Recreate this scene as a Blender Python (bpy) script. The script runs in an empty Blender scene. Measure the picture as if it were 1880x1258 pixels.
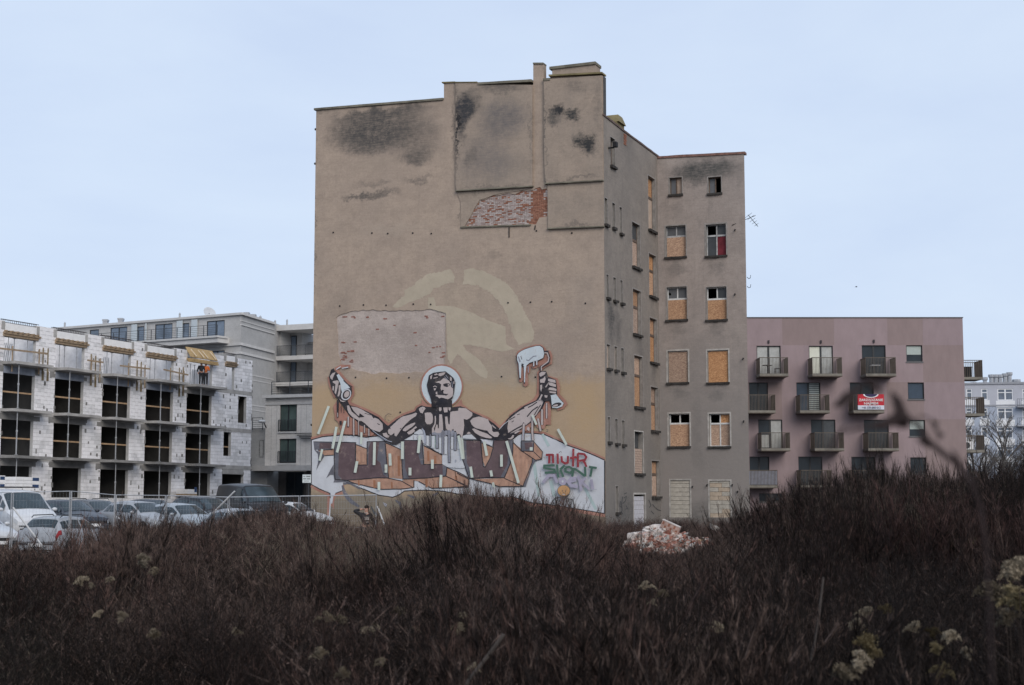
import bpy, bmesh, math, random
import numpy as np
from mathutils import Vector, Matrix, noise as mnoise
from mathutils.geometry import tessellate_polygon
R = math.radians
sc = bpy.context.scene
COL = sc.collection
rnd = random.Random(7)

# ---------------------------------------------------------------- camera
F, CX, CY = 2750.0, 940.0, 629.0
HZ = 910.0                                   # horizon row in the photograph
PITCH = math.atan((HZ - CY) / F)
CAMZ = 2.2
cd = bpy.data.cameras.new('camera'); cam = bpy.data.objects.new('camera', cd); COL.objects.link(cam)
cam.location = (0, 0, CAMZ); cam.rotation_euler = (R(90) + PITCH, 0, 0)
cd.sensor_width = 36.0; cd.lens = 36.0 * F / 1880.0
cd.clip_start = 0.2; cd.clip_end = 4000
cd.dof.use_dof = True; cd.dof.focus_distance = 78.0; cd.dof.aperture_fstop = 5.6
sc.camera = cam

# ---------------------------------------------------------------- overcast sky
SUN_EL, SUN_AZ = 31.0, 157.0                 # azimuth clockwise from +Y (behind the camera, a little right)
w = bpy.data.worlds.new('World'); sc.world = w; w.use_nodes = True
nt = w.node_tree; nt.nodes.clear()
def N(nt, t, **k):
    n = nt.nodes.new(t)
    for a, b in k.items(): setattr(n, a, b)
    return n
def L(nt, a, b): nt.links.new(a, b)
sky = N(nt, 'ShaderNodeTexSky', sky_type='NISHITA', sun_disc=False, sun_elevation=R(SUN_EL), sun_rotation=R(SUN_AZ))
sky.air_density = 1.0; sky.dust_density = 2.0
tc = N(nt, 'ShaderNodeTexCoord')
mp = N(nt, 'ShaderNodeMapping'); mp.inputs['Scale'].default_value = (1.0, 1.0, 3.2)
L(nt, tc.outputs['Generated'], mp.inputs['Vector'])
nz = N(nt, 'ShaderNodeTexNoise'); nz.inputs['Scale'].default_value = 2.6; nz.inputs['Detail'].default_value = 6; nz.inputs['Roughness'].default_value = 0.55
nz.inputs['Distortion'].default_value = 0.2
L(nt, mp.outputs['Vector'], nz.inputs['Vector'])
rp = N(nt, 'ShaderNodeValToRGB')
rp.color_ramp.elements[0].position = 0.34; rp.color_ramp.elements[0].color = (4.95, 5.85, 7.5, 1)
rp.color_ramp.elements[1].position = 0.66; rp.color_ramp.elements[1].color = (5.65, 6.55, 7.9, 1)
L(nt, nz.outputs['Fac'], rp.inputs['Fac'])
mx = N(nt, 'ShaderNodeMix', data_type='RGBA'); mx.inputs['Factor'].default_value = 0.90
L(nt, sky.outputs['Color'], mx.inputs['A']); L(nt, rp.outputs['Color'], mx.inputs['B'])
bg = N(nt, 'ShaderNodeBackground'); bg.inputs['Strength'].default_value = 0.1
L(nt, mx.outputs['Result'], bg.inputs['Color'])
wo = N(nt, 'ShaderNodeOutputWorld'); L(nt, bg.outputs['Background'], wo.inputs['Surface'])

# ---------------------------------------------------------------- veiled sun
sl = bpy.data.lights.new('sun', 'SUN'); sl.energy = 1.5; sl.angle = R(38); sl.color = (1.0, 0.92, 0.82)
so = bpy.data.objects.new('sun', sl); COL.objects.link(so); so.location = (20, -40, 60)
sd = Vector((math.sin(R(SUN_AZ)) * math.cos(R(SUN_EL)), math.cos(R(SUN_AZ)) * math.cos(R(SUN_EL)), math.sin(R(SUN_EL))))
so.rotation_euler = sd.to_track_quat('Z', 'Y').to_euler()
sc.view_settings.view_transform = 'Standard'; sc.view_settings.look = 'None'
sc.view_settings.exposure = 0.34; sc.view_settings.gamma = 1.0; sc.view_settings.use_curve_mapping = False
sc.cycles.max_bounces = 6; sc.cycles.diffuse_bounces = 3; sc.cycles.transparent_max_bounces = 8

# ---------------------------------------------------------------- materials
def lin(c): return tuple((x / 255 / 12.92) if x / 255 <= 0.04045 else ((x / 255 + 0.055) / 1.055) ** 2.4 for x in c)
def ph(r, g, b, k=0.74):                     # a base colour from the colour it shows in the photograph's flat light
    return tuple(min(0.88, x / k) for x in lin((r, g, b)))
MATS = {}
def mat(name, col, rough=0.85, var=0.12, scale=3.0, bump=0.0, bscale=60.0, metal=0.0, spec=0.3, tint=None, coords='Object', stretch=None):
    if name in MATS: return MATS[name]
    m = bpy.data.materials.new(name); m.use_nodes = True; t = m.node_tree
    p = t.nodes['Principled BSDF']; p.inputs['Roughness'].default_value = rough; p.inputs['Metallic'].default_value = metal
    p.inputs['Specular IOR Level'].default_value = spec
    tcn = N(t, 'ShaderNodeTexCoord'); src = tcn.outputs[coords]
    if stretch:
        mpn = N(t, 'ShaderNodeMapping'); mpn.inputs['Scale'].default_value = stretch; L(t, src, mpn.inputs['Vector']); src = mpn.outputs['Vector']
    n = N(t, 'ShaderNodeTexNoise'); n.inputs['Scale'].default_value = scale; n.inputs['Detail'].default_value = 7; n.inputs['Roughness'].default_value = 0.65
    L(t, src, n.inputs['Vector'])
    r = N(t, 'ShaderNodeValToRGB'); r.color_ramp.elements[0].position = 0.3; r.color_ramp.elements[1].position = 0.7
    a = tuple(x * (1 - var) for x in col); b = tuple(min(0.95, x * (1 + var)) for x in col)
    if tint: b = tuple(min(0.95, x) for x in tint)
    r.color_ramp.elements[0].color = (*a, 1); r.color_ramp.elements[1].color = (*b, 1)
    L(t, n.outputs['Fac'], r.inputs['Fac']); L(t, r.outputs['Color'], p.inputs['Base Color'])
    if bump:
        n2 = N(t, 'ShaderNodeTexNoise'); n2.inputs['Scale'].default_value = bscale; n2.inputs['Detail'].default_value = 4
        L(t, src, n2.inputs['Vector'])
        bp = N(t, 'ShaderNodeBump'); bp.inputs['Strength'].default_value = bump; bp.inputs['Distance'].default_value = 0.02
        L(t, n2.outputs['Fac'], bp.inputs['Height']); L(t, bp.outputs['Normal'], p.inputs['Normal'])
    MATS[name] = m
    return m
def glass(name, col=(0.03, 0.04, 0.05), rough=0.06, var=0.3):
    return mat(name, tuple(x * .8 for x in col), rough=rough, var=var, scale=0.8, spec=0.22)
def math_node(t, op, a, b=None, c=None, clamp=False):
    n = N(t, 'ShaderNodeMath', operation=op, use_clamp=clamp)
    for i, x in enumerate((a, b, c)):
        if x is None: continue
        if isinstance(x, (int, float)): n.inputs[i].default_value = x
        else: L(t, x, n.inputs[i])
    return n.outputs[0]
def mixc(t, fac, a, b, mode='MIX'):
    n = N(t, 'ShaderNodeMix', data_type='RGBA', blend_type=mode)
    for s, x in (('Factor', fac), ('A', a), ('B', b)):
        if isinstance(x, (int, float)): n.inputs[s].default_value = x
        elif isinstance(x, tuple): n.inputs[s].default_value = (*x, 1) if len(x) == 3 else x
        else: L(t, x, n.inputs[s])
    return n.outputs['Result']
def wall_mat(name, base, base2, stains_shade, bands=(), streak=0.12, grain=0.5, speck=None):
    """weathered render: two-tone mottling, stain spots and painted edge shade at (u, z), horizontal paint bands"""
    m = bpy.data.materials.new(name); m.use_nodes = True; t = m.node_tree
    p = t.nodes['Principled BSDF']; p.inputs['Roughness'].default_value = 0.93; p.inputs['Specular IOR Level'].default_value = 0.15
    uvn = N(t, 'ShaderNodeUVMap'); uvn.uv_map = 'UVMap'; uv = uvn.outputs['UV']
    def noise(scale, detail=6, rough=0.6, vec=uv, out='Fac'):
        n = N(t, 'ShaderNodeTexNoise'); n.inputs['Scale'].default_value = scale; n.inputs['Detail'].default_value = detail; n.inputs['Roughness'].default_value = rough
        L(t, vec, n.inputs['Vector']); return n.outputs[out]
    def ramp(x, a, b):
        n = N(t, 'ShaderNodeMapRange'); n.inputs['From Min'].default_value = a; n.inputs['From Max'].default_value = b
        L(t, x, n.inputs['Value']); return n.outputs['Result']
    c = mixc(t, ramp(noise(0.35, 5, 0.6), 0.35, 0.65), base, base2)
    c = mixc(t, math_node(t, 'MULTIPLY', ramp(noise(1.1, 9, 0.75), 0.44, 0.68), 0.62), c, tuple(x * 0.74 for x in base))
    c = mixc(t, math_node(t, 'MULTIPLY', ramp(noise(9.0, 4, 0.7), 0.5, 0.72), 0.34), c, tuple(min(.9, x * 1.26) for x in base2))
    c = mixc(t, math_node(t, 'MULTIPLY', ramp(noise(5.5, 3, 0.8), 0.5, 0.7), 0.42), c, tuple(x * 0.72 for x in base))
    mph = N(t, 'ShaderNodeMapping'); mph.inputs['Scale'].default_value = (0.5, 7.0, 1); L(t, uv, mph.inputs['Vector'])
    c = mixc(t, math_node(t, 'MULTIPLY', ramp(noise(1.6, 6, 0.7, mph.outputs['Vector']), 0.48, 0.72), 0.30), c, tuple(x * 0.70 for x in base))
    # vertical rain streaks
    mpn = N(t, 'ShaderNodeMapping'); mpn.inputs['Scale'].default_value = (2.6, 0.16, 1); L(t, uv, mpn.inputs['Vector'])
    st = ramp(noise(1.0, 7, 0.7, mpn.outputs['Vector']), 0.52, 0.75)
    c = mixc(t, math_node(t, 'MULTIPLY', st, streak), c, (0.10, 0.10, 0.10))
    # distorted coordinates for stain spots, edge shade and bands
    nc = noise(0.9, 8, 0.75, uv, 'Color')
    vm = N(t, 'ShaderNodeVectorMath', operation='SUBTRACT'); L(t, nc, vm.inputs[0]); vm.inputs[1].default_value = (0.5, 0.5, 0.5)
    vs = N(t, 'ShaderNodeVectorMath', operation='SCALE'); L(t, vm.outputs[0], vs.inputs[0]); vs.inputs['Scale'].default_value = 2.0
    va = N(t, 'ShaderNodeVectorMath', operation='ADD'); L(t, uv, va.inputs[0]); L(t, vs.outputs[0], va.inputs[1])
    sep = N(t, 'ShaderNodeSeparateXYZ'); L(t, va.outputs[0], sep.inputs[0])
    for (z0, z1, col, s) in bands:          # fades in from z0 to z1
        f = ramp(sep.outputs['Y'], z0, z1)
        c = mixc(t, math_node(t, 'MULTIPLY', f, s), c, col)
    fine = math_node(t, 'MULTIPLY_ADD', ramp(noise(2.2, 7, 0.75, mph.outputs['Vector']), 0.36, 0.62), 0.5, math_node(t, 'MULTIPLY', ramp(noise(3.0, 9, 0.82), 0.36, 0.60), 0.6))
    for (u, z, ru, rz, s, col) in stains_shade:
        a = N(t, 'ShaderNodeVectorMath', operation='SUBTRACT'); L(t, va.outputs[0], a.inputs[0]); a.inputs[1].default_value = (u, z, 0)
        d = N(t, 'ShaderNodeVectorMath', operation='DIVIDE'); L(t, a.outputs[0], d.inputs[0]); d.inputs[1].default_value = (ru, rz, 1)
        d2 = N(t, 'ShaderNodeVectorMath', operation='MULTIPLY'); L(t, d.outputs[0], d2.inputs[0]); d2.inputs[1].default_value = (1, 1, 0)
        ln = N(t, 'ShaderNodeVectorMath', operation='LENGTH'); L(t, d2.outputs[0], ln.inputs[0])
        f = N(t, 'ShaderNodeMapRange', interpolation_type='SMOOTHSTEP'); f.inputs['From Min'].default_value = 1.15; f.inputs['From Max'].default_value = 0.25
        L(t, ln.outputs['Value'], f.inputs['Value'])
        g = math_node(t, 'MULTIPLY', f.outputs['Result'], math_node(t, 'MULTIPLY_ADD', fine, 0.95, 0.22))
        c = mixc(t, math_node(t, 'MULTIPLY', g, s, clamp=True), c, col)
    # pores
    po = ramp(noise(14.0, 3, 0.6), 0.68, 0.74)
    c = mixc(t, math_node(t, 'MULTIPLY', po, 0.35), c, (0.08, 0.075, 0.07))
    L(t, c, p.inputs['Base Color'])
    bp = N(t, 'ShaderNodeBump'); bp.inputs['Strength'].default_value = grain; bp.inputs['Distance'].default_value = 0.03
    L(t, noise(7.0, 8, 0.75), bp.inputs['Height']); L(t, bp.outputs['Normal'], p.inputs['Normal'])
    MATS[name] = m
    return m

# ---------------------------------------------------------------- objects and names
def tag(o, label=None, cat=None, group=None, kind=None):
    if label: o['label'] = label
    if cat: o['category'] = cat
    if group: o['group'] = group
    if kind: o['kind'] = kind
    return o
def thing(name, label, cat, loc=(0, 0, 0), rotz=0.0, group=None):
    o = bpy.data.objects.new(name, None); COL.objects.link(o); o.location = loc; o.rotation_euler = (0, 0, rotz)
    o.empty_display_size = 0.3
    return tag(o, label, cat, group)
def wloc(o):
    v = Vector(o.location)
    while o.parent: o = o.parent; v = v + Vector(o.location)
    return v
def copy_tree(o, parent=None):
    c = o.copy(); COL.objects.link(c)
    if parent: c.parent = parent
    for ch in list(o.children): copy_tree(ch, c)
    return c

class MB:
    def __init__(s): s.v = []; s.f = []; s.m = []; s.uv = []
    def add(s, vs, fs, mi=0, uvs=None):
        b = len(s.v); s.v += [tuple(x) for x in vs]
        s.uv += [tuple(x) for x in uvs] if uvs else [(0, 0)] * len(vs)
        for f in fs: s.f.append(tuple(b + i for i in f)); s.m.append(mi)
    def quad(s, a, b, c, d, mi=0): s.add((a, b, c, d), ((0, 1, 2, 3),), mi)
    def hexa(s, p, mi=0, uvs=None):          # p: bottom ring 0-3, top ring 4-7
        s.add(p, ((3, 2, 1, 0), (4, 5, 6, 7), (0, 1, 5, 4), (1, 2, 6, 5), (2, 3, 7, 6), (3, 0, 4, 7)), mi, uvs)
    def box(s, fr, u0, u1, z0, z1, w0, w1, mi=0):
        q = [(u0, z0, w0), (u1, z0, w0), (u1, z0, w1), (u0, z0, w1), (u0, z1, w0), (u1, z1, w0), (u1, z1, w1), (u0, z1, w1)]
        s.hexa([fr.pt(*k) for k in q], mi, [(k[0], k[1]) for k in q])
    def cube(s, x0, x1, y0, y1, z0, z1, mi=0):
        s.hexa([(x0, y0, z0), (x1, y0, z0), (x1, y1, z0), (x0, y1, z0), (x0, y0, z1), (x1, y0, z1), (x1, y1, z1), (x0, y1, z1)], mi)
    def tube(s, pts, rad, n=6, mi=0, cap=True):
        pts = [Vector(p) for p in pts]
        if not isinstance(rad, (list, tuple)): rad = [rad] * len(pts)
        vs = []; fs = []
        for i, p in enumerate(pts):
            d = (pts[min(i + 1, len(pts) - 1)] - pts[max(i - 1, 0)])
            if d.length < 1e-9: d = Vector((0, 0, 1))
            d.normalize(); a = d.orthogonal() if abs(d.z) > 0.95 else d.cross(Vector((0, 0, 1)))
            a.normalize(); b = d.cross(a)
            for k in range(n):
                th = 2 * math.pi * k / n; vs.append(p + (a * math.cos(th) + b * math.sin(th)) * rad[i])
        for i in range(len(pts) - 1):
            for k in range(n):
                fs.append((i * n + k, i * n + (k + 1) % n, (i + 1) * n + (k + 1) % n, (i + 1) * n + k))
        if cap: fs.append(tuple(range(n - 1, -1, -1))); fs.append(tuple((len(pts) - 1) * n + k for k in range(n)))
        s.add(vs, fs, mi)
    def ball(s, c, r, n=8, m=6, mi=0, jit=0.0, rg=None):
        c = Vector(c); r = (r, r, r) if isinstance(r, (int, float)) else r
        vs = []; fs = []
        for i in range(m + 1):
            ph_ = math.pi * i / m
            for k in range(n):
                th = 2 * math.pi * k / n; j = 1 + (rg.uniform(-jit, jit) if rg else 0)
                vs.append(c + Vector((r[0] * math.sin(ph_) * math.cos(th) * j, r[1] * math.sin(ph_) * math.sin(th) * j, r[2] * math.cos(ph_) * j)))
        for i in range(m):
            for k in range(n): fs.append((i * n + k, (i + 1) * n + k, (i + 1) * n + (k + 1) % n, i * n + (k + 1) % n))
        s.add(vs, fs, mi)
    def lathe(s, c, axis, prof, n=16, mi=0):  # prof: (offset along axis, radius)
        ax = Vector(axis).normalized(); a = ax.orthogonal().normalized(); b = ax.cross(a); c = Vector(c); vs = []; fs = []
        for (o, r) in prof:
            for k in range(n):
                th = 2 * math.pi * k / n; vs.append(c + ax * o + (a * math.cos(th) + b * math.sin(th)) * r)
        for i in range(len(prof) - 1):
            for k in range(n): fs.append((i * n + k, i * n + (k + 1) % n, (i + 1) * n + (k + 1) % n, (i + 1) * n + k))
        s.add(vs, fs, mi)
    def poly(s, fr, rings, w, mi=0):          # rings of (u, z): outer then holes, one flat sheet
        pl = [[Vector((a, b, 0)) for a, b in r] for r in rings]
        flat = [p for r in pl for p in r]
        tr = tessellate_polygon(pl)
        fs = []
        for a, b, c in tr:
            n = (flat[b] - flat[a]).cross(flat[c] - flat[a]).z
            if abs(n) < 1e-10: continue
            fs.append((a, b, c) if n > 0 else (a, c, b))
        s.add([fr.pt(p.x, p.y, w) for p in flat], fs, mi, [(p.x, p.y) for p in flat])
    def rim(s, fr, ring, w0, w1, mi=0):       # wall along a ring from depth w0 to w1
        n = len(ring)
        for i in range(n):
            a, b = ring[i], ring[(i + 1) % n]
            s.add([fr.pt(a[0], a[1], w0), fr.pt(b[0], b[1], w0), fr.pt(b[0], b[1], w1), fr.pt(a[0], a[1], w1)], ((0, 1, 2, 3),), mi, [a, b, b, a])
    def build_each(s, name, mats, parent=None, gap=.03):
        n = len(s.v); par = list(range(n))
        def find(i):
            while par[i] != i: par[i] = par[par[i]]; i = par[i]
            return i
        for f in s.f:
            for k in f[1:]: par[find(k)] = find(f[0])
        comp = {}
        for i in range(n): comp.setdefault(find(i), []).append(i)
        bb = []
        for ids in comp.values():
            a = np.array([s.v[i] for i in ids]); bb.append([a.min(0), a.max(0), ids])
        merged = True
        while merged:
            merged = False; out = []
            for b in bb:
                for o in out:
                    if (b[0] <= o[1] + gap).all() and (o[0] <= b[1] + gap).all():
                        o[0] = np.minimum(o[0], b[0]); o[1] = np.maximum(o[1], b[1]); o[2] = o[2] + b[2]; merged = True; break
                else: out.append(b)
            bb = out
        res = []
        for b in bb:
            q = MB(); ix = {v: i for i, v in enumerate(b[2])}; q.v = [s.v[i] for i in b[2]]; q.uv = [s.uv[i] for i in b[2]]
            for f, m in zip(s.f, s.m):
                if f[0] in ix: q.f.append(tuple(ix[k] for k in f)); q.m.append(m)
            res.append(q.build(name, mats, parent))
        return res
    def build(s, name, mats, parent=None, smooth=False, world=True, loc=None):
        me = bpy.data.meshes.new(name)
        off = Vector((0, 0, 0))
        if parent is not None and world: off = wloc(parent)
        if loc is not None and parent is None: off = Vector(loc)
        me.from_pydata([tuple(Vector(p) - off) for p in s.v], [], s.f)
        if not isinstance(mats, (list, tuple)): mats = [mats]
        for m in mats: me.materials.append(m)
        if len(mats) > 1: me.polygons.foreach_set('material_index', s.m)
        ul = me.uv_layers.new(name='UVMap')
        li = np.zeros(len(me.loops), np.int32); me.loops.foreach_get('vertex_index', li)
        ul.data.foreach_set('uv', np.array(s.uv, np.float32)[li].ravel())
        if smooth: me.polygons.foreach_set('use_smooth', [True] * len(me.polygons))
        me.update()
        o = bpy.data.objects.new(name, me); COL.objects.link(o)
        if parent is not None: o.parent = parent
        if loc is not None and parent is None: o.location = loc
        return o

def ray(px, py):
    x, y = (px - CX) / F, (CY - py) / F
    c, s = math.cos(PITCH), math.sin(PITCH)
    return Vector((x, c - y * s, s + y * c))
def atY(px, py, Y):
    d = ray(px, py); k = Y / d.y
    return Vector((d.x * k, Y, CAMZ + d.z * k))
def xz(px, Y): return Y * (px - CX) / math.hypot(F, HZ - CY)     # X on the horizon
class Fr:
    """an upright plane: u runs along it, z up, w outwards towards the viewer"""
    def __init__(s, P0, ud, flip=False, shear=0.0):
        s.P = Vector((P0[0], P0[1], 0)); s.u = Vector((ud[0], ud[1], 0)).normalized()
        s.n = Vector((s.u.y, -s.u.x, 0)) * (-1 if flip else 1); s.sh = shear
    def pt(s, u, z, w=0.0):
        p = s.P + s.u * u + s.n * w; return Vector((p.x, p.y, z + s.sh * u))
    def uv(s, px, py, w=0.0):
        d = ray(px, py); P = s.P + s.n * w; o = Vector((0, 0, CAMZ))
        k = (P - o).dot(s.n) / d.dot(s.n); h = o + d * k; u = (h - s.P).dot(s.u)
        return (u, h.z - s.sh * u)
def gz(X, Y):
    t = min(1, max(0, (Y - 50) / 10)); t = t * t * (3 - 2 * t)
    return -0.028 * min(X, 0) * t
# ================================================================ ground
def build_ground():
    mb = MB()
    xs = [-900, -300, -120] + list(range(-60, 61, 4)) + [120, 300, 900]
    ys = [-300, -60, -10] + list(range(0, 132, 4)) + [180, 300, 600, 1600]
    vs = []; 
    for y in ys:
        for x in xs:
            near = 0.0
            if 0 < y < 50 and abs(x) < 50: near = 0.10 * mnoise.noise((x * 0.17, y * 0.17, 0))
            vs.append((x, y, gz(max(x, -60), y) + near))
    nx = len(xs)
    fs = [(j * nx + i, j * nx + i + 1, (j + 1) * nx + i + 1, (j + 1) * nx + i) for j in range(len(ys) - 1) for i in range(nx - 1)]
    mb.add(vs, fs)
    g = mb.build('ground', mat('soil', (0.02, 0.016, 0.014), var=0.4, scale=0.6, bump=0.6, bscale=6), smooth=True); tag(g, kind='structure')
    # wet gravel car park behind the mesh fence
    mb = MB(); xs2 = [-46 + 2 * i for i in range(20)]; ys2 = [54, 56, 58, 60, 62, 66, 70, 75, 80, 85, 90]
    vs = [(x, y, gz(x, y) + 0.02) for y in ys2 for x in xs2]; nx = len(xs2)
    mb.add(vs, [(j * nx + i, j * nx + i + 1, (j + 1) * nx + i + 1, (j + 1) * nx + i) for j in range(len(ys2) - 1) for i in range(nx - 1)])
    tag(mb.build('car_park', mat('wet_gravel', (0.12, 0.115, 0.11), rough=0.5, var=0.35, scale=1.2, bump=0.4, bscale=30), smooth=True), kind='structure')
build_ground()

# ================================================================ tenement with the mural
A = R(22.5); cA, sA = math.cos(A), math.sin(A)
CXY = Vector((xz(1112, 80.0), 80.0))
LEN = 17.94
FM = Fr((CXY.x - LEN * cA, CXY.y + LEN * sA), (cA, -sA))         # mural gable
FQ = Fr(CXY, (sA, cA))                                           # courtyard wall
QL = 10.03
FW = Fr((CXY.x + QL * sA, CXY.y + QL * cA), (cA, -sA))           # rear wing
WL = 5.36
tb = Vector((FM.P.x, FM.P.y, 0))
tenement = thing('tenement_building', 'tall derelict grey-brown tenement with a painted gable wall and boarded windows', 'building', tb)
def MP(pts, fr=FM, w=0.0): return [fr.uv(x, y, w) for x, y in pts]

c_pl = (0.375, 0.298, 0.242); c_pl2 = (0.43, 0.338, 0.268)
def ustain_shade(px, py, rx, ry, s, col=(0.075, 0.072, 0.07), fr=FM):
    u, z = fr.uv(px, py); k = 1 / 34.0
    return (u, z, rx * k, ry * k, s, col)
zz = lambda y, x=840: FM.uv(x, y)[1]
och = (0.43, 0.305, 0.185); grn = (0.36, 0.305, 0.23)
m_gable = wall_mat('gable_render', c_pl, c_pl2, [
    ustain_shade(690, 240, 112, 52, .95), ustain_shade(760, 240, 60, 60, .6), ustain_shade(640, 245, 60, 44, .6), ustain_shade(700, 208, 140, 16, .8), ustain_shade(690, 262, 90, 22, .5), ustain_shade(765, 285, 45, 26, .6), ustain_shade(770, 330, 40, 7, .5), ustain_shade(690, 336, 60, 8, .35), ustain_shade(590, 205, 30, 12, .5), ustain_shade(834, 240, 4, 90, .5), ustain_shade(576, 420, 3, 240, .6), ustain_shade(841, 380, 4, 34, .7),  # tall narrow ones beside the panel edges are shade painted into the render
    ustain_shade(690, 357, 62, 10, .75), ustain_shade(650, 361, 40, 7, .6), ustain_shade(756, 290, 50, 14, .35), ustain_shade(905, 468, 26, 10, .3), ustain_shade(800, 260, 30, 40, .2),
    ustain_shade(720, 420, 90, 14, .35, (0.40, 0.33, 0.27)), ustain_shade(690, 300, 60, 20, .4, (0.36, 0.29, 0.23)),
    ustain_shade(840, 560, 130, 70, .25, grn), ustain_shade(900, 690, 120, 45, .55, grn), ustain_shade(700, 720, 70, 60, .55, och), ustain_shade(600, 740, 60, 60, .6, och),
    ustain_shade(930, 750, 70, 45, .4, och), ustain_shade(1075, 760, 40, 60, .85, och), ustain_shade(1060, 720, 50, 25, .5, och), ustain_shade(760, 790, 90, 40, .4, och),
    ustain_shade(620, 560, 30, 50, .2), ustain_shade(1070, 560, 40, 90, .28, (0.24, 0.21, 0.19)), ustain_shade(1005, 640, 90, 60, .2, (0.22, 0.19, 0.18))],
    bands=[(zz(690), zz(716), och, .62), (zz(893), zz(915), (0.20, 0.175, 0.14), .92), (zz(930), zz(965), (0.16, 0.11, 0.08), .6)], streak=.10, grain=.45)
m_panel = wall_mat('gable_panel_render', (0.32, 0.262, 0.215), (0.375, 0.298, 0.238), [
    ustain_shade(857, 200, 25, 36, 1.3, (0.05, 0.05, 0.055)), ustain_shade(849, 225, 14, 50, .9, (0.05, 0.05, 0.055)), ustain_shade(840, 240, 5, 90, 1.2, (0.03, 0.03, 0.033)), ustain_shade(870, 195, 22, 24, .5), ustain_shade(1002, 230, 3, 80, .8), ustain_shade(1003, 320, 3, 30, .8), ustain_shade(976, 250, 3, 80, .4), ustain_shade(866, 172, 20, 14, .3), ustain_shade(925, 222, 60, 44, .8, (0.14, 0.13, 0.13)), ustain_shade(890, 290, 65, 60, .6, (0.16, 0.145, 0.14)), ustain_shade(925, 165, 55, 14, .6),  # tall narrow ones are edge shadow painted into the panel colour
    ustain_shade(865, 290, 14, 22, .4), ustain_shade(920, 300, 50, 30, .3, (0.17, 0.155, 0.15)), ustain_shade(910, 345, 80, 6, .5), ustain_shade(910, 160, 80, 6, .4),
    ustain_shade(1026, 204, 20, 15, 1.4, (0.04, 0.04, 0.042)), ustain_shade(1052, 214, 20, 13, 1.1, (0.05, 0.05, 0.05)), ustain_shade(1020, 225, 18, 14, .6), ustain_shade(1017, 220, 10, 20, .7), ustain_shade(1078, 262, 22, 22, 1.3, (0.045, 0.045, 0.045)), ustain_shade(1068, 250, 18, 10, .5), ustain_shade(1088, 278, 16, 12, .5),
    ustain_shade(1060, 158, 30, 14, .35), ustain_shade(1100, 190, 8, 60, .3), ustain_shade(1055, 330, 60, 6, .5), ustain_shade(1060, 414, 60, 5, .5), ustain_shade(1055, 375, 40, 25, .2, (0.2, 0.175, 0.155))], streak=.12, grain=.4)
m_edge = mat('weathered_cement', (0.17, 0.155, 0.12), var=0.45, scale=1.4, bump=0.7, bscale=9)
m_lichen = mat('lichen_cement', (0.20, 0.165, 0.085), var=0.35, scale=1.2, bump=0.7, bscale=8)
m_dark = mat('dark_void', (0.02, 0.02, 0.022), var=0.2)

# irregular holes in the gable skin: bared brick and bared undercoat
H1 = MP([(854, 415), (862, 400), (872, 383), (881, 368), (893, 366), (905, 360), (915, 357), (930, 355), (945, 357), (958, 351), (972, 350), (980, 348), (985, 346), (990, 342), (994, 347), (1003, 346), (1005, 352), (1005, 398), (990, 400), (984, 412), (974, 412)])
def ragged(ring, step, amp, seed):
    out = []
    for i in range(len(ring)):
        a = Vector(ring[i]); b = Vector(ring[(i + 1) % len(ring)]); n = max(1, int((b - a).length / step))
        for k in range(n):
            p = a.lerp(b, k / n); out.append((p.x + amp * mnoise.noise((p.x * 3.1, p.y * 3.1, seed)), p.y + amp * mnoise.noise((p.x * 3.1, p.y * 3.1, seed + 9))))
    return out
H1 = ragged(H1, 0.25, 0.09, 1.0)
H2 = ragged(MP([(618, 585), (622, 579), (635, 575), (652, 570), (700, 570), (735, 570), (770, 569), (800, 568), (814, 571), (818, 578), (819, 640), (817, 668), (785, 683), (762, 684), (740, 685), (705, 684), (690, 685), (668, 682), (650, 678), (625, 676), (620, 640), (619, 610)]), 0.22, 0.12, 3.0)
top = [(577, 203), (700, 194), (815, 184), (815, 152), (836, 151), (838, 152), (979, 156), (979, 117), (998, 117), (998, 150), (1010, 149), (1010, 140), (1107, 139)]
TOP = MP(top); uL = 0.0; uR = LEN
TOP[0] = (uL, TOP[0][1]); TOP[-1] = (uR, TOP[-1][1])
mb = MB()
mb.poly(FM, [[(uL, -0.5), (uR, -0.5)] + TOP[::-1], H1, H2], 0)
mb.rim(FM, H1, -0.07, 0); mb.rim(FM, H2, -0.045, 0)
gable = mb.build('gable_wall', m_gable, tenement)
# bared undercoat patch
mb = MB(); mb.poly(FM, [H2], -0.045)
mb.build('bared_undercoat', wall_mat('undercoat', (0.40, 0.335, 0.30), (0.53, 0.45, 0.405), [ustain_shade(720, 625, 90, 50, .35, (0.25, 0.21, 0.19)), ustain_shade(640, 655, 26, 18, .3, (0.25, 0.17, 0.15))], streak=.05, grain=1.0), gable)
mb = MB(); rg = random.Random(5)
for (x, y, n) in [(627, 582, 2), (648, 583, 2), (672, 585, 2), (706, 585, 2), (778, 583, 3), (806, 582, 1), (692, 604, 1), (718, 597, 1), (762, 613, 2), (630, 629, 2), (650, 629, 1), (804, 636, 2), (790, 640, 1), (790, 650, 1), (807, 650, 1), (628, 648, 3), (640, 647, 3), (632, 656, 4), (626, 662, 3), (641, 664, 3), (764, 634, 1), (808, 655, 2)]:
    for k in range(n):
        u, z = FM.uv(x + rg.uniform(-4, 4), y + rg.uniform(-2, 2)); l = rg.uniform(.1, .24)
        mb.box(FM, u, u + l, z, z + .065, -0.05, -0.032 + k * .002)
tag(mb.build('bared_brick', mat('bared_brick_red', (0.25, 0.11, 0.085), var=.35, scale=6), gable), kind='stuff')
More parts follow.
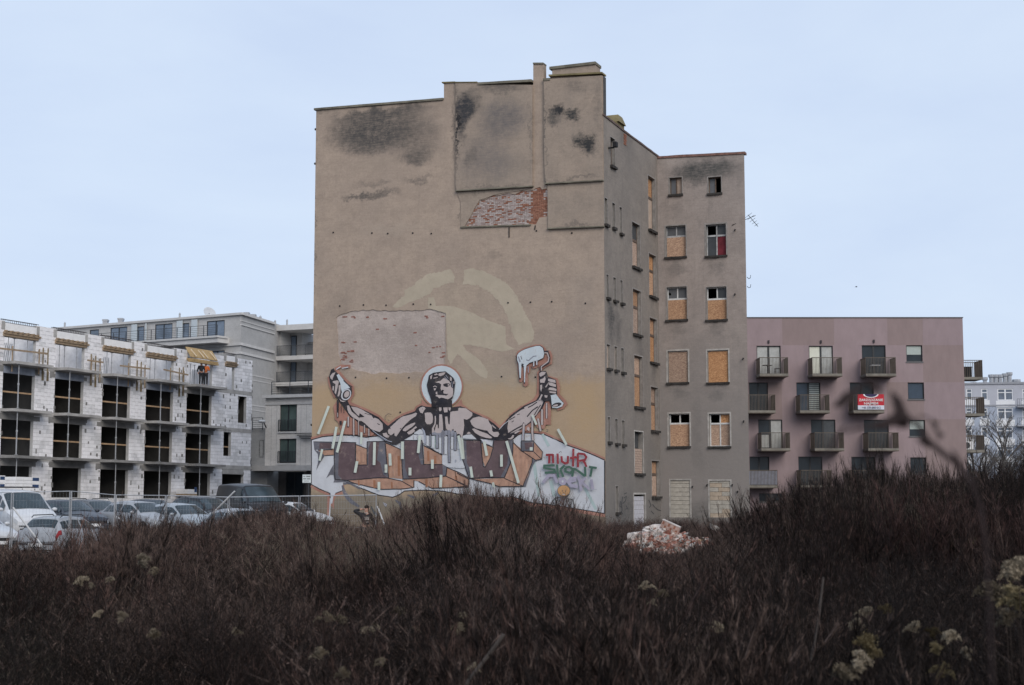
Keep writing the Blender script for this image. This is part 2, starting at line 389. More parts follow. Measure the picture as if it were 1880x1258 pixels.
# bared brickwork: courses of single bricks, whitewashed or raw
us = [p[0] for p in H1]; zs_ = [p[1] for p in H1]
mb = MB(); mr = MB(); mortar = MB(); mortar.poly(FM, [H1], -0.07)
z = min(zs_) - .02; row = 0; uCh = FM.uv(973, 380)[0]
while z < max(zs_):
    u = min(us) - .13 * (row % 2)
    while u < max(us):
        l = 0.25 if (row % 3) else 0.125
        u0, u1 = max(u + .006, min(us)), min(u + l - .006, max(us))
        if u1 - u0 > .03:
            pr = 0.80 if u > uCh else 0.08
            v = mnoise.noise((u * 1.3, z * 2.2, 4.4)) * .45 + .06
            if u > uCh: v += .1
            red = rg.random() < pr + v - (.35 if u > uCh + .75 else 0)
            (mr if red else mb).box(FM, u0, u1, z + .006, z + .071, -0.09, -0.035 + rg.uniform(-.012, .008), rg.randrange(2))
        u += l
    z += 0.077; row += 1
mortar.build('mortar_bed', mat('old_mortar', (0.33, 0.28, 0.25), var=.3, scale=5), gable)
tag(mb.build('whitewashed_bricks', [mat('whitewash', (0.44, 0.375, 0.35), var=.22, scale=7), mat('whitewash_worn', (0.36, 0.28, 0.255), var=.3, scale=8)], gable), kind='stuff')
tag(mr.build('raw_bricks', [mat('brick_red', (0.26, 0.115, 0.075), var=.3, scale=8), mat('brick_orange', (0.31, 0.15, 0.10), var=.3, scale=8)], gable), kind='stuff')
# thicker render panels, chimney strip, copings
def panel(name, ring_px, w, m, lip=True):
    ring = MP(ring_px); mb = MB(); mb.poly(FM, [ring], w); mb.rim(FM, ring, 0.0, w); o = mb.build(name, m, tenement); return ring
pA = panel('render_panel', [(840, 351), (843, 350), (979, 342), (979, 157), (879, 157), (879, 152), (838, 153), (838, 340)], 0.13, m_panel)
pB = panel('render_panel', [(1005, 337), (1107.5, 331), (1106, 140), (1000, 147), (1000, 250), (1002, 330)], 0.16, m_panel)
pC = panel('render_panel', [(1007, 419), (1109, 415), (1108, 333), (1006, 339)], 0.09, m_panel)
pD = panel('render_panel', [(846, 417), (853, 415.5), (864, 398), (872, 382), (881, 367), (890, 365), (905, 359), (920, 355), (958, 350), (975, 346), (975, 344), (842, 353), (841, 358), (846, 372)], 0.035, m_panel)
mb = MB()
for (a, b, w) in [((838, 351), (980, 342.5), .13), ((1002, 338), (1109, 332), .16), ((1006, 420), (1110, 416), .09), ((846, 417.5), (975, 413), .02)]:
    (u0, z0), (u1, z1) = FM.uv(*a), FM.uv(*b)
    for k in range(10):
        t0, t1 = k / 10, (k + 1) / 10; j0 = .02 * mnoise.noise((u0 + t0 * 5, z0, 2)); 
        a0 = u0 + (u1 - u0) * t0; a1 = u0 + (u1 - u0) * t1; q0 = z0 + (z1 - z0) * t0; q1 = z0 + (z1 - z0) * t1
        p = [(a0, q0 - .045, -.02), (a1, q1 - .045, -.02), (a1, q1 - .045, w + .07 + j0), (a0, q0 - .045, w + .07 + j0), (a0, q0 + .05, -.02), (a1, q1 + .05, -.02), (a1, q1 + .02, w + .07 + j0), (a0, q0 + .02, w + .07 + j0)]
        mb.hexa([FM.pt(*x) for x in p])
mb.build_each('panel_ledge', m_edge, tenement)
mb = MB()
def coping(fr, a, b, h, w0, w1, mi=0, mbx=None):
    (u0, z0), (u1, z1) = a, b; n = max(1, int(abs(u1 - u0) / .6))
    for k in range(n):
        t0, t1 = k / n, (k + 1) / n; a0 = u0 + (u1 - u0) * t0; a1 = u0 + (u1 - u0) * t1; q0 = z0 + (z1 - z0) * t0; q1 = z0 + (z1 - z0) * t1
        j = .02 * mnoise.noise((a0 * 2, q0, 5)); i = .02 * mnoise.noise((a1 * 2, q1, 5))
        p = [(a0, q0, w0), (a1, q1, w0), (a1, q1, w1), (a0, q0, w1), (a0, q0 + h + j, w0), (a1, q1 + h + i, w0), (a1, q1 + h + i, w1), (a0, q0 + h + j, w1)]
        (mbx or mb).hexa([fr.pt(*x) for x in p], mi)
def cpx(a, b, h, w1, mi=0): coping(FM, FM.uv(*a), FM.uv(*b), h, -.45, w1, mi)
cpx((577.5, 203), (814.5, 184), .12, .09); cpx((812, 153), (836, 152), .06, .08, 1); cpx((836.5, 153), (878, 153), .05, .17, 1)
cpx((880, 157), (978, 151.5), .13, .2); cpx((979, 118), (998, 118), .08, .06); cpx((999, 150), (1012, 149), .13, .2); cpx((1010, 142), (1108, 137), .09, .24, 1)
mb.build_each('coping', [m_edge, m_lichen], tenement)
# chimney stack above the right panel and strip faces
mb = MB(); (u0, z0), (u1, z1) = FM.uv(1013, 140), FM.uv(1092, 116)
mb.box(FM, u0, u1, z0 - .2, z1, -.9, -.06)
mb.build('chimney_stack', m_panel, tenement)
mb = MB(); mb.box(FM, u0 - .14, u1 + .04, z1 - .06, z1 + .09, -.98, .02)
mb.build('chimney_cap', m_edge, tenement)
mb = MB(); (u0, z0), (u1, z1) = FM.uv(979.5, 300), FM.uv(997.5, 118)
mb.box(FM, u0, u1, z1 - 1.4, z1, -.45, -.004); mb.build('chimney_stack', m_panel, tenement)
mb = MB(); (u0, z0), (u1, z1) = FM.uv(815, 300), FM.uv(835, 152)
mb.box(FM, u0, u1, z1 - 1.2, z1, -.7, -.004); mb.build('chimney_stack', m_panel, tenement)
# anchor plates and stubs on the gable
mb = MB()
for (x, y) in [(624, 562), (667.5, 560), (709, 560.5), (759, 558.5), (791, 559), (933, 556), (974, 555), (1013, 554), (1075, 557), (653, 693), (710, 694.5), (751, 693.5), (921, 691.5), (983, 692.5), (612, 427), (683, 428), (712, 429), (758, 428), (792, 429), (985, 424), (1050, 428), (735, 757)]:
    u, z = FM.uv(x, y); mb.lathe(FM.pt(u, z, -.01), FM.n, [(0, .05), (.05, .045), (.06, 0)], 8)
mb.build_each('anchor_plate', m_dark, tenement)
mb = MB()                                                         # iron drip line below the panels
for (a, b) in [((935, 418), (935, 436)), ((983, 414), (982, 422))]:
    mb.tube([FM.pt(*FM.uv(*a), .03), FM.pt(*FM.uv(*b), .03)], .03)
mb.build_each('iron_stub', m_dark, tenement)
# settlement crack from the left panel corner
def stroke(mb, pts_px, wpx, w, fr=FM, mi=0, taper=None):
    P = [Vector(p) for p in pts_px]; n = len(P); Lf = []; Rt = []
    for i in range(n):
        d0 = (P[i] - P[i - 1]).normalized() if i else (P[1] - P[0]).normalized()
        d1 = (P[i + 1] - P[i]).normalized() if i < n - 1 else d0
        d = (d0 + d1); d = d.normalized() if d.length > 1e-6 else d0
        nn = Vector((-d.y, d.x)); c = max(.45, nn.dot(Vector((-d0.y, d0.x))))
        ww = (wpx[i] if isinstance(wpx, (list, tuple)) else wpx) / 2 / c
        Lf.append(P[i] + nn * ww); Rt.append(P[i] - nn * ww)
    vs = [fr.uv(*p) for p in Lf] + [fr.uv(*p) for p in Rt]
    mb.add([fr.pt(a, b, w) for a, b in vs], [(i, i + 1, n + i + 1, n + i) for i in range(n - 1)], mi, vs)
def wob(pts, step=6, amp=1.0, seed=0, fq=.15):
    out = []
    for i in range(len(pts) - 1):
        a, b = Vector(pts[i]), Vector(pts[i + 1]); n = max(1, int((b - a).length / step))
        for k in range(n):
            p = a.lerp(b, k / n); out.append((p.x + amp * mnoise.noise((p.x * fq, p.y * fq, seed)), p.y + amp * mnoise.noise((p.x * fq, p.y * fq, seed + 7))))
    out.append(pts[-1]); return out

# ---- courtyard wall and wing wall with real openings
def wall(name, fr, outline, holes, m, depth=0.28, rev=None):
    mb = MB(); mb.poly(fr, [outline] + holes, 0.0)
    for h in holes: mb.rim(fr, h, -depth, 0.0, 1 if rev else 0)
    return mb.build(name, [m] + ([rev] if rev else []), tenement)
def rect(u0, u1, z0, z1): return [(u0, z0), (u1, z0), (u1, z1), (u0, z1)]
def prect(fr, x0, x1, yt, yb):               # upright rectangle from its pixel extent at the left edge
    ym = (yt + yb) / 2
    u0 = fr.uv(x0, ym)[0]; u1 = fr.uv(x1, ym)[0]
    return (u0, u1, fr.uv(x0, yb)[1], fr.uv(x0, yt)[1])
g1 = (0.225, 0.2, 0.18); g2 = (0.28, 0.245, 0.215)
def qs(px, py, rx, ry, s, col=(0.06, 0.06, 0.062)):
    u, z = FQ.uv(px, py); return (u, z, rx, ry, s, col)
m_court = wall_mat('court_render', g1, g2, [qs(1122, 585, .8, 1.6, .8), qs(1135, 600, .7, 1.2, .5), qs(1150, 250, 1.5, 1.2, .25), qs(1165, 470, .8, 1.0, .3), qs(1120, 720, 1.2, 1.6, .3), qs(1175, 640, 1.0, .7, .3), qs(1150, 940, 3, 1.2, .5), qs(1200, 680, .6, .8, .35)], bands=[(FQ.uv(1112, 700)[1], FQ.uv(1112, 980)[1], (0.15, 0.145, 0.14), .6)], streak=.2, grain=.4)
def ws(px, py, rx, ry, s, col=(0.07, 0.072, 0.07)):
    u, z = FW.uv(px, py); return (u, z, rx, ry, s, col)
m_wing = wall_mat('wing_render', (0.32, 0.275, 0.25), (0.385, 0.328, 0.295), [ws(1290, 312, 2.6, .95, .85), ws(1265, 322, 1.2, .8, .55), ws(1320, 305, 1.2, .6, .5), ws(1240, 390, .6, .8, .25), ws(1241, 492, .6, .5, .4), ws(1314, 490, .6, .5, .4), ws(1243, 605, .6, .6, .3), ws(1316, 605, .6, .6, .35), ws(1244, 722, .6, .5, .4), ws(1318, 722, .6, .5, .35), ws(1290, 950, 2.6, 1.2, .5), ws(1280, 800, .4, 3, .2), ws(1356, 330, .3, 1.0, .2), ws(1290, 700, 2.6, 4, .2, (0.19, 0.185, 0.185))], bands=[(FW.uv(1290, 560)[1], FW.uv(1290, 800)[1], (0.225, 0.21, 0.2), .75)], streak=.22, grain=.45)
m_reveal = mat('reveal_plaster', (0.24, 0.225, 0.21), var=.3, scale=2.5)
m_trim2 = mat('grey_plaster_trim', (0.27, 0.25, 0.235), var=.3, scale=3, bump=.4, bscale=14)
m_trim = mat('pale_plaster_trim', (0.40, 0.38, 0.355), var=.3, scale=3, bump=.4, bscale=14)
m_sill = mat('sooty_sill', (0.045, 0.041, 0.038), var=.5, scale=4, bump=.8, bscale=16)
m_frame = mat('peeling_white_wood', (0.40, 0.40, 0.40), var=.4, scale=6)
m_brownwood = mat('brown_wood', (0.13, 0.095, 0.075), var=.4, scale=6)
m_osb = None
def make_osb():
    m = bpy.data.materials.new('strand_board'); m.use_nodes = True; t = m.node_tree; p = t.nodes['Principled BSDF']; p.inputs['Roughness'].default_value = .8
    tcn = N(t, 'ShaderNodeTexCoord')
    vo = N(t, 'ShaderNodeTexVoronoi'); vo.inputs['Scale'].default_value = 16
    mpn = N(t, 'ShaderNodeMapping'); mpn.inputs['Scale'].default_value = (1, 1, 2.2); mpn.inputs['Rotation'].default_value = (0, .5, 0)
    L(t, tcn.outputs['Object'], mpn.inputs['Vector']); L(t, mpn.outputs['Vector'], vo.inputs['Vector'])
    r = N(t, 'ShaderNodeValToRGB'); r.color_ramp.elements[0].color = (0.24, 0.115, 0.06, 1); r.color_ramp.elements[1].color = (0.54, 0.325, 0.18, 1)
    sp = N(t, 'ShaderNodeSeparateXYZ'); L(t, vo.outputs['Color'], sp.inputs[0]); L(t, sp.outputs['X'], r.inputs['Fac'])
    n = N(t, 'ShaderNodeTexNoise'); n.inputs['Scale'].default_value = 1.3; n.inputs['Detail'].default_value = 6; L(t, tcn.outputs['Object'], n.inputs['Vector'])
    mr_ = N(t, 'ShaderNodeMapRange'); mr_.inputs['From Min'].default_value = .35; mr_.inputs['From Max'].default_value = .7; L(t, n.outputs['Fac'], mr_.inputs['Value'])
    c = mixc(t, math_node(t, 'MULTIPLY', mr_.outputs['Result'], .55), r.outputs['Color'], (0.33, 0.18, 0.10))
    oi = N(t, 'ShaderNodeObjectInfo'); hs = N(t, 'ShaderNodeHueSaturation'); L(t, c, hs.inputs['Color']); L(t, math_node(t, 'MULTIPLY_ADD', oi.outputs['Random'], .5, .62), hs.inputs['Saturation']); L(t, math_node(t, 'MULTIPLY_ADD', math_node(t, 'FRACT', math_node(t, 'MULTIPLY', oi.outputs['Random'], 7.3)), .5, .82), hs.inputs['Value']); L(t, hs.outputs['Color'], p.inputs['Base Color']); return m
m_osb = make_osb()
m_pane = glass('dusty_pane', (0.07, 0.075, 0.08), rough=.22)
m_pane2 = glass('grey_pane', (0.15, 0.155, 0.165), rough=.4)
m_ply = mat('pinkish_plywood', (0.45, 0.35, 0.28), var=.15, scale=3)
m_curtain = mat('red_curtain', (0.16, 0.025, 0.035), var=.4, scale=3)
m_block = mat('pale_block', (0.42, 0.39, 0.34), var=.25, scale=3, bump=.5, bscale=12)
m_brickw = mat('infill_brick', (0.42, 0.31, 0.25), var=.35, scale=5, bump=.4, bscale=12)

def frame_strip(mb, fr, r, t, w0, w1, mi=0):  # four bars round a rectangle, butted
    u0, u1, z0, z1 = r
    mb.box(fr, u0, u1, z1 - t, z1, w0, w1, mi); mb.box(fr, u0, u1, z0, z0 + t, w0, w1, mi)
    mb.box(fr, u0, u0 + t, z0 + t, z1 - t, w0, w1, mi); mb.box(fr, u1 - t, u1, z0 + t, z1 - t, w0, w1, mi)
def trim(mb, fr, r, t, mi=0):                 # plaster band round an opening, outside it
    u0, u1, z0, z1 = r
    mb.box(fr, u0 - t, u1 + t, z1, z1 + t, -.02, .014, mi); mb.box(fr, u0 - t, u0, z0, z1, -.02, .014, mi); mb.box(fr, u1, u1 + t, z0, z1, -.02, .014, mi)
def sill(fr, r, parent, ov=.07, th=.11, out=.13):
    u0, u1, z0, z1 = r; mb = MB(); n = 5; rr = random.Random(int(u0 * 100 + z0 * 10))
    for k in range(n):
        a = u0 - ov + (u1 - u0 + 2 * ov) * k / n; b = u0 - ov + (u1 - u0 + 2 * ov) * (k + 1) / n; j = rr.uniform(-.03, .02)
        mb.box(fr, a, b, z0 - th + rr.uniform(-.02, .02), z0 + .012, -.05, out + j)
    return mb.build('sill', m_sill, parent)
def pane_piece(fr, r, kind, parent, w):
    mb = MB(); u0, u1, z0, z1 = r
    if kind == 'open': return
    nm, m = {'osb': ('osb_board', m_osb), 'glass': ('pane', m_pane), 'grey': ('pane', m_pane2), 'ply': ('plywood_board', m_ply), 'red': ('curtain', m_curtain), 'broken': ('pane', m_pane2), 'dark': ('pane', m_pane)}[kind]
    if kind == 'broken':
        um, zm = (u0 + u1) / 2, (z0 + z1) / 2
        ring = [(u0, z0), (u1, z0), (u1, z1), (u0, z1), (u0, zm + .1), (u0 + .13, zm + .05), (u0 + .17, zm - .07), (u0 + .06, zm - .12), (u0, zm - .1)]
        mb.poly(fr, [ring], w)
    else: mb.box(fr, u0, u1, z0, z1, w - .02, w)
    mb.build(nm, m, parent)
# rows: pixel extent, height of the transom (fraction from the top), top lights, lower lights, frame material, trim width
WIN = [((1229, 1252, 327, 358), 0, None, ['grey', 'ply'], 'b', .05), ((1300, 1324, 326, 356), 0, None, ['grey', 'open'], 'b', .05),
       ((1222, 1259, 416, 473), .33, ['grey', 'grey'], ['osb'], 'w', .07), ((1296, 1333, 413, 471), .35, ['open', 'glass'], ['glass', 'red'], 'w', .09),
       ((1224, 1261, 528, 588), .36, ['broken', 'grey'], ['osb'], 'W', .05), ((1297, 1334, 528, 588), .36, ['open', 'glass'], ['osb'], 'W', .05),
       ((1226, 1263, 645, 703), 0, None, ['osb'], 'w', .09), ((1299, 1337, 644, 703), 0, None, ['osb'], 'w', .09),
       ((1228, 1266, 760, 820), .30, ['open', 'open'], ['osb'], 'W', .09), ((1302, 1340, 760, 820), .30, ['open', 'osb'], ['osb', 'osb'], 'W', .09)]
holesW = []; RW = []
for wdef in WIN:
    r = prect(FW, *wdef[0]); RW.append(r); holesW.append(rect(*r))
rB = [prect(FW, 1231, 1267, 882, 950), prect(FW, 1303, 1341, 883, 950)]
for r in rB: holesW.append(rect(*r))
roofW = [FW.uv(1210.5, 291), FW.uv(1366, 283)]
wingw = wall('wing_wall', FW, [(0, -.5), (WL, -.5), (WL, roofW[1][1]), (0, roofW[0][1])], holesW, m_wing, .30, m_reveal)
for (px, tr, up, lo, fm, tw), r in zip(WIN, RW):
    u0, u1, z0, z1 = r; mb = MB(); trim(mb, FW, r, tw, 0)
    dw = -.22 if tr or len(lo) > 1 else -.14
    fmat = {'b': m_brownwood, 'w': m_frame, 'W': mat('white_wood', (0.62, 0.62, 0.61), var=.2, scale=6)}[fm]
    t = .055
    frame_strip(mb, FW, r, t, dw - .06, dw + .01, 1)
    zt = z1 - (z1 - z0) * tr if tr else z1 - t
    if tr:
        mb.box(FW, u0 + t, u1 - t, zt - .05, zt + .05, dw - .06, dw + .03, 1)
        if len(up) == 2: mb.box(FW, (u0 + u1) / 2 - .035, (u0 + u1) / 2 + .035, zt + .05, z1 - t, dw - .05, dw + .02, 1)
    if len(lo) == 2: mb.box(FW, (u0 + u1) / 2 - .035, (u0 + u1) / 2 + .035, z0 + t, zt - (.05 if tr else 0), dw - .05, dw + .02, 1)
    win = mb.build('window', [m_trim2 if px[3] < 600 else m_trim, fmat], tenement)
    sill(FW, r, win)
    def lights(kinds, za, zb):
        n = len(kinds); 
        for i, k in enumerate(kinds):
            a = u0 + t if i == 0 else (u0 + u1) / 2 + .035; b = u1 - t if i == n - 1 else (u0 + u1) / 2 - .035
            big = (k == 'osb' and n == 1)
            pane_piece(FW, (u0 + .03, u1 - .03, za - .03, zb) if big else (a, b, za, zb), k, win, dw + (.035 if big else -.015))
    if tr: lights(up, zt + .05, z1 - t)
    lights(lo, z0 + t, zt - (.05 if tr else 0))
# blocked-up ground-floor windows: single blocks
bricks_shared = {}
def shared_block(l, d, h, m, nm):
    k = (round(l, 2), round(d, 2), round(h, 2), m.name)
    if k not in bricks_shared:
        mb = MB(); e = .008
        mb.hexa([(-l / 2, -d / 2, 0), (l / 2, -d / 2, 0), (l / 2, d / 2, 0), (-l / 2, d / 2, 0), (-l / 2, -d / 2, h), (l / 2, -d / 2, h), (l / 2, d / 2, h), (-l / 2, d / 2, h)])
        o = mb.build(nm, m, None); bricks_shared[k] = o.data; bpy.data.objects.remove(o)
    return bricks_shared[k]
def put_block(fr, u, z, w, l, d, h, m, nm, parent, rr, tilt=.01):
    o = bpy.data.objects.new(nm, shared_block(l, d, h, m, nm)); COL.objects.link(o); o.parent = parent
    o.location = fr.pt(u, z, w) - wloc(parent); o.rotation_euler = (0, rr.uniform(-tilt, tilt), math.atan2(fr.u.y, fr.u.x))
    return o
for q, r in enumerate(rB):
    u0, u1, z0, z1 = r; mb = MB(); trim(mb, FW, r, .08); win = mb.build('window', m_trim, tenement)
    mb = MB(); mb.box(FW, u0, u1, z0, z1, -.2, -.13); mb.build('mortar_bed', mat('old_mortar', (0.33, 0.28, 0.25)), win)
    z = z0; row = 0; rr = random.Random(q)
    while z < z1 - .05:
        h = min(.245, z1 - z); n = 2; off = .1 if row % 2 else -.1
        cuts = [u0, (u0 + u1) / 2 + off, u1]
        for k in range(n):
            l = cuts[k + 1] - cuts[k] - .02
            m = m_block if not (q == 1 and rr.random() < .45) else mat('buff_block', (0.44, 0.36, 0.28), var=.25, scale=3)
            put_block(FW, (cuts[k] + cuts[k + 1]) / 2, z, -.11 + rr.uniform(-.012, .012), round(l, 1), .12, round(h - .018, 2), m, 'block', win, rr)
        z += .25; row += 1
mb = MB()
for (x, y) in [(1272, 893), (1299, 890), (1345, 890), (1355, 902), (1365, 658), (1366, 773), (1350, 540), (1350, 422)]:
    p = FW.pt(*FW.uv(x, y), 0); mb.tube([p - FW.n * .05, p + FW.n * .14, p + FW.n * .16 - Vector((0, 0, .12))], .035)
mb.build_each('wall_hook', m_dark, tenement)
# brick coping of the wing and sloped coping of the courtyard wall
mb = MB(); coping(FW, (0, roofW[0][1]), (WL + .05, roofW[1][1]), .14, -.4, .06, 0, mb)
mb.build('coping', mat('brick_coping', (0.19, 0.105, 0.085), var=.4, scale=5, bump=.5, bscale=10), tenement)

# courtyard wall: (left px, right px, top y, bottom y at its left edge), kind
QW = [((1120.5, 1129, 251, 303), 'slit'),
      ((1110, 1115, 363, 411), 'slit'), ((1124, 1129, 372, 417), 'slit'), ((1137.5, 1141.5, 380, 428), 'slit'),
      ((1113.3, 1117, 504, 546), 'slit'), ((1126, 1130.6, 509, 551), 'slit'), ((1139, 1142.8, 514.5, 556), 'slit'),
      ((1114, 1120, 632, 676), 'white'), ((1128, 1133, 636, 679), 'white'), ((1140.4, 1145, 639, 683), 'slit'),
      ((1116, 1120, 766, 811), 'slit'), ((1129.4, 1133.7, 769.5, 814), 'slit'), ((1142, 1146.3, 772, 816), 'slit'),
      ((1130.6, 1135, 893, 941), 'slit'),
      ((1189.8, 1202.6, 322, 420), 'tall'), ((1191.5, 1204.6, 465, 542), 'tall'), ((1193, 1206, 583, 664), 'tall'), ((1195, 1208, 710, 790), 'tall'), ((1196.6, 1210.7, 846, 912), 'tall'),
      ((1160.5, 1175, 407, 488), 'tallg'), ((1162, 1176.5, 530, 612), 'tall'), ((1164.3, 1180, 652, 746), 'tall'), ((1165, 1181, 792, 869), 'brick'), ((1164, 1185, 908, 985), 'door')]
RQ = [prect(FQ, *d[0]) for d in QW]
roofQ = [FQ.uv(1107, 212), FQ.uv(1145, 242), FQ.uv(1211, 291)]
court = wall('courtyard_wall', FQ, [(0, -.5), (QL, -.5), (QL, roofQ[2][1]), (roofQ[1][0], roofQ[1][1]), (0, roofQ[0][1])], [rect(*r) for r in RQ], m_court, .32, m_reveal)
for (px, kind), r in zip(QW, RQ):
    u0, u1, z0, z1 = r; mb = MB(); W_ = u1 - u0
    tw = .05 if kind in ('slit', 'white') else .07
    if kind == 'door': trim(mb, FQ, r, .1)
    else: trim(mb, FQ, r, tw)
    nm = 'door' if kind == 'door' else 'window'
    fmat = m_brownwood if kind not in ('white',) else m_frame
    if kind in ('slit', 'white'): frame_strip(mb, FQ, r, .05, -.27, -.2, 1)
    elif kind in ('tall', 'tallg'):
        frame_strip(mb, FQ, r, .07, -.27, -.18, 1); zt = z1 - (z1 - z0) * .38
        mb.box(FQ, u0 + .07, u1 - .07, zt - .06, zt + .08, -.27, -.15, 1)
    win = mb.build(nm, [m_trim if kind in ('door', 'brick') else m_trim2, fmat], tenement)
    if kind != 'door': sill(FQ, r, win, ov=.06, th=.13, out=.16)
    if kind == 'slit': pane_piece(FQ, (u0 + .05, u1 - .05, z0 + .05, z1 - .05), 'grey' if (px[0] > 1136 and px[3] < 560) else 'glass', win, -.23)
    elif kind == 'white': pane_piece(FQ, (u0 + .02, u1 - .02, z0 + .05, z1 - .05), 'ply', win, -.12)
    elif kind in ('tall', 'tallg'):
        zt = z1 - (z1 - z0) * .38
        pane_piece(FQ, (u0 + .07, u1 - .07, zt + .08, z1 - .07), 'glass' if kind == 'tallg' else 'osb', win, -.2)
        pane_piece(FQ, (u0 + .07, u1 - .07, z0 + .07, zt - .06), 'ply' if px[3] < 430 else 'osb', win, -.19)
    elif kind in ('brick', 'door'):
        top_ = z1 - (.95 if kind == 'brick' else .12); rr = random.Random(3)
        mb = MB(); mb.box(FQ, u0, u1, z0, top_, -.24, -.17); mb.build('mortar_bed', mat('old_mortar', (0.33, 0.28, 0.25)), win)
        if kind == 'brick': pane_piece(FQ, (u0 + .05, u1 - .05, top_ + .05, z1 - .05), 'glass', win, -.28)
        z = z0; row = 0; hh, ll = (.14, .3) if kind == 'brick' else (.25, .5)
        mm = m_brickw if kind == 'brick' else mat('white_block', (0.5, 0.49, 0.52), var=.2, scale=3, bump=.4, bscale=12)
        while z < top_ - .06:
            u = u0 - (ll / 2 if row % 2 else 0)
            while u < u1:
                a, b = max(u, u0) + .008, min(u + ll, u1) - .008
                if b - a > .06:
                    put_block(FQ, (a + b) / 2, z, -.14 + rr.uniform(-.012, .012), round(b - a, 1) if b - a > .1 else .1, .1, hh - .016, mm, 'brick' if kind == 'brick' else 'block', win, rr)
                u += ll
            z += hh; row += 1
mb = MB(); coping(FQ, roofQ[0], roofQ[1], .1, -.4, .05, 0, mb); coping(FQ, roofQ[1], roofQ[2], .1, -.4, .05, 0, mb)
mb.build('coping', mat('dark_coping', (0.12, 0.085, 0.075), var=.4, scale=4), tenement)
# small lichened chimney with bared bricks on the courtyard eaves
u, z = FQ.uv(1141, 232); mb = MB(); mb.box(FQ, u - .75, u + .55, z - .5, z + .12, -1.2, -.02, 0)
mb.hexa([FQ.pt(*k) for k in [(u - .75, z + .12, -1.2), (u + .55, z + .12, -1.2), (u + .55, z + .12, .1), (u - .75, z + .12, .1), (u - .3, z + .62, -1.0), (u + .45, z + .62, -1.0), (u + .45, z + .62, -.1), (u - .3, z + .62, -.1)]], 0)
mb.build('chimney_stack', m_lichen, tenement)
mb = MB(); u, z = FQ.uv(1147, 246)
for k in range(7): mb.box(FQ, u - .22 + .05 * (k % 2), u + .25 - .04 * (k % 3), z - .1 - k * .09, z - .03 - k * .09, -.05, .05 - .004 * k)
mb.build('bared_brick', mat('brick_red', (0.30, 0.105, 0.06)), tenement)
mb = MB(); u, z = FQ.uv(1117, 272); p = FQ.pt(u, z, 0)
mb.tube([p - FQ.n * .02, p + FQ.n * .3, p + FQ.n * .36 + Vector((0, 0, .2))], .05); mb.box(FQ, u - .16, u + .16, z + .02, z + .3, .3, .5)
mb.build('floodlight', m_dark, tenement)
# graffiti on the courtyard wall
mb = MB(); wv = .004
for pts in [[(1146, 907), (1151, 905)], [(1145, 915), (1150, 911), (1148, 920), (1143, 925)], [(1143, 912), (1141, 925), (1142, 938)], [(1139, 920), (1138, 930), (1142, 932)], [(1149, 928), (1152, 934), (1147, 935)], [(1191, 918), (1195, 928), (1192, 932)], [(1198, 926), (1202, 932)], [(1203, 932), (1207, 936), (1214, 938)], [(1195, 938), (1200, 944)], [(1140, 938), (1143, 944)]]:
    stroke(mb, pts, 1.3, wv, FQ); wv += .0006
mb.build('graffiti', mat('tag_black', (0.05, 0.05, 0.055), var=.3), tenement)
# blind sides, back and roofs so the building is whole
mb = MB(); B = -11.0
def PM(u, z, w=0): return FM.pt(u, z, w)
zl, zr = TOP[0][1], TOP[-1][1]
lb = FM.pt(0, 0, 0) + Vector((.12, 1, 0)) * 16
mb.quad(FM.pt(0, -.5, 0), FM.pt(0, zl, 0), (lb.x, lb.y, zl), (lb.x, lb.y, -.5))
e = FW.pt(WL, 0, 0)
back = FW.pt(WL, 0, 0) + Vector((math.sin(R(6)), math.cos(R(6)), 0)) * 12
mb.quad(FW.pt(WL, -.5, 0), (back.x, back.y, -.5), (back.x, back.y, roofW[1][1]), FW.pt(WL, roofW[1][1], 0))
lb = FM.pt(0, 0, 0) + Vector((.12, 1, 0)) * 16
mb.quad((lb.x, lb.y, -.5), (lb.x, lb.y, zl), (back.x, back.y, roofW[1][1]), (back.x, back.y, -.5))
mb.build('side_wall', m_wing, tenement)
mb = MB()
zc = roofQ[0][1] - .15
mb.add([FM.pt(0, zl - .1, -.1), FM.pt(LEN * .44, TOP[2][1] - .15, -.1), FM.pt(LEN - .1, zc, -.1), FQ.pt(QL, roofQ[2][1] - .15, -.15), (back.x, back.y, roofW[1][1] - .1), (lb.x, lb.y, zl - .1)], [(0, 1, 2, 3, 4, 5)])
mb.add([FW.pt(-.5, roofW[0][1] - .15, -.1), FW.pt(WL - .05, roofW[1][1] - .15, -.1), (back.x - .1, back.y - .1, roofW[1][1] - .2)], [(0, 1, 2)])
mb.quad(FM.pt(LEN * .46, TOP[2][1] - .2, -.5), FM.pt(LEN - .02, TOP[2][1] - .2, -.5), FM.pt(LEN - .02, TOP[-1][1], -.5), FM.pt(LEN * .46, TOP[4][1], -.5))
mb.quad(FM.pt(LEN - .001, roofQ[0][1] - .5, 0), FM.pt(LEN - .001, roofQ[0][1] - .5, -.5), FM.pt(LEN - .001, TOP[-1][1], -.5), FM.pt(LEN - .001, TOP[-1][1], 0))
mb.build('roof', mat('bitumen_roof', (0.07, 0.068, 0.066), var=.3), tenement)
# black rain pipe stub and brackets along the left edge
mb = MB()
for y in (237, 300, 780): 
    p = FM.pt(0, FM.uv(577, y)[1], -.1); mb.tube([p, p - FM.u * .12], .07)
mb.build_each('bracket', m_dark, tenement)
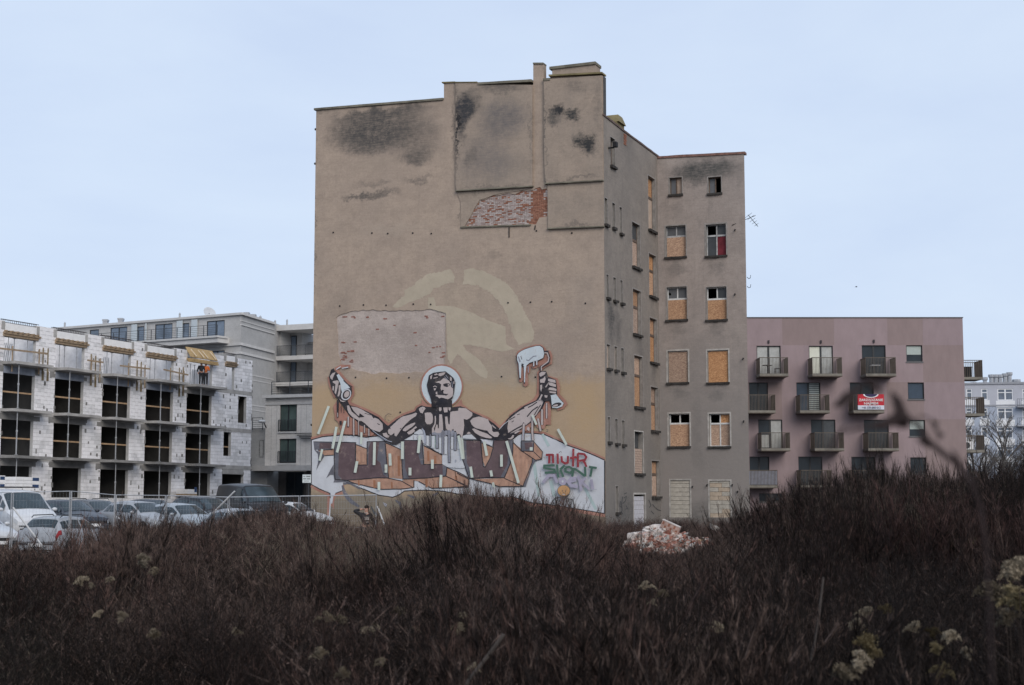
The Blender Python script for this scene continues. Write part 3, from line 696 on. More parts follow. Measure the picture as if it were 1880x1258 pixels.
# aerial and hooks on the far right edge of the wing
p = FW.pt(WL, FW.uv(1368, 403)[1], -.3)
ant = thing('tv_aerial', 'thin rooftop-style television aerial sticking out from the right edge of the tenement', 'aerial', p)
mb = MB(); r_ = FW.u
q = p + r_ * .55 + Vector((0, 0, .25)); mb.tube([p - r_ * .8 - Vector((0, 0, .3)) + FW.n * .35, q], .018); mb.build('mast', m_dark, ant)
mb = MB(); a0 = p + r_ * .1 + Vector((0, 0, .32)); a1 = p + r_ * .68 + Vector((0, 0, -.42)); mb.tube([a0, a1], .02)
for k in range(5):
    c = a0.lerp(a1, k / 5 + .05); d = (r_ * .7 + Vector((0, 0, .45))) * (.3 - .03 * k); mb.tube([c - d, c + d], .01, 4)
mb.build('boom', m_dark, ant)
mb = MB()
for y in (508, 525):
    p = FW.pt(WL, FW.uv(1371, y)[1], -.2); mb.tube([p, p + r_ * .1 - Vector((0, 0, .1)), p + r_ * .2 - Vector((0, 0, .06)), p + r_ * .22 + Vector((0, 0, .1))], .02)
mb.build_each('cable_hook', m_dark, tenement)
# ================================================================ the mural (flat paint on the gable, one thin film per coat)
ZM = {'A': (600, 670, 8.983), 'B': (700, 730, 13.975), 'C': (765, 665, 12.58), 'D': (760, 735, 10.064), 'E': (840, 730, 13.975), 'F': (930, 625, 8.983),
      'G': (980, 810, 9.3185), 'H': (560, 770, 6.267), 'I': (840, 770, 6.289), 'J': (840, 620, 5.989), 'S': (560, 480, 5.24), 'T': (820, 480, 5.24), 'P': (0, 0, 1)}
def Z(k, pts): x, y, s = ZM[k]; return [(x + a / s, y + b / s) for a, b in pts]
def paint(name, col, var=.16, scale=1.6):
    if 'paint_' + name in MATS: return MATS['paint_' + name]
    m = mat('paint_' + name, col, rough=.9, var=var, scale=scale, bump=.35, bscale=9, spec=.2); t = m.node_tree; p = t.nodes['Principled BSDF']
    src_ = p.inputs['Base Color'].links[0].from_socket; tcn = N(t, 'ShaderNodeTexCoord')   # worn: plaster grins through in flakes and a thin overall fade
    def nz_(sc_, d, a, b):
        n = N(t, 'ShaderNodeTexNoise'); n.inputs['Scale'].default_value = sc_; n.inputs['Detail'].default_value = d; n.inputs['Roughness'].default_value = .75; L(t, tcn.outputs['Object'], n.inputs['Vector'])
        r = N(t, 'ShaderNodeMapRange'); r.inputs['From Min'].default_value = a; r.inputs['From Max'].default_value = b; L(t, n.outputs['Fac'], r.inputs['Value']); return r.outputs['Result']
    f = math_node(t, 'MAXIMUM', math_node(t, 'MULTIPLY', nz_(3.2, 9, .56, .67), .42 if name in ('black', 'maroon') else .62), math_node(t, 'MULTIPLY_ADD', nz_(.7, 6, .35, .7), .09, .015), clamp=True)
    L(t, mixc(t, f, src_, (0.37, 0.30, 0.245)), p.inputs['Base Color'])
    return m
p_white = paint('white', (0.55, 0.565, 0.60), .10); p_black = paint('black', (0.022, 0.023, 0.032), .4); p_skin = paint('skin', (0.47, 0.405, 0.395), .10)
p_ice = paint('ice', (0.54, 0.60, 0.64), .08); p_salmon = paint('salmon', (0.36, 0.18, 0.14), .2); p_maroon = paint('maroon', (0.115, 0.078, 0.088), .22)
p_slate = paint('slate', (0.125, 0.128, 0.155), .22); p_orange = paint('orange', (0.40, 0.235, 0.17), .25, 2.6); p_mint = paint('mint', (0.55, 0.60, 0.54), .07)
p_grey = paint('drip_grey', (0.26, 0.27, 0.32), .2); p_red = paint('red', (0.27, 0.03, 0.045), .2); p_green = paint('green', (0.055, 0.13, 0.10), .2)
p_lilac = paint('lilac', (0.36, 0.33, 0.43), .15); p_bluegrey = paint('pale_slate', (0.36, 0.38, 0.45), .12); p_tan = paint('head_orange', (0.50, 0.28, 0.13), .15)
p_cover = paint("cover", (0.44, 0.376, 0.29), .10, 1.0); p_aqua = paint('aqua', (0.40, 0.50, 0.50), .15); p_dgrey = paint('dark_grey', (0.08, 0.085, 0.09), .3)
LAY = [0.004]
class Art:
    def __init__(s): s.mb = MB(); s.mats = []
    def mi(s, m):
        if m not in s.mats: s.mats.append(m)
        return s.mats.index(m)
    def fill(s, m, k, pts, rag=0.0):
        ring = Z(k, pts)
        if rag: ring = [(a, b) for a, b in wob(ring + [ring[0]], 3, rag, LAY[0] * 1000, .42 if rag > 1 else .15)][:-1]
        LAY[0] += .0005; s.mb.poly(FM, [[FM.uv(*p) for p in ring]], LAY[0], s.mi(m))
    def line(s, m, k, pts, wpx, wb=0.0):
        P = Z(k, pts)
        if wb: P = wob(P, 4, wb, LAY[0] * 1000)
        LAY[0] += .0005; stroke(s.mb, P, wpx, LAY[0], FM, s.mi(m))
    def ell(s, m, k, c, rx, ry, rot=0, n=28, ring=None):
        pts = []
        for i in range(n):
            th = 2 * math.pi * i / n; a, b = rx * math.cos(th), ry * math.sin(th)
            pts.append((c[0] + a * math.cos(rot) - b * math.sin(rot), c[1] + a * math.sin(rot) + b * math.cos(rot)))
        if ring: s.line(m, k, pts + [pts[0]], ring)
        else: s.fill(m, k, pts)
    def done(s, name, parent): return s.mb.build(name, s.mats, parent)

ar = Art()                                   # pale patches painted over older work
ar.fill(p_cover, 'S', [(840, 440), (905, 370), (960, 330), (965, 270), (1040, 235), (1080, 190), (1180, 120), (1290, 105), (1400, 75), (1440, 150), (1425, 200), (1330, 230), (1240, 265), (1200, 310), (1100, 360), (1000, 395), (900, 450)], 3.0)
ar.fill(p_cover, 'T', [(165, 80), (240, 74), (350, 90), (430, 130), (490, 165), (590, 215), (660, 310), (700, 390), (760, 500), (800, 560), (845, 690), (820, 780), (690, 800), (640, 700), (590, 560), (560, 470), (490, 370), (400, 290), (310, 235), (165, 215)], 3.0)
ar.fill(p_cover, 'P', [(786, 546), (797, 546), (800, 562), (830, 562), (862, 572), (895, 588), (928, 600), (929, 632), (945, 641), (920, 646), (895, 640), (862, 633), (850, 634), (858, 645), (880, 660), (896, 682), (894, 695), (880, 690), (862, 672), (846, 655), (840, 650), (828, 668), (822, 660), (820, 600), (818, 575), (786, 566)], 1.5)
ar.done('painted_over_patch', gable)

ar = Art()                                   # white cloud ground and its outlines
top_edge = [(571, 808), (592, 802), (624, 799), (649, 799.5), (672, 803), (700, 800), (740, 797), (790, 796), (850, 796), (905, 800), (942, 806), (951, 799), (961, 795), (983, 796), (1000, 798), (1022, 808), (1043, 818), (1060, 824), (1078, 831), (1095, 838), (1110.5, 845)]
bot_edge = [(1110.5, 943), (1062, 935), (1012, 927), (980, 924), (955, 917), (941, 912), (929, 914), (905, 913), (872, 911), (840, 907), (815, 902), (780, 900), (743, 901.5), (732, 909), (721, 913), (695, 909), (675, 901), (662, 896), (646, 889), (630, 887), (629, 901), (616, 906), (612, 912), (610, 925), (607, 924), (606, 906), (587, 898), (571, 889)]
ar.line(p_salmon, 'P', [(x, y - 2.4) for x, y in top_edge], 4.5, .4); ar.line(p_salmon, 'P', [(x, y + 3) for x, y in bot_edge[19:]], 5, .4); ar.line(p_salmon, 'P', [(x, y + 3.5) for x, y in bot_edge[:9]], 6, .4)
ar.fill(p_white, 'P', top_edge + bot_edge)
ar.line(p_black, 'P', top_edge, 2.0, .3); ar.line(p_black, 'P', bot_edge[0:20], 1.8, .3); ar.line(p_black, 'P', bot_edge[20:22], 1.6); ar.line(p_black, 'P', bot_edge[24:], 1.8, .3)
ar.line(p_black, 'P', [(1110.3, 846), (1110.3, 943)], 2.4); ar.line(p_black, 'P', [(572, 808), (572, 888)], 1.6)
ar.line(p_salmon, 'P', [(603, 908), (602, 955)], 3.5); ar.line(p_white, 'P', [(607, 915), (605, 948)], 2.2); ar.line(p_salmon, 'P', [(613, 912), (612, 935)], 2)
ar.line(p_slate, 'H', [(430, 760), (450, 830), (490, 900), (540, 950), (625, 1005)], [3, 6, 7, 7, 4]); ar.line(p_slate, 'H', [(440, 750), (500, 730), (560, 760), (640, 800)], 3)
ar.line(p_slate, 'H', [(1040, 930), (1090, 960), (1105, 1010), (1110, 1060)], [2, 5, 4, 2]); ar.line(p_slate, 'H', [(1180, 870), (1260, 900)], [2, 5]); ar.line(p_slate, 'H', [(1470, 880), (1530, 845)], [4, 3])
ar.line(p_bluegrey, 'H', [(900, 960), (940, 980), (930, 1000), (910, 975)], 1.2); ar.line(p_dgrey, 'H', [(760, 1000), (800, 1080), (860, 1110)], [2, 5, 2])
for k, pts, ww in [('I', [(980, 170), (1055, 310)], 5), ('I', [(880, 480), (945, 890)], 6), ('I', [(1075, 700), (1120, 890)], 6.5), ('I', [(1470, 790), (1600, 1040)], 5.5), ('I', [(110, 790), (125, 860)], 4)]: ar.line(p_aqua, k, pts, ww)
mural = ar.done('mural_ground', gable)

ar = Art()                                   # block letters
O = p_orange
ar.fill(O, 'H', [(150, 355), (305, 350), (305, 290), (335, 330), (330, 412), (230, 418)])
ar.fill(p_slate, 'H', [(98, 258), (180, 255), (305, 265), (305, 345), (200, 345), (110, 352)]); ar.fill(p_maroon, 'H', [(170, 268), (300, 272), (298, 338), (165, 338)])
ar.fill(p_slate, 'H', [(110, 350), (150, 400), (155, 480), (130, 590), (175, 500), (230, 418), (190, 380)]); ar.fill(p_slate, 'H', [(300, 570), (330, 520), (340, 640), (290, 640), (245, 680)])
ar.line(p_black, 'H', [(150, 355), (305, 350), (335, 330)], 1.5); ar.line(p_black, 'H', [(230, 418), (330, 412)], 1.5); ar.line(p_black, 'H', [(98, 258), (305, 262), (335, 330)], 1.3)
for P_ in ([(590, 290), (718, 340), (718, 522), (590, 525)], [(932, 275), (1110, 350), (1118, 640), (1150, 690), (965, 672), (955, 600)], [(470, 700), (700, 678), (960, 675), (1110, 710), (1245, 785), (1100, 800), (880, 805), (720, 770), (580, 735)],
           [(1150, 690), (1255, 700), (1255, 785), (1110, 710)], [(1370, 300), (1430, 330), (1582, 410), (1585, 518), (1375, 518)], [(1636, 560), (1875, 665), (1875, 770), (1625, 652)], [(1190, 690), (1625, 655), (1850, 775), (1660, 785), (1460, 792), (1310, 715)]): ar.fill(O, 'H', P_)
ar.fill(O, 'I', [(0, 620), (135, 690), (130, 782), (0, 782)])
ar.fill(p_slate, 'H', [(340, 700), (330, 640), (345, 600), (345, 690), (440, 700), (600, 750), (700, 790), (560, 735), (450, 722), (330, 725)])
for P_ in ([(590, 290), (718, 340)], [(935, 275), (1000, 300), (1110, 350)], [(470, 700), (580, 738), (720, 772), (880, 806), (1100, 802), (1245, 786), (1110, 710), (960, 678)], [(1255, 700), (1255, 785)], [(1365, 300), (1430, 335), (1582, 412), (1585, 518)], [(1636, 556), (1760, 605), (1878, 668)], [(1310, 715), (1460, 793), (1660, 787), (1878, 770), (1625, 655)]): ar.line(p_black, 'H', P_, 1.6, .4)
for x, y0, y1, ww in [(625, 370, 500, 4), (670, 400, 490, 3), (985, 400, 660, 4), (1030, 440, 650, 3), (1080, 420, 650, 4), (1420, 360, 480, 4), (1500, 420, 505, 4), (620, 700, 760, 3), (800, 700, 790, 4), (1000, 720, 790, 3), (1400, 690, 780, 4), (1560, 680, 770, 4), (1740, 650, 700, 4)]:
    ar.line(paint('orange_light', (0.46, 0.27, 0.19), .2) if int(x) % 20 else paint('orange_deep', (0.33, 0.15, 0.085), .2), 'H', [(x, y0), (x + 3, y1)], ww)
# U
ar.fill(p_maroon, 'H', [(340, 265), (430, 262), (585, 270), (585, 525), (718, 525), (718, 258), (925, 255), (945, 480), (965, 675), (700, 682), (480, 700), (350, 690)])
ar.fill(p_slate, 'H', [(340, 268), (395, 266), (385, 640), (430, 694), (350, 690)]); ar.fill(p_slate, 'H', [(860, 256), (925, 256), (945, 480), (965, 672), (905, 640), (870, 500), (830, 470)]); ar.fill(p_slate, 'H', [(718, 262), (760, 260), (735, 330), (730, 520), (718, 524)])
ar.line(p_black, 'H', [(340, 265), (430, 262), (585, 270), (585, 525), (718, 525), (718, 258), (925, 255), (935, 400), (965, 675), (840, 672), (700, 684), (480, 702), (350, 690), (340, 480), (340, 268)], 1.7, .4)
# L
ar.fill(p_maroon, 'H', [(1110, 240), (1355, 245), (1370, 520), (1640, 520), (1625, 652), (1400, 672), (1130, 687)])
ar.fill(p_slate, 'H', [(1112, 244), (1150, 244), (1155, 560), (1200, 682), (1132, 686)]); ar.fill(p_slate, 'H', [(1330, 245), (1355, 247), (1370, 520), (1340, 520), (1310, 420)]); ar.fill(p_slate, 'H', [(1585, 521), (1640, 521), (1626, 650), (1590, 652)])
ar.line(p_black, 'H', [(1110, 240), (1355, 245), (1370, 520), (1640, 520), (1625, 652), (1400, 674), (1130, 688), (1118, 480), (1110, 243)], 1.7, .4)
# V
ar.fill(O, 'I', [(280, 265), (412, 320), (412, 400), (322, 550), (295, 470)]); ar.fill(O, 'I', [(648, 270), (870, 440), (865, 500), (820, 650), (760, 772), (545, 682), (620, 490), (640, 390)]); ar.fill(O, 'I', [(170, 690), (545, 680), (760, 772), (600, 775), (470, 772), (400, 742)])
for x, y0, y1 in [(700, 330, 600), (760, 420, 680), (800, 460, 600), (560, 700, 760), (350, 360, 470)]: ar.line(paint('orange_light', (0.46, 0.27, 0.19)), 'I', [(x, y0), (x + 4, y1)], 4)
ar.fill(p_slate, 'I', [(868, 470), (940, 470), (900, 490), (870, 540), (830, 660), (790, 780), (760, 772), (820, 650)])
ar.fill(p_maroon, 'I', [(65, 240), (270, 245), (285, 420), (302, 545), (325, 550), (385, 440), (415, 330), (420, 245), (645, 242), (640, 400), (620, 490), (545, 672), (330, 670), (140, 682), (60, 470)])
ar.fill(p_slate, 'I', [(66, 245), (105, 245), (110, 500), (200, 676), (142, 681), (60, 470)]); ar.fill(p_slate, 'I', [(600, 243), (645, 243), (640, 400), (620, 490), (545, 671), (500, 668), (580, 520)])
ar.line(p_black, 'I', [(65, 240), (270, 245), (285, 420), (302, 545), (325, 552), (385, 440), (415, 330), (420, 245)], 1.7, .3); ar.line(p_black, 'I', [(645, 242), (640, 400), (620, 490), (545, 674), (330, 672), (140, 685), (60, 470), (50, 440)], 1.7, .3)
for P_ in ([(275, 270), (412, 322)], [(648, 268), (740, 365), (868, 440)], [(170, 690), (400, 745), (480, 776), (765, 774), (545, 682)], [(868, 442), (865, 500), (760, 772)], [(0, 620), (135, 690), (130, 784), (0, 784)], [(0, 720), (130, 780)]): ar.line(p_black, 'I', P_, 1.5, .3)
# i
ar.fill(O, 'I', [(888, 262), (985, 375), (975, 462), (880, 372)]); ar.fill(O, 'I', [(755, 372), (880, 370), (975, 462), (905, 472)])
ar.line(p_black, 'I', [(888, 262), (985, 375), (975, 462), (905, 472), (755, 372)], 1.4); ar.line(p_black, 'I', [(880, 372), (975, 462)], 1.4)
ar.fill(p_slate, 'I', [(740, 250), (885, 250), (880, 372), (740, 367)]); ar.fill(p_maroon, 'I', [(775, 270), (870, 265), (868, 320), (790, 355)]); ar.line(p_black, 'I', [(740, 250), (885, 250), (880, 372), (740, 367), (740, 250)], 1.5); ar.fill(p_mint, 'I', [(838, 322), (872, 322), (872, 360), (838, 360)])
ar.done('mural_lettering', gable)

ar = Art()                                   # white run of paint below the chest
ar.fill(p_white, 'D', [(235, 655), (905, 655), (945, 1085), (900, 1090), (962, 1240), (900, 1258), (640, 1240), (530, 1180), (530, 1000), (400, 930), (300, 880), (238, 830)])
ar.fill(p_mint, 'D', [(880, 700), (915, 700), (945, 1085), (900, 1090)]); ar.fill(p_aqua, 'D', [(330, 655), (410, 660), (410, 880), (330, 860)])
ar.fill(p_white, 'B', [(850, 910), (1000, 810), (1060, 830), (1100, 930), (960, 945), (860, 935)]); ar.fill(p_white, 'B', [(600, 1090), (820, 970), (820, 1090)]); ar.fill(p_white, 'B', [(855, 970), (915, 970), (915, 1090), (855, 1090)]); ar.fill(p_white, 'B', [(960, 950), (1105, 950), (1130, 1200), (1080, 1160), (1060, 1090), (960, 1090)])
ar.line(p_black, 'D', [(235, 830), (300, 870), (400, 940), (530, 1000)], 1.5, .4); ar.line(p_black, 'D', [(905, 1090), (962, 1250)], 1.8)

# halo, glow
for k, pts in [('A', [(350, 575), (400, 640), (520, 690), (700, 765), (860, 850), (1010, 985)]), ('B', [(180, 720), (400, 545), (600, 435), (880, 335), (930, 245), (1040, 190), (1170, 218), (1310, 235)]), ('E', [(0, 222), (80, 205), (180, 240), (300, 340), (520, 430), (760, 520), (950, 650), (1090, 775), (1280, 600), (1480, 420), (1677, 230)]),
               ('F', [(60, 1250), (200, 1150), (350, 1060), (470, 980), (530, 890), (535, 760), (535, 640), (535, 540), (570, 490), (560, 430), (640, 380), (690, 330)]), ('F', [(690, 610), (830, 650), (865, 760), (860, 900), (960, 1000), (985, 1050), (930, 1110), (840, 1140)]), ('A', [(45, 200), (60, 320), (110, 450), (150, 540)]), ('A', [(150, 60), (210, 130), (300, 235), (430, 360), (440, 480), (380, 590)]), ('A', [(150, 70), (250, 20), (400, 25)])]:
    ar.line(p_salmon, k, pts, 5.5, .3)
ar.fill(p_salmon, 'F', [(160, 250), (190, 180), (300, 120), (480, 70), (580, 70), (650, 130), (660, 165), (730, 170), (765, 260), (755, 390), (660, 440), (600, 480), (540, 470), (545, 400), (500, 460), (440, 470), (410, 420), (390, 540), (360, 560), (365, 740), (320, 770), (275, 740), (285, 640), (260, 690), (215, 690), (190, 480), (180, 350)])
ar.fill(p_salmon, 'F', [(600, 1000), (740, 1000), (740, 1250), (560, 1250), (480, 1250), (560, 1150)]); ar.fill(p_salmon, 'P', [(973, 765), (1012, 750), (1012, 780), (1003, 780), (1000, 788), (988, 786), (980, 776), (972, 790), (960, 793), (950, 795), (955, 780)])
ar.fill(p_salmon, 'P', [(640, 760), (660, 775), (690, 795), (684, 801), (650, 798), (628, 797), (622, 775), (616, 770), (613, 745), (620, 735)], 1.0)
ar.ell(p_salmon, 'P', (811.8, 709.5), 39.6, 40.6); ar.ell(p_ice, 'P', (811.8, 709.8), 36.8, 38)
ar.fill(p_salmon, 'P', [(775, 733), (787, 744), (800, 752), (775, 752)]); ar.fill(p_salmon, 'P', [(848, 733), (838, 744), (830, 751), (852, 748)])
# black mass of arms, neck and torso
K = p_black
ar.fill(K, 'A', [(165, 530), (350, 575), (372, 640), (400, 672), (520, 700), (700, 780), (860, 862), (1010, 1005), (1020, 1262), (900, 1200), (740, 1105), (715, 1065), (640, 1030), (560, 1000), (480, 910), (390, 860), (350, 800), (290, 700), (215, 600)])
ar.fill(K, 'B', [(-10, 580), (180, 735), (400, 560), (600, 450), (880, 350), (930, 260), (1040, 205), (1170, 235), (1330, 250), (1330, 970), (1160, 970), (1110, 880), (1050, 790), (990, 800), (850, 910), (780, 975), (560, 1110), (400, 1215), (300, 1210), (100, 1130), (-10, 1010)])
ar.fill(K, 'D', [(330, 0), (715, 0), (715, 130), (870, 110), (980, 150), (1100, 225), (1250, 290), (1300, 330), (1300, 740), (1200, 735), (900, 650), (870, 690), (830, 640), (800, 670), (720, 670), (640, 680), (600, 650), (560, 660), (480, 665), (410, 650), (340, 660), (310, 660), (220, 640), (190, 560), (150, 520), (150, 95), (240, 125), (335, 130)])
ar.fill(K, 'E', [(0, 240), (80, 225), (180, 260), (300, 360), (520, 450), (760, 540), (950, 670), (1090, 795), (1340, 600), (1380, 960), (1600, 890), (1420, 1085), (1250, 1092), (1080, 1100), (930, 1092), (780, 1068), (590, 1050), (440, 960), (370, 935), (300, 955), (150, 980), (0, 700)])
# right forearm
ar.fill(K, 'J', [(920, 612), (870, 690), (735, 750), (595, 850), (545, 905), (480, 1010), (560, 1085), (610, 1085), (660, 1050), (740, 985), (820, 930), (895, 830), (935, 790), (975, 700), (960, 630)])
ar.fill(p_skin, 'J', [(925, 640), (885, 695), (745, 765), (610, 865), (565, 905), (555, 1000), (565, 1060), (640, 1035), (720, 990), (800, 930), (870, 850), (915, 785), (950, 700), (950, 645)], .5)
for pts, ww in [([(620, 835), (680, 800), (740, 775)], 2), ([(780, 770), (830, 745), (880, 710)], 2), ([(770, 870), (830, 800), (890, 760)], 2.2), ([(575, 905), (640, 870)], 1.6), ([(600, 930), (625, 915)], 1.2), ([(560, 1060), (640, 1010), (720, 965), (735, 935)], 2.5), ([(850, 850), (880, 800), (920, 740)], 1.6), ([(660, 850), (690, 840)], 1.2)]: ar.line(K, 'J', pts, ww, .3)
for pts, ww in [([(735, 945), (730, 1040), (725, 1130)], 3.8), ([(828, 880), (828, 1040), (835, 1130)], 3.4), ([(935, 790), (935, 960)], 3.5), ([(985, 720), (985, 890)], 2.4), ([(890, 890), (920, 1030)], 3.5)]:
    ar.line(K, 'J', pts, ww + 1.6); ar.line(p_skin, 'J', pts, ww)
ar.line(p_bluegrey, 'J', [(735, 1010), (728, 1125)], 2.0); ar.fill(p_skin, 'J', [(765, 1010), (780, 975), (800, 1000), (795, 1030)])
ar.fill(p_skin, 'E', [(1300, 1050), (1360, 1045), (1400, 1010), (1420, 970), (1465, 965), (1450, 1030), (1390, 1078), (1330, 1072)]); ar.fill(p_skin, 'E', [(1465, 910), (1560, 850), (1640, 850), (1500, 935)])
ar.line(p_white, 'E', [(1085, 820), (1200, 690), (1320, 600)], 1.0)
# torso skin
SK = p_skin
ar.fill(SK, 'B', [(185, 850), (240, 770), (420, 600), (520, 510), (620, 475), (800, 430), (905, 390), (942, 412), (900, 485), (780, 560), (640, 680), (540, 800), (450, 930), (400, 1000), (360, 985), (352, 905), (300, 950), (262, 975), (200, 930)], .5); ar.line(K, 'B', [(225, 800), (250, 775)], 2.6); ar.line(K, 'B', [(500, 810), (530, 780)], 1.2)
ar.fill(SK, 'B', [(565, 830), (640, 750), (780, 675), (880, 640), (893, 670), (820, 745), (700, 830), (640, 868), (585, 862)]); ar.fill(SK, 'B', [(678, 900), (800, 820), (905, 735), (935, 770), (862, 820), (882, 862), (800, 930), (720, 952)]); ar.fill(SK, 'B', [(60, 925), (130, 908), (170, 960), (232, 985), (190, 1042), (108, 1000)])
ar.fill(SK, 'B', [(978, 295), (1020, 258), (1080, 235), (1130, 250), (1152, 290), (1108, 345), (1080, 412), (1020, 390), (995, 340)]); ar.line(K, 'B', [(1065, 295), (1085, 300)], 1)
ar.fill(SK, 'B', [(1130, 400), (1200, 385), (1285, 388), (1330, 440), (1342, 520), (1332, 650), (1272, 690), (1190, 686), (1145, 620), (1138, 500)]); ar.line(p_bluegrey, 'B', [(0, 1000), (120, 1090), (290, 1140)], 1.4); ar.line(p_bluegrey, 'B', [(1060, 790), (1110, 860), (1135, 960), (1145, 1190)], [1.5, 3, 3, 2.5]); 
ar.fill(p_grey, 'D', [(345, 560), (400, 560), (580, 570), (600, 560), (640, 560), (760, 560), (780, 660), (720, 660), (690, 700), (650, 700), (640, 650), (600, 640), (575, 680), (560, 900), (530, 900), (525, 690), (480, 680), (465, 700), (415, 690), (405, 640), (345, 640)])
ar.fill(SK, 'D', [(395, 295), (415, 290), (420, 340), (415, 440), (380, 520), (390, 590), (345, 600), (345, 520), (390, 440), (398, 360)]); ar.fill(SK, 'D', [(480, 262), (530, 262), (548, 430), (552, 560), (500, 605), (440, 605), (395, 590), (400, 545), (430, 450), (450, 455), (455, 520), (472, 520), (478, 400)], .4)
ar.fill(SK, 'D', [(685, 215), (780, 190), (850, 140), (970, 150), (1040, 200), (1092, 235), (1092, 285), (1045, 330), (990, 360), (930, 350), (942, 470), (925, 580), (908, 660), (880, 685), (872, 640), (845, 622), (820, 625), (795, 650), (780, 600), (745, 550), (720, 545), (690, 590), (650, 570), (610, 530), (595, 430), (585, 305), (630, 300), (650, 440), (670, 445)], .4)
ar.line(K, 'D', [(770, 570), (785, 610), (782, 640)], [3, 3.4, 1]); ar.line(K, 'D', [(730, 535), (742, 545)], 1.6); ar.line(K, 'D', [(700, 190), (830, 175)], 4); ar.line(p_bluegrey, 'D', [(640, 560), (660, 590), (700, 610)], 2)
ar.fill(SK, 'D', [(475, 110), (520, 108), (522, 185), (495, 208), (475, 190)]); ar.fill(SK, 'D', [(565, 50), (655, 25), (688, 60), (695, 150), (680, 200), (652, 175), (640, 90), (632, 222), (570, 228), (555, 150)])
for pts, ww in [([(440, 640), (445, 800), (440, 895)], 4.6), ([(550, 560), (548, 800), (545, 1000)], 3.2), ([(662, 560), (662, 900), (668, 1155)], 4.2), ([(778, 600), (775, 800), (775, 930)], 4.8), ([(315, 640), (318, 860)], 2)]:
    ar.line(K, 'D', pts, ww + .9); ar.line(p_grey, 'D', [(a, b - 8) for a, b in pts], ww - .4)
for pts, ww in [([(265, 655), (262, 840)], 3.4), ([(372, 660), (368, 880)], 5), ([(500, 690), (500, 980)], 4), ([(605, 680), (602, 1000)], 5), ([(720, 680), (720, 900)], 4), ([(845, 690), (850, 900)], 5)]: ar.line(p_white, 'D', pts, ww)
ar.line(p_bluegrey, 'D', [(785, 1095), (800, 1110), (785, 1140), (775, 1115), (785, 1095)], .9)
ar.fill(SK, 'E', [(340, 600), (420, 520), (570, 490), (690, 520), (800, 560), (830, 640), (900, 720), (910, 860), (940, 890), (1060, 880), (1092, 940), (1040, 1012), (960, 1012), (830, 920), (780, 850), (690, 840), (500, 790), (440, 760), (380, 690)], .4); ar.fill(SK, 'E', [(390, 810), (450, 795), (540, 840), (640, 880), (780, 930), (905, 1025), (880, 1052), (760, 1040), (600, 990), (470, 910)]); ar.fill(SK, 'E', [(900, 690), (1015, 795), (990, 800), (920, 745)])
ar.fill(p_white, 'E', [(155, 985), (250, 955), (380, 948), (510, 1072), (340, 1065), (160, 1050)]); ar.fill(SK, 'E', [(250, 920), (310, 880), (370, 920), (300, 942)]); ar.fill(p_white, 'E', [(610, 1065), (760, 1090), (915, 1180), (900, 1245), (800, 1200), (690, 1170)])
# head
ar.fill(K, 'C', [(250, 530), (285, 400), (300, 310), (400, 250), (560, 225), (685, 215), (780, 290), (870, 370), (912, 480), (895, 600), (885, 700), (850, 830), (800, 900), (825, 1045), (380, 1045), (360, 920), (320, 780), (280, 680)])
ar.fill(SK, 'C', [(455, 475), (520, 440), (560, 440), (640, 370), (700, 390), (760, 430), (800, 480), (815, 580), (860, 615), (862, 700), (850, 790), (790, 832), (740, 860), (640, 832), (590, 820), (540, 840), (500, 800), (450, 785), (480, 758), (640, 770), (735, 745), (640, 725), (622, 645), (592, 690), (570, 600), (585, 520), (540, 485)])
ar.line(K, 'C', [(640, 755), (700, 768), (740, 735)], 1.6); ar.fill(K, 'C', [(630, 510), (700, 490), (770, 495), (800, 530), (720, 582), (640, 555)]); ar.fill(SK, 'C', [(735, 512), (775, 512), (765, 545), (738, 545)]); ar.fill(K, 'C', [(600, 640), (650, 650), (630, 690), (600, 740), (560, 735)])
ar.line(p_skin, 'C', [(400, 575), (440, 552), (485, 580)], 1.3); ar.fill(SK, 'C', [(410, 612), (470, 605), (452, 650), (425, 660)]); ar.fill(SK, 'C', [(458, 700), (492, 680), (500, 752), (462, 742)])
for P_ in ([(330, 335), (380, 290), (368, 380), (340, 402)], [(420, 290), (480, 262), (520, 290), (440, 308)], [(400, 368), (500, 340), (510, 358), (410, 385)], [(530, 262), (640, 240), (690, 242), (645, 300), (565, 330), (520, 310)], [(790, 335), (832, 370), (830, 435), (785, 430)], [(868, 450), (892, 440), (890, 505), (870, 512)]): ar.fill(SK, 'C', P_)
for pts in ([(690, 300), (750, 380)], [(660, 340), (740, 420)], [(830, 450), (850, 590)]): ar.line(p_grey, 'C', pts, 1.2)
# left hand and spray can
ar.fill(K, 'A', [(85, 85), (130, 58), (150, 120), (212, 155), (300, 250), (425, 380), (432, 470), (395, 545), (340, 590), (250, 605), (170, 540), (110, 440), (75, 320), (52, 200)])
ar.fill(p_ice, 'A', [(178, 172), (212, 152), (300, 262), (400, 382), (300, 422), (272, 470), (250, 400), (240, 310), (205, 240)]); ar.ell(p_white, 'A', (335, 492), 78, 98, .5); ar.ell(K, 'A', (338, 492), 58, 78, .5); ar.ell(p_skin, 'A', (345, 488), 40, 55, .5)
ar.line(K, 'A', [(290, 260), (340, 310), (440, 365)], 1.2); ar.line(p_bluegrey, 'A', [(300, 415), (400, 380)], 1.2)
for P_ in ([(115, 272), (190, 258), (216, 280), (200, 350), (165, 490), (145, 462), (160, 322), (115, 292)], [(212, 342), (247, 330), (238, 470), (215, 522), (192, 520), (214, 420)], [(70, 190), (110, 140), (160, 125), (125, 195), (108, 250), (80, 230)], [(115, 350), (137, 358), (130, 430), (108, 412)], [(225, 560), (260, 590), (330, 605), (280, 615), (240, 600)]): ar.fill(p_skin, 'A', P_)
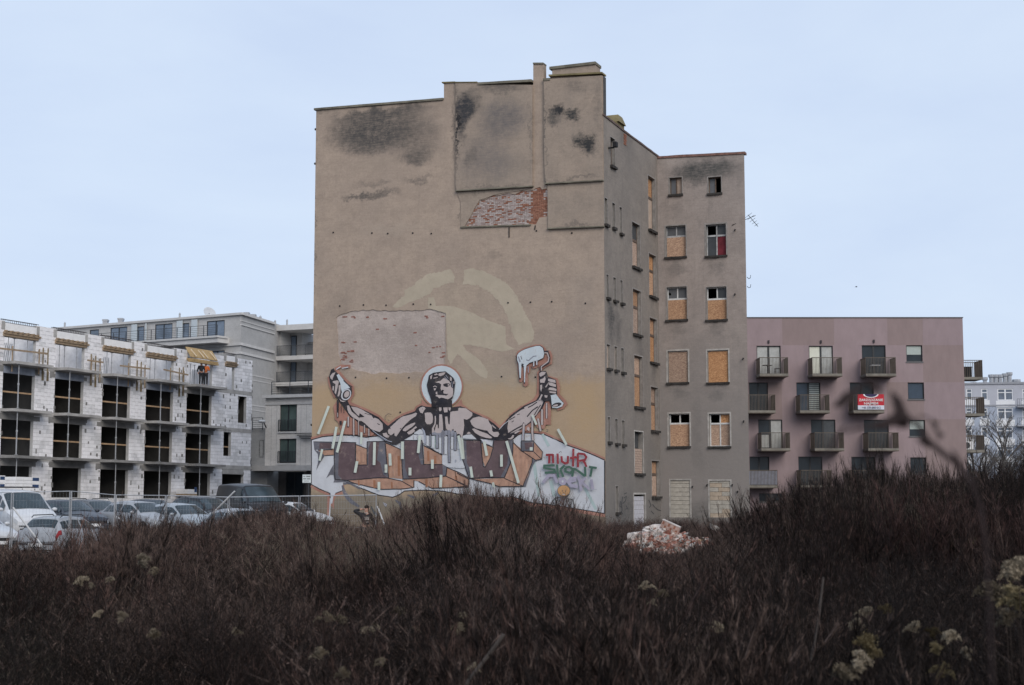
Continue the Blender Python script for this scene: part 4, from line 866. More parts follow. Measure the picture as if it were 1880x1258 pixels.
ar.line(p_white, 'A', [(170, 80), (245, 32)], 1.6); ar.line(p_white, 'A', [(265, 60), (370, 40)], 1.8)
# forearm skin
for P_ in ([(352, 672), (385, 670), (425, 770), (520, 850), (600, 915), (560, 932), (440, 862), (380, 800), (358, 740)], [(415, 690), (500, 700), (600, 742), (750, 830), (792, 892), (740, 912), (650, 870), (560, 800), (545, 860), (465, 770)], [(555, 870), (640, 862), (760, 912), (805, 872), (870, 900), (935, 972), (942, 1062), (890, 1112), (740, 1060), (645, 965), (575, 920)], [(935, 1130), (1000, 1120), (1032, 1180), (1000, 1202), (950, 1172)]): ar.fill(SK, 'A', P_, .4)
ar.line(K, 'A', [(460, 770), (500, 820), (560, 865)], 1.4); ar.line(K, 'A', [(640, 800), (740, 830)], 1.1); ar.line(K, 'A', [(850, 970), (890, 990)], 1.4); ar.line(p_bluegrey, 'A', [(770, 1080), (860, 1150), (1010, 1240)], 1.2)
for (a, b), (c, d), ww in [((195, 580), (197, 870), 1.8), ((212, 600), (206, 800), 1.1), ((255, 670), (258, 790), .8), ((300, 700), (300, 800), .8), ((372, 860), (372, 1025), 2.8), ((460, 890), (462, 1170), 2.6), ((540, 920), (545, 1175), 1.6), ((640, 1000), (640, 1130), 2), ((710, 1060), (712, 1180), 2.2), ((245, 925), (248, 990), 2.8)]:
    ar.line(K, 'A', [(a, b), (c, d)], ww + (1.2 if ww > 1.5 else .2)); 
    if ww >= 1.6 and a not in (195, 245): ar.line(p_skin, 'A', [(a, b - 5), (c, d - 8)], ww - .3)
ar.line(p_skin, 'A', [(196, 790), (197, 860)], 1.2)
# right hand with handle and roller
ar.fill(K, 'F', [(545, 540), (570, 508), (665, 508), (700, 600), (830, 655), (850, 890), (740, 915), (770, 1110), (720, 1000), (620, 1005), (580, 960), (555, 880), (558, 720), (550, 600)])
ar.fill(p_ice, 'F', [(735, 912), (830, 890), (890, 970), (955, 1040), (930, 1092), (850, 1122), (765, 1112), (745, 1000)]); ar.line(K, 'F', [(738, 915), (760, 1110)], 1.5); ar.ell(K, 'F', (842, 1065), 80, 34, -.25); ar.ell(p_skin, 'F', (820, 1078), 45, 16, -.25)
for P_ in ([(700, 635), (740, 638), (818, 658), (825, 705), (745, 690), (700, 672)], [(702, 697), (760, 700), (830, 732), (830, 772), (740, 752), (712, 735)], [(722, 780), (780, 782), (838, 806), (836, 838), (760, 826), (700, 812)], [(720, 842), (830, 852), (828, 882), (725, 866)], [(555, 548), (600, 520), (665, 525), (640, 570), (580, 602), (560, 592)], [(565, 652), (620, 630), (650, 590), (660, 640), (640, 702), (572, 702)], [(650, 772), (690, 715), (702, 702), (690, 750), (665, 782)], [(570, 742), (602, 732), (602, 790), (585, 852), (570, 800)], [(640, 905), (692, 912), (682, 950), (645, 942)], [(590, 890), (612, 900), (570, 990), (545, 980)]): ar.fill(p_skin, 'F', P_)
rol = [(190, 250), (215, 215), (262, 180), (330, 148), (400, 125), (500, 100), (562, 95), (612, 130), (635, 220), (622, 290), (520, 340), (400, 370), (345, 415), (325, 560), (322, 695), (305, 695), (305, 560), (300, 430), (278, 400), (262, 410), (252, 625), (233, 625), (222, 480), (215, 390), (192, 330)]
ar.fill(K, 'F', [(a + (a - 400) * .045, b + (b - 250) * .06) for a, b in rol]); ar.fill(p_ice, 'F', rol)
ar.line(p_grey, 'F', [(210, 270), (240, 360)], [2, 3.2]); ar.line(K, 'F', [(250, 265), (270, 320)], 1.2); ar.line(K, 'F', [(262, 395), (288, 400), (262, 430)], 2.2); ar.line(p_grey, 'F', [(340, 325), (380, 340), (420, 300), (460, 268), (510, 262)], 1.8); ar.line(p_grey, 'F', [(372, 430), (378, 535)], 1.4)
ar.line(K, 'F', [(640, 195), (690, 190), (722, 290), (712, 365), (580, 440), (580, 500)], 4); ar.line(p_skin, 'F', [(640, 208), (688, 212), (714, 290), (702, 352), (588, 438), (592, 500)], 1.9)
for (x, a, b) in [(465, 340, 430), (515, 330, 410)]: ar.line(K, 'F', [(x, a), (x, b + 8)], 3.2); ar.line(p_white, 'F', [(x, a - 6), (x, b)], 2)
ar.line(p_dgrey, 'B', [(290, 440), (210, 415), (130, 480), (125, 550), (150, 580)], .8); ar.line(p_dgrey, 'B', [(190, 570), (240, 600)], .8); ar.line(p_dgrey, 'I', [(1035, 115), (1055, 120), (1050, 145), (1035, 140)], .8)
ar.done('mural_figure', gable)

ar = Art()                                   # slanting mint bars
for a, b, ww in [((606, 746), (586.5, 797), 4.6), ((620, 784), (613, 824), 4.6), ((636, 773), (621, 831), 4.8), ((594, 825), (589, 846), 4), ((666, 794), (665, 816), 4), ((690, 812), (689, 854), 5), ((658, 847), (654, 868), 5), ((718, 833), (719, 855), 5), ((711, 853), (711, 868), 5), ((741, 811), (741, 843), 5.4), ((773, 800), (770, 832), 5), ((796, 844), (796, 861), 5), ((755, 859), (755, 873), 5.2), ((812, 872), (811, 895), 5), ((698, 885), (698, 900), 5), ((891, 811), (896, 837), 5), ((932, 810), (954, 887), 5), ((922.7, 835), (922.7, 857), 5), ((866, 857), (869, 877), 5), ((903, 864), (905, 875), 5), ((1026, 788), (1042, 817), 4.6), ((844, 800), (851, 843), 4.5), ((907, 886), (909, 895), 4.5), ((979, 762), (987, 780), 4)]:
    ar.line(p_mint, 'P', [a, b], ww)
ar.done('mural_bars', gable)
ar = Art()                                   # tags and little striped figure
for pts in ([(225, 238), (345, 235)], [(285, 240), (280, 385)], [(345, 225), (350, 380)], [(425, 215), (432, 390)], [(490, 260), (500, 350), (555, 385), (600, 370), (603, 255)], [(695, 130), (690, 435)], [(635, 292), (750, 275)], [(772, 210), (772, 450)], [(772, 212), (880, 225), (915, 275), (890, 325), (785, 340)], [(850, 320), (895, 380), (918, 445)]): ar.line(p_red, 'G', pts, 4.0, .3)
for pts in ([(380, 415), (200, 420), (197, 460), (370, 490), (380, 530), (205, 542)], [(415, 400), (425, 500), (442, 625)], [(550, 415), (465, 490)], [(470, 490), (525, 615)], [(560, 450), (620, 440), (700, 490), (640, 545), (560, 520), (558, 455)], [(705, 460), (675, 610)], [(705, 470), (790, 520), (895, 600)], [(895, 440), (900, 605)], [(960, 440), (1095, 462)], [(1015, 450), (985, 610)]): ar.line(p_green, 'G', pts, 4.2, .3)
for pts, ww in (([(175, 712), (280, 590), (365, 590), (420, 712)], 5.2), ([(745, 640), (660, 640), (612, 700), (655, 762), (775, 780)], 6), ([(640, 700), (745, 675)], 3), ([(770, 590), (810, 690), (828, 850)], 5), ([(912, 635), (830, 690), (965, 820)], 4.6), ([(1000, 655), (1030, 825)], 5)): ar.line(p_lilac, 'G', pts, ww); ar.line(p_bluegrey, 'G', [(a + 3, b + 4) for a, b in pts], .7)
ar.ell(p_lilac, 'G', (515, 690), 66, 66); ar.ell(p_white, 'G', (515, 690), 16, 20); ar.line(p_bluegrey, 'G', [(960, 830), (1100, 826)], 1)
ar.line(p_dgrey, 'G', [(310, 1095), (340, 1030), (385, 975), (480, 962)], 2); ar.line(p_dgrey, 'G', [(570, 980), (680, 1000), (705, 1080), (720, 1180)], 2)
for a, b in [((350, 1030), (365, 1080)), ((400, 985), (380, 1020)), ((420, 1010), (395, 1060)), ((465, 1010), (450, 1040)), ((480, 1030), (470, 1075)), ((580, 990), (590, 1050)), ((620, 1000), (622, 1050)), ((655, 1010), (662, 1080)), ((600, 1060), (620, 1120)), ((640, 1080), (660, 1150))]: ar.line(p_dgrey, 'G', [a, b], 1.8)
ar.fill(p_dgrey, 'G', [(455, 925), (640, 905), (600, 950), (560, 985), (530, 1030), (510, 1000), (480, 960)]); ar.ell(p_dgrey, 'G', (535, 850), 112, 98); ar.ell(p_tan, 'G', (533, 848), 104, 90); ar.line(p_dgrey, 'G', [(500, 850), (525, 855)], 1.6); ar.line(p_dgrey, 'G', [(560, 845), (565, 865)], 1.6); ar.line(p_white, 'G', [(510, 910), (560, 912)], 1.2); ar.line(p_dgrey, 'G', [(520, 880), (545, 890)], 1.2)
for pts in ([(30, 990), (45, 1040), (70, 1000)], [(100, 1030), (120, 980)], [(130, 1040), (160, 1000), (170, 1030)], [(190, 1030), (260, 1010)], [(450, 200), (480, 180), (500, 195)]): ar.line(p_dgrey, 'G', pts, .9)
ar.done('mural_tags', gable)
# ================================================================ block of flats under construction (left)
dirK = (math.sin(R(23.7)), math.cos(R(23.7)))
PK = (xz(122, 97.7), 97.7)
FK = Fr(PK, dirK, shear=-0.008)               # the slabs follow the gentle fall of the street
kroot = thing('unfinished_building', 'unfinished white block-built flats with open bays, props and timber formwork', 'building', (PK[0], PK[1], 0))
m_conc = mat('raw_concrete', (0.36, 0.35, 0.34), var=.3, scale=1.2, bump=.4, bscale=10)
m_concd = mat('damp_concrete', (0.23, 0.225, 0.22), var=.35, scale=1.0, bump=.4, bscale=10)
m_aac = mat('aerated_block', (0.82, 0.81, 0.83), var=.13, scale=2.0, bump=.25, bscale=18)
m_aac2 = mat('aerated_block_grey', (0.69, 0.685, 0.70), var=.2, scale=2.0, bump=.25, bscale=18)
m_joint = mat('thin_joint', (0.45, 0.45, 0.45), var=.2)
m_inner_shade = mat('inner_block_shade', (0.07, 0.068, 0.066), var=.2, scale=1.5)  # blocks coloured near black: the shade of unlit rooms is painted in
m_timber = mat('formwork_timber', (0.30, 0.225, 0.155), var=.3, scale=5)
m_plank = mat('guard_timber', (0.40, 0.27, 0.165), var=.25, scale=5)
m_eps = mat('white_insulation', (0.80, 0.80, 0.81), var=.08, scale=3)
m_bluef = mat('blue_grey_formwork', (0.27, 0.30, 0.36), var=.25, scale=2)
m_steel = mat('galvanised_steel', (0.38, 0.39, 0.41), rough=.5, metal=.4, var=.2, scale=6)
m_rust = mat('rebar', (0.06, 0.05, 0.05), var=.3)
zK = lambda x, y: FK.uv(x, y)[1]
LV = [zK(370, 923), zK(370, 852), zK(370, 781), zK(370, 708.6)]    # ground, 1st, 2nd, 3rd floor slab tops
HT = LV[3] - LV[2]
EOFM = 0
uK = lambda x, y=760: FK.uv(x, y)[0]
BAYS = [(3, 62), (99, 152), (187, 238), (267, 317), (342, 388)]
BU = [(uK(a), uK(b)) for a, b in BAYS]
UL, UR = uK(-70), uK(462)
NAR = {3: (413, 429), 2: (437, 452), 1: (411.5, 425), 0: (410, 449)}
NU = {k: (uK(*[a, LVy])[0:1] if 0 else uK(a), uK(b)) for k, (a, b) in NAR.items() for LVy in [0]}
# slabs and ring beams
mb = MB()
for k in range(4):
    z = LV[k]
    mb.box(FK, UL, UR, z - .26, z, -9.0, 0.012)
for k in range(1, 4): mb.box(FK, UL, UR, LV[k] - .30, LV[k] - .26, -.24, 0.02)
mb.build('floor_slab', m_conc, kroot)
mb = MB()
mb.box(FK, UL, UR, LV[0] - 1.6, LV[0] - .26, -9.0, -.02); mb.build('plinth', m_concd, kroot)
# opening layout per storey: lists of (u0, u1, z0, z1)
OPEN = {}
for k in range(4):
    z0 = LV[k]; L_ = []
    for (a, b) in BU: L_.append((a, b, z0 + (.0 if k else .28), z0 + HT - .26 - .02))
    a, b = NU[k]; L_.append((a, b, z0 + (.7 if k in (1,) else 0.45 if k == 2 else .0), z0 + HT - .42 if k else z0 + HT - .75))
    OPEN[k] = L_
ZT = LV[3] + 2.5                             # top of the piers
# cores of the walls behind the block facing
mb = MB(); mj = MB()
segs = {}
for k in range(4):
    z0 = LV[k]; z1 = (z0 + HT - .26) if k < 3 else ZT
    edges = sorted([(o[0], o[1]) for o in OPEN[k]])
    cur = UL; S = []
    for a, b in edges: S.append((cur, a)); cur = b
    S.append((cur, UR)); segs[k] = S
    for a, b in S: mj.box(FK, a + .004, b - .004, z0, z1, -.24, -.014)
    for o in OPEN[k]:
        if o[2] > z0 + .05: mj.box(FK, o[0], o[1], z0, o[2], -.24, -.014)
mj.build('pier_core', m_joint, kroot)
# single blocks facing the piers
placed = []
rr = random.Random(11)
for k in range(4):
    z0 = LV[k]; z1 = (z0 + HT - .26) if k < 3 else ZT
    for (a, b) in segs[k]:
        if b < BU[0][0] - .1 or b - a < .1: continue
        row = 0; z = z0
        if a < UL + .5: a = BU[0][0] - .9
        while z < z1 - .08:
            h = min(.245, z1 - z); u = a - (.3 if row % 2 else 0)
            while u < b - .01:
                p, q = max(u, a), min(u + .60, b)
                if q - p > .05: placed.append((k, (p + q) / 2, z, q - p - .014, h - .012))
                u += .60
            z += .25; row += 1
    for o in OPEN[k][:-1] if k == 0 else OPEN[k][-1:]:
        z = z0
        while z < o[2] - .05:
            h = min(.245, o[2] - z); placed.append((k, (o[0] + o[1]) / 2, z, o[1] - o[0] - .014, h - .012)); z += .25
placed.sort(key=lambda q: (q[0] == 0 or q[0] == 1, -q[0] * .0 + q[1]))
lot = MB()
unit = MB(); unit.cube(-.5, .5, -.5, .5, 0, 1); uo = unit.build('block', m_aac, None); u1m = uo.data; u2m = u1m.copy(); u2m.materials.clear(); u2m.materials.append(m_aac2); bpy.data.objects.remove(uo)
yaw = math.atan2(FK.u.y, FK.u.x)
for i, (k, u, z, l, h) in enumerate(placed):
    wj = rr.uniform(-.006, .006)
    if i < 300:
        o = bpy.data.objects.new('block', u2m if rr.random() < (.55 if mnoise.noise((u * .5, z * .6, 3)) > .12 else .12) else u1m); COL.objects.link(o); o.parent = kroot
        o.location = FK.pt(u, z, -.05 + wj) - wloc(kroot); o.rotation_euler = (0, 0.02, yaw); o.scale = (l, .11, h)
    else: lot.box(FK, u - l / 2, u + l / 2, z, z + h, -.11, .005 + wj, 1 if rr.random() < (.6 if mnoise.noise((u * .5, z * .6, 3)) > .05 else .2) else 0)
tag(lot.build('block_facing', [m_aac, m_aac2], kroot), kind='stuff')
mb = MB(); rr = random.Random(17)                                    # mortar smears and patched joints on the block faces
for q in range(150):
    k, u, z, l, h = rr.choice(placed)
    if k == 3 and rr.random() < .5: continue
    mb.box(FK, u + l / 2 - .02 - rr.random() * .05, u + l / 2 + .05 + rr.random() * .08, z - rr.random() * .1, z + h * rr.uniform(.5, 1), -.02, .013)
tag(mb.build('mortar_smear', mat('mortar_grey', (0.20, 0.195, 0.19), var=.3, scale=5), kroot), kind='stuff')
# interiors
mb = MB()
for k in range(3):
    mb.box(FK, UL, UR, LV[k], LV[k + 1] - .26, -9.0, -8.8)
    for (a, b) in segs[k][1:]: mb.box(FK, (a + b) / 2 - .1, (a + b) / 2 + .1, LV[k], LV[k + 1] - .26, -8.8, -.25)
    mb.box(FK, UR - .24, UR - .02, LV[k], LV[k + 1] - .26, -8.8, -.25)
mb.build('inner_wall', m_inner_shade, kroot)
mb = MB(); mb.box(FK, UL, UR, LV[3], LV[3] + 2.55, -4.2, -4.0)
for (a, b) in segs[3][1:-1]: mb.box(FK, (a + b) / 2 - .1, (a + b) / 2 + .1, LV[3], LV[3] + 2.3, -4.0, -.25)
mb.box(FK, UR - .26, UR - .01, LV[3], LV[3] + 2.4, -9, -.25)
mb.build('parapet_wall', m_aac2, kroot)
# grey mortar smears beside the openings and lintels
mb = MB(); rr = random.Random(4)
for k in range(3):
    for j, (a, b, z0, z1) in enumerate(OPEN[k][:5]):
        hl = .40
        mb.box(FK, a - .32, b + .32, LV[k + 1] - .26 - hl, LV[k + 1] - .262, -.22, .010, 0)
        mb.box(FK, a - .5, a - .32, LV[k + 1] - .26 - rr.uniform(.2, .5), LV[k + 1] - .262, -.05, .009, 0)
        mb.box(FK, b + .32, b + rr.uniform(.4, .6), LV[k + 1] - .26 - rr.uniform(.15, .45), LV[k + 1] - .262, -.05, .009, 0)
mb.build_each('lintel', m_concd, kroot)
mb = MB()
for (a, b, z0, z1) in OPEN[2][:4]: mb.box(FK, a + .02, b - .02, LV[3] - .26 - .46, LV[3] - .28, -.1, .02)
mb.build_each('shutter_board', m_bluef, kroot)
for k, nz_ in ((2, .2), (1, .2), (0, .3)):
    a, b = NU[k]; mb = MB(); mb.box(FK, a, b, OPEN[k][5][3], LV[k] + HT - .262, -.2, .0); mb.box(FK, a - .05, b + .05, OPEN[k][5][3], OPEN[k][5][3] + .2, -.18, .012); mb.build('lintel', m_eps if k == 2 else m_conc, kroot)
# top storey lintels in timber formwork, white upstand, rebar cages
for j, (a, b) in enumerate(BU[:4] + [NU[3]]):
    zb = LV[3] + (1.55 if j < 4 else 1.75); e = .14
    mb = MB(); mb.box(FK, a - e, b + e, zb, zb + .14, -.45, .10, 0); mb.box(FK, a - e, b + e + .15, zb + .14, zb + .26, -.1, .16, 0)
    for q in range(7): u = a + (b - a) * q / 6.; mb.box(FK, u - .05, u + .05, zb + .26, zb + .36, -.5, .22 + .03 * (q % 3), 0)
    mb.build('timber_formwork', m_timber, kroot)
    mb = MB(); mb.box(FK, a + .03, b - .03, zb + .36, zb + .82, -.3, .05); mb.build('white_upstand', m_eps, kroot)
    mb = MB(); mb.box(FK, a - .28, a - .0, zb + .40, zb + .90, -.3, .03); mb.box(FK, b, b + .26, zb + .40, zb + .90, -.3, .03); mb.build_each('concrete_pad', m_conc, kroot)
    mb = MB()
    for ww in (-.05, -.22):
        for dz in (.86, 1.04): mb.tube([FK.pt(a - .25, zb + dz, ww), FK.pt(b + .25, zb + dz, ww)], .014, 4)
    n = int((b - a + .5) / .16)
    for q in range(n + 1):
        u = a - .25 + (b - a + .5) * q / n
        for ww in (-.05, -.22): mb.tube([FK.pt(u, zb + .82, ww), FK.pt(u, zb + 1.06, ww)], .010, 3)
    tag(mb.build('rebar_cage', m_rust, kroot), kind='stuff')
# bay five: tilted board formwork
a, b = BU[4]; zb = LV[3] + 1.75
mb = MB(); p = [(a - .1, zb + .2, .35), (b + .15, zb + .2, .35), (b + .15, zb + .24, .38), (a - .1, zb + .24, .38), (a - .1, zb + .95, -.15), (b + .1, zb + .95, -.15), (b + .1, zb + 1.0, -.12), (a - .1, zb + 1.0, -.12)]
mb.hexa([FK.pt(*q) for q in p]); mb.box(FK, a - .1, b + .2, zb, zb + .14, -.3, .4); mb.box(FK, a - .1, b + .2, zb - .12, zb - .02, .1, .45)
mb.build('timber_formwork', mat('yellow_shuttering', (0.43, 0.30, 0.15), var=.25, scale=4), kroot)
mb = MB()
for q in (.12, .42, .58, .9):
    u = a + (b - a) * q; mb.tube([FK.pt(u, zb + .85, -.02), FK.pt(u + .12, zb + .3, .44)], .05, 4)
mb.build_each('formwork_brace', mat('fresh_batten', (0.62, 0.52, 0.38), var=.15), kroot)
# balcony slabs
for k in range(1, 4):
    for j, (a, b) in enumerate(BU):
        mb = MB(); mb.box(FK, a - .1, b + .55, LV[k] - .20, LV[k] - .03, .0, 1.0 + .06 * (j % 2))
        mb.build('balcony_slab', m_conc if k > 1 else m_concd, kroot)
# steel props under the balconies and lintels, leaning tripods on the top floor
pid = 0
MBs = None
lab_floor = {0: 'ground-floor', 1: 'first-floor', 2: 'second-floor', 3: 'top-floor'}
lab_bay = ['leftmost', 'second', 'third', 'fourth', 'fifth']
def prop(p, q, lab, rad=.045):
    r_ = thing('steel_prop', lab, 'prop', tuple(p), group='steel props holding up the slabs of the unfinished flats')
    p, q = Vector(p), Vector(q); mid = p.lerp(q, .55)
    mb = MB(); mb.tube([p, mid], rad, 6); mb.build('outer_tube', m_steel, r_)
    mb = MB(); mb.tube([mid, q], rad * .72, 6); mb.build('inner_tube', m_steel, r_)
    mb = MB(); mb.tube([p, p + Vector((0, 0, .02))], .12, 6); mb.tube([q - Vector((0, 0, .02)), q], .12, 6); mb.tube([mid - Vector((0, 0, .06)), mid + Vector((0, 0, .06))], rad * 1.5, 6); mb.build('plate', m_steel, r_)
for k in (0, 1, 2):
    for j, (a, b) in enumerate(BU):
        if k == 0 and j == 1: continue
        u = a + (b - a) * (.48 if k else .55) - 1.1
        prop(FK.pt(u + .2, LV[k] + (0 if k else -.3), .82 if k else .7), FK.pt(u + .2, LV[k + 1] - .20, .82 if k else .7), f'grey steel prop standing in the {lab_bay[j]} {lab_floor[k]} bay from the left')
for j, (a, b) in enumerate(BU):
    for q in range(3):
        u = a + (b - a) * (.2 + .3 * q)
        prop(FK.pt(u, LV[3], -.18 - .3 * (q % 2)), FK.pt(u, LV[3] + 1.55, -.18 - .3 * (q % 2)), f'thin dark prop at the {("left", "middle", "right")[q]} under the timber lintel of the {lab_bay[j]} top-floor bay', .032)
# guard planks
for k in (1, 2):
    for j, (a, b) in enumerate(BU + [NU[k]]):
        if k == 2 and j == 5: continue
        mb = MB(); z = LV[k] + (1.02 if j < 5 else 1.35); mb.box(FK, a - .05, b + .05, z, z + .10, -.28, -.245)
        tag(mb.build('guard_plank', m_plank, None, loc=FK.pt(a, z, -.2)), f'bare orange plank nailed across the {(lab_bay + ["narrow end"])[j]} {lab_floor[k]} opening of the unfinished flats', 'plank', 'guard planks across the open bays')
# timber rails at the top-floor piers
for j, (x0, x1, y0, y1) in enumerate([(-4, 86, 641, 651), (160, 189, 663, 667), (220, 275, 673, 679), (300, 345, 680, 690)]):
    p, q = FK.uv(x0, y0, .35), FK.uv(x1, y1, .35); mb = MB()
    P_ = [FK.pt(p[0], p[1], .35), FK.pt(q[0], q[1], .35)]; d = Vector((0, 0, .11))
    mb.hexa([P_[0], P_[1], P_[1] + FK.n * .05, P_[0] + FK.n * .05, P_[0] + d, P_[1] + d, P_[1] + FK.n * .05 + d, P_[0] + FK.n * .05 + d])
    for t in (.3, .85): c = P_[0].lerp(P_[1], t) - FK.n * .03; mb.tube([c - Vector((0, 0, 1.3)), c + Vector((0, 0, .3))], .05, 4)
    tag(mb.build('timber_rail', m_timber, None, loc=P_[0]), f'rough timber guard rail by the {lab_bay[j]} top-floor pier of the unfinished flats', 'rail', 'timber rails on the top floor')
mb = MB(); rr = random.Random(9)
for j, (a, b) in enumerate(BU[:4]):                                  # hanging board brackets on the piers below the top slab
    for q in (.35, .8):
        u = b + .25 + q; z = LV[3] - .3 - .1 * rr.random(); mb.box(FK, u, u + .11, z - .6, z, .02, .10); mb.box(FK, u, u + .07, z, z + 1.5, .03, .07)
mb.build_each('bracket_board', mat('old_board', (0.22, 0.17, 0.10), var=.4, scale=4), kroot)
for j, (a, b) in enumerate([BU[0], BU[2], BU[4]]):                    # stacked bars leaning on the top floor
    for q in range(5):
        u = a + .25 + .17 * q + (.0 if j < 2 else .9); p = FK.pt(u, LV[3], -.4); t = FK.pt(u + .75, LV[3] + 1.25, -.9)
        mb = MB(); mb.tube([p, t], .025, 4); tag(mb.build('leaning_bar', m_steel, None, loc=p), f'grey steel bar leaning in the {lab_bay[[0, 2, 4][j]]} top-floor bay, number {("one", "two", "three", "four", "five")[q]} from the left', 'bar', f'steel bars leaning in the {lab_bay[[0, 2, 4][j]]} top-floor bay')
# pallets of blocks on the ground in front of the first bay
def pallet(x0, x1, yt, yb, w_, lab):
    (u0, zt), (u1, _), (_, zb) = FK.uv(x0, yt, w_), FK.uv(x1, yt, w_), FK.uv(x0, yb, w_)
    r_ = thing('block_pallet', lab, 'pallet', FK.pt(u0, zb, w_), group='shrink-wrapped pallets of white blocks')
    mb = MB()
    nz_ = 4; hh = (zt - zb - .14) / nz_
    for i in range(nz_):
        for q in range(3):
            ua, ub = u0 + (u1 - u0) * q / 3 + .01, u0 + (u1 - u0) * (q + 1) / 3 - .01
            mb.box(FK, ua, ub, zb + .14 + i * hh, zb + .14 + (i + 1) * hh - .015, w_ - 1.0, w_)
    mb.build('stacked_blocks', m_eps, r_)
    mb = MB(); mb.box(FK, u0, u1, zb, zb + .12, w_ - 1, w_); mb.build('pallet_base', m_timber, r_)
    mb = MB()
    for i in range(2): z = zb + .2 + (i * 2 + .55) * hh; mb.box(FK, u0 + .70 * (u1 - u0), u0 + .97 * (u1 - u0), z, z + .2, w_ - .01, w_ + .004)
    mb.build('wrapper_label', mat('navy_print', (0.03, 0.06, 0.14), var=.2), r_)
pallet(29, 73, 875, 905, 2.5, 'wrapped pallet of white blocks with navy labels behind the white van')
pallet(-22, 10, 872, 905, 2.5, 'wrapped pallet of white blocks cut by the left edge of the view')
pallet(345, 362, 898, 910, 1.2, 'small block stack at the foot of the fifth bay')

# ================================================================ cream-grey apartment house with terraces (behind)
YG = 140.0; GX = xz(437, YG)
FGR = Fr((GX, YG), (math.sin(R(12.3)), math.cos(R(12.3))))
dl = Vector((math.sin(R(-59)), math.cos(R(-59))))
FGL = Fr((GX + dl.x * 40, YG + dl.y * 40), (-dl.x, -dl.y))            # u = 40 at the corner
groot = thing('apartment_house', 'pale grey apartment house with terraces and dark railings behind the unfinished flats', 'building', (GX, YG, 0))
m_cream = wall_mat('cream_render', (0.46, 0.45, 0.44), (0.49, 0.48, 0.47), [], streak=.08, grain=.15)
m_creamd = wall_mat('taupe_render', (0.40, 0.395, 0.39), (0.43, 0.425, 0.42), [], streak=.08, grain=.15)
m_rail = mat('dark_railing', (0.045, 0.05, 0.058), rough=.5, var=.2)
m_dframe = mat('anthracite_frame', (0.03, 0.033, 0.038), rough=.5, var=.2)
m_sky = glass('sky_tinted_glass', (0.20, 0.25, 0.32), rough=.12)  # pale blue base colour paints the reflected sky into the panes
m_dglass = glass('dark_glass', (0.035, 0.045, 0.055), rough=.08)
m_band = mat('cornice_render', (0.54, 0.53, 0.52), var=.1, scale=2)
zGt = FGR.uv(437, 573)[1]; zG2 = FGR.uv(437, 628)[1]; zGs = FGR.uv(437, 640)[1]
uR2 = FGR.uv(503, 620)[0]; uR3 = uR2 + 6
mb = MB()
mb.quad(FGR.pt(0, -1, 0), FGR.pt(uR3, -1, 0), FGR.pt(uR3, zGt, 0), FGR.pt(0, zGt, 0)); mb.uv[-4:] = [(0, -1), (uR3, -1), (uR3, zGt), (0, zGt)]
mb.build('end_wall', m_creamd, groot)
def gwin(fr, x0, x1, yt, yb, parent, panes=2, dep=.12, gm=None, lab=None, w=0.0):
    u0, z1 = fr.uv(x0, yt, w); u1, z0 = fr.uv(x1, yb, w); mb = MB()
    r = (min(u0, u1), max(u0, u1), z0, z1)
    frame_strip(mb, fr, r, .07, w - .16, w - .02)
    for q in range(1, panes): u = r[0] + (r[1] - r[0]) * q / panes; mb.box(fr, u - .05, u + .05, z0 + .07, z1 - .07, w - .15, w - .03)
    o = mb.build('window', m_dframe, parent)
    mb = MB(); mb.box(fr, r[0] + .05, r[1] - .05, z0 + .05, z1 - .05, w - .12, w - .07); mb.build('pane', gm or m_sky, o)
    return o, r
def holes_of(fr, L_): 
    out = []
    for x0, x1, yt, yb in L_:
        u0, z1 = fr.uv(x0, yt); u1, z0 = fr.uv(x1, yb); out.append(rect(u0, u1, z0, z1))
    return out
gl = [(165, 181, 606, 628), (203, 233, 602, 628), (249, 264, 600, 628), (285, 316, 596, 624), (332, 347, 594, 622), (380, 412, 590, 620), (386, 412, 645, 672)]
mb = MB(); HL = holes_of(FGL, gl); mb.poly(FGL, [[(-10, -1), (40, -1), (40, zGt), (-10, zGt)]] + HL, 0)
for h in HL: mb.rim(FGL, h, -.2, 0)
mb.build('front_wall', m_cream, groot)
for g in gl: gwin(FGL, *g, groot, panes=2 if g[1] - g[0] > 20 else 1)
mb = MB()
for fr, a, b in ((FGL, -10, 40.0), (FGR, 0.0, uR2)):
    for (z, h, o) in ((zGt - .18, .22, .22), (zGt - 1.15, .1, .08), (zGt - .75, .08, .05), (zG2 - .25, .25, .14), (zGs - .45, .22, .1)):
        if fr is FGL and zG2 < z < zGt - .3: continue
        mb.box(fr, a, b + (o if fr is FGL else 0), z, z + h, -.1, o)
    
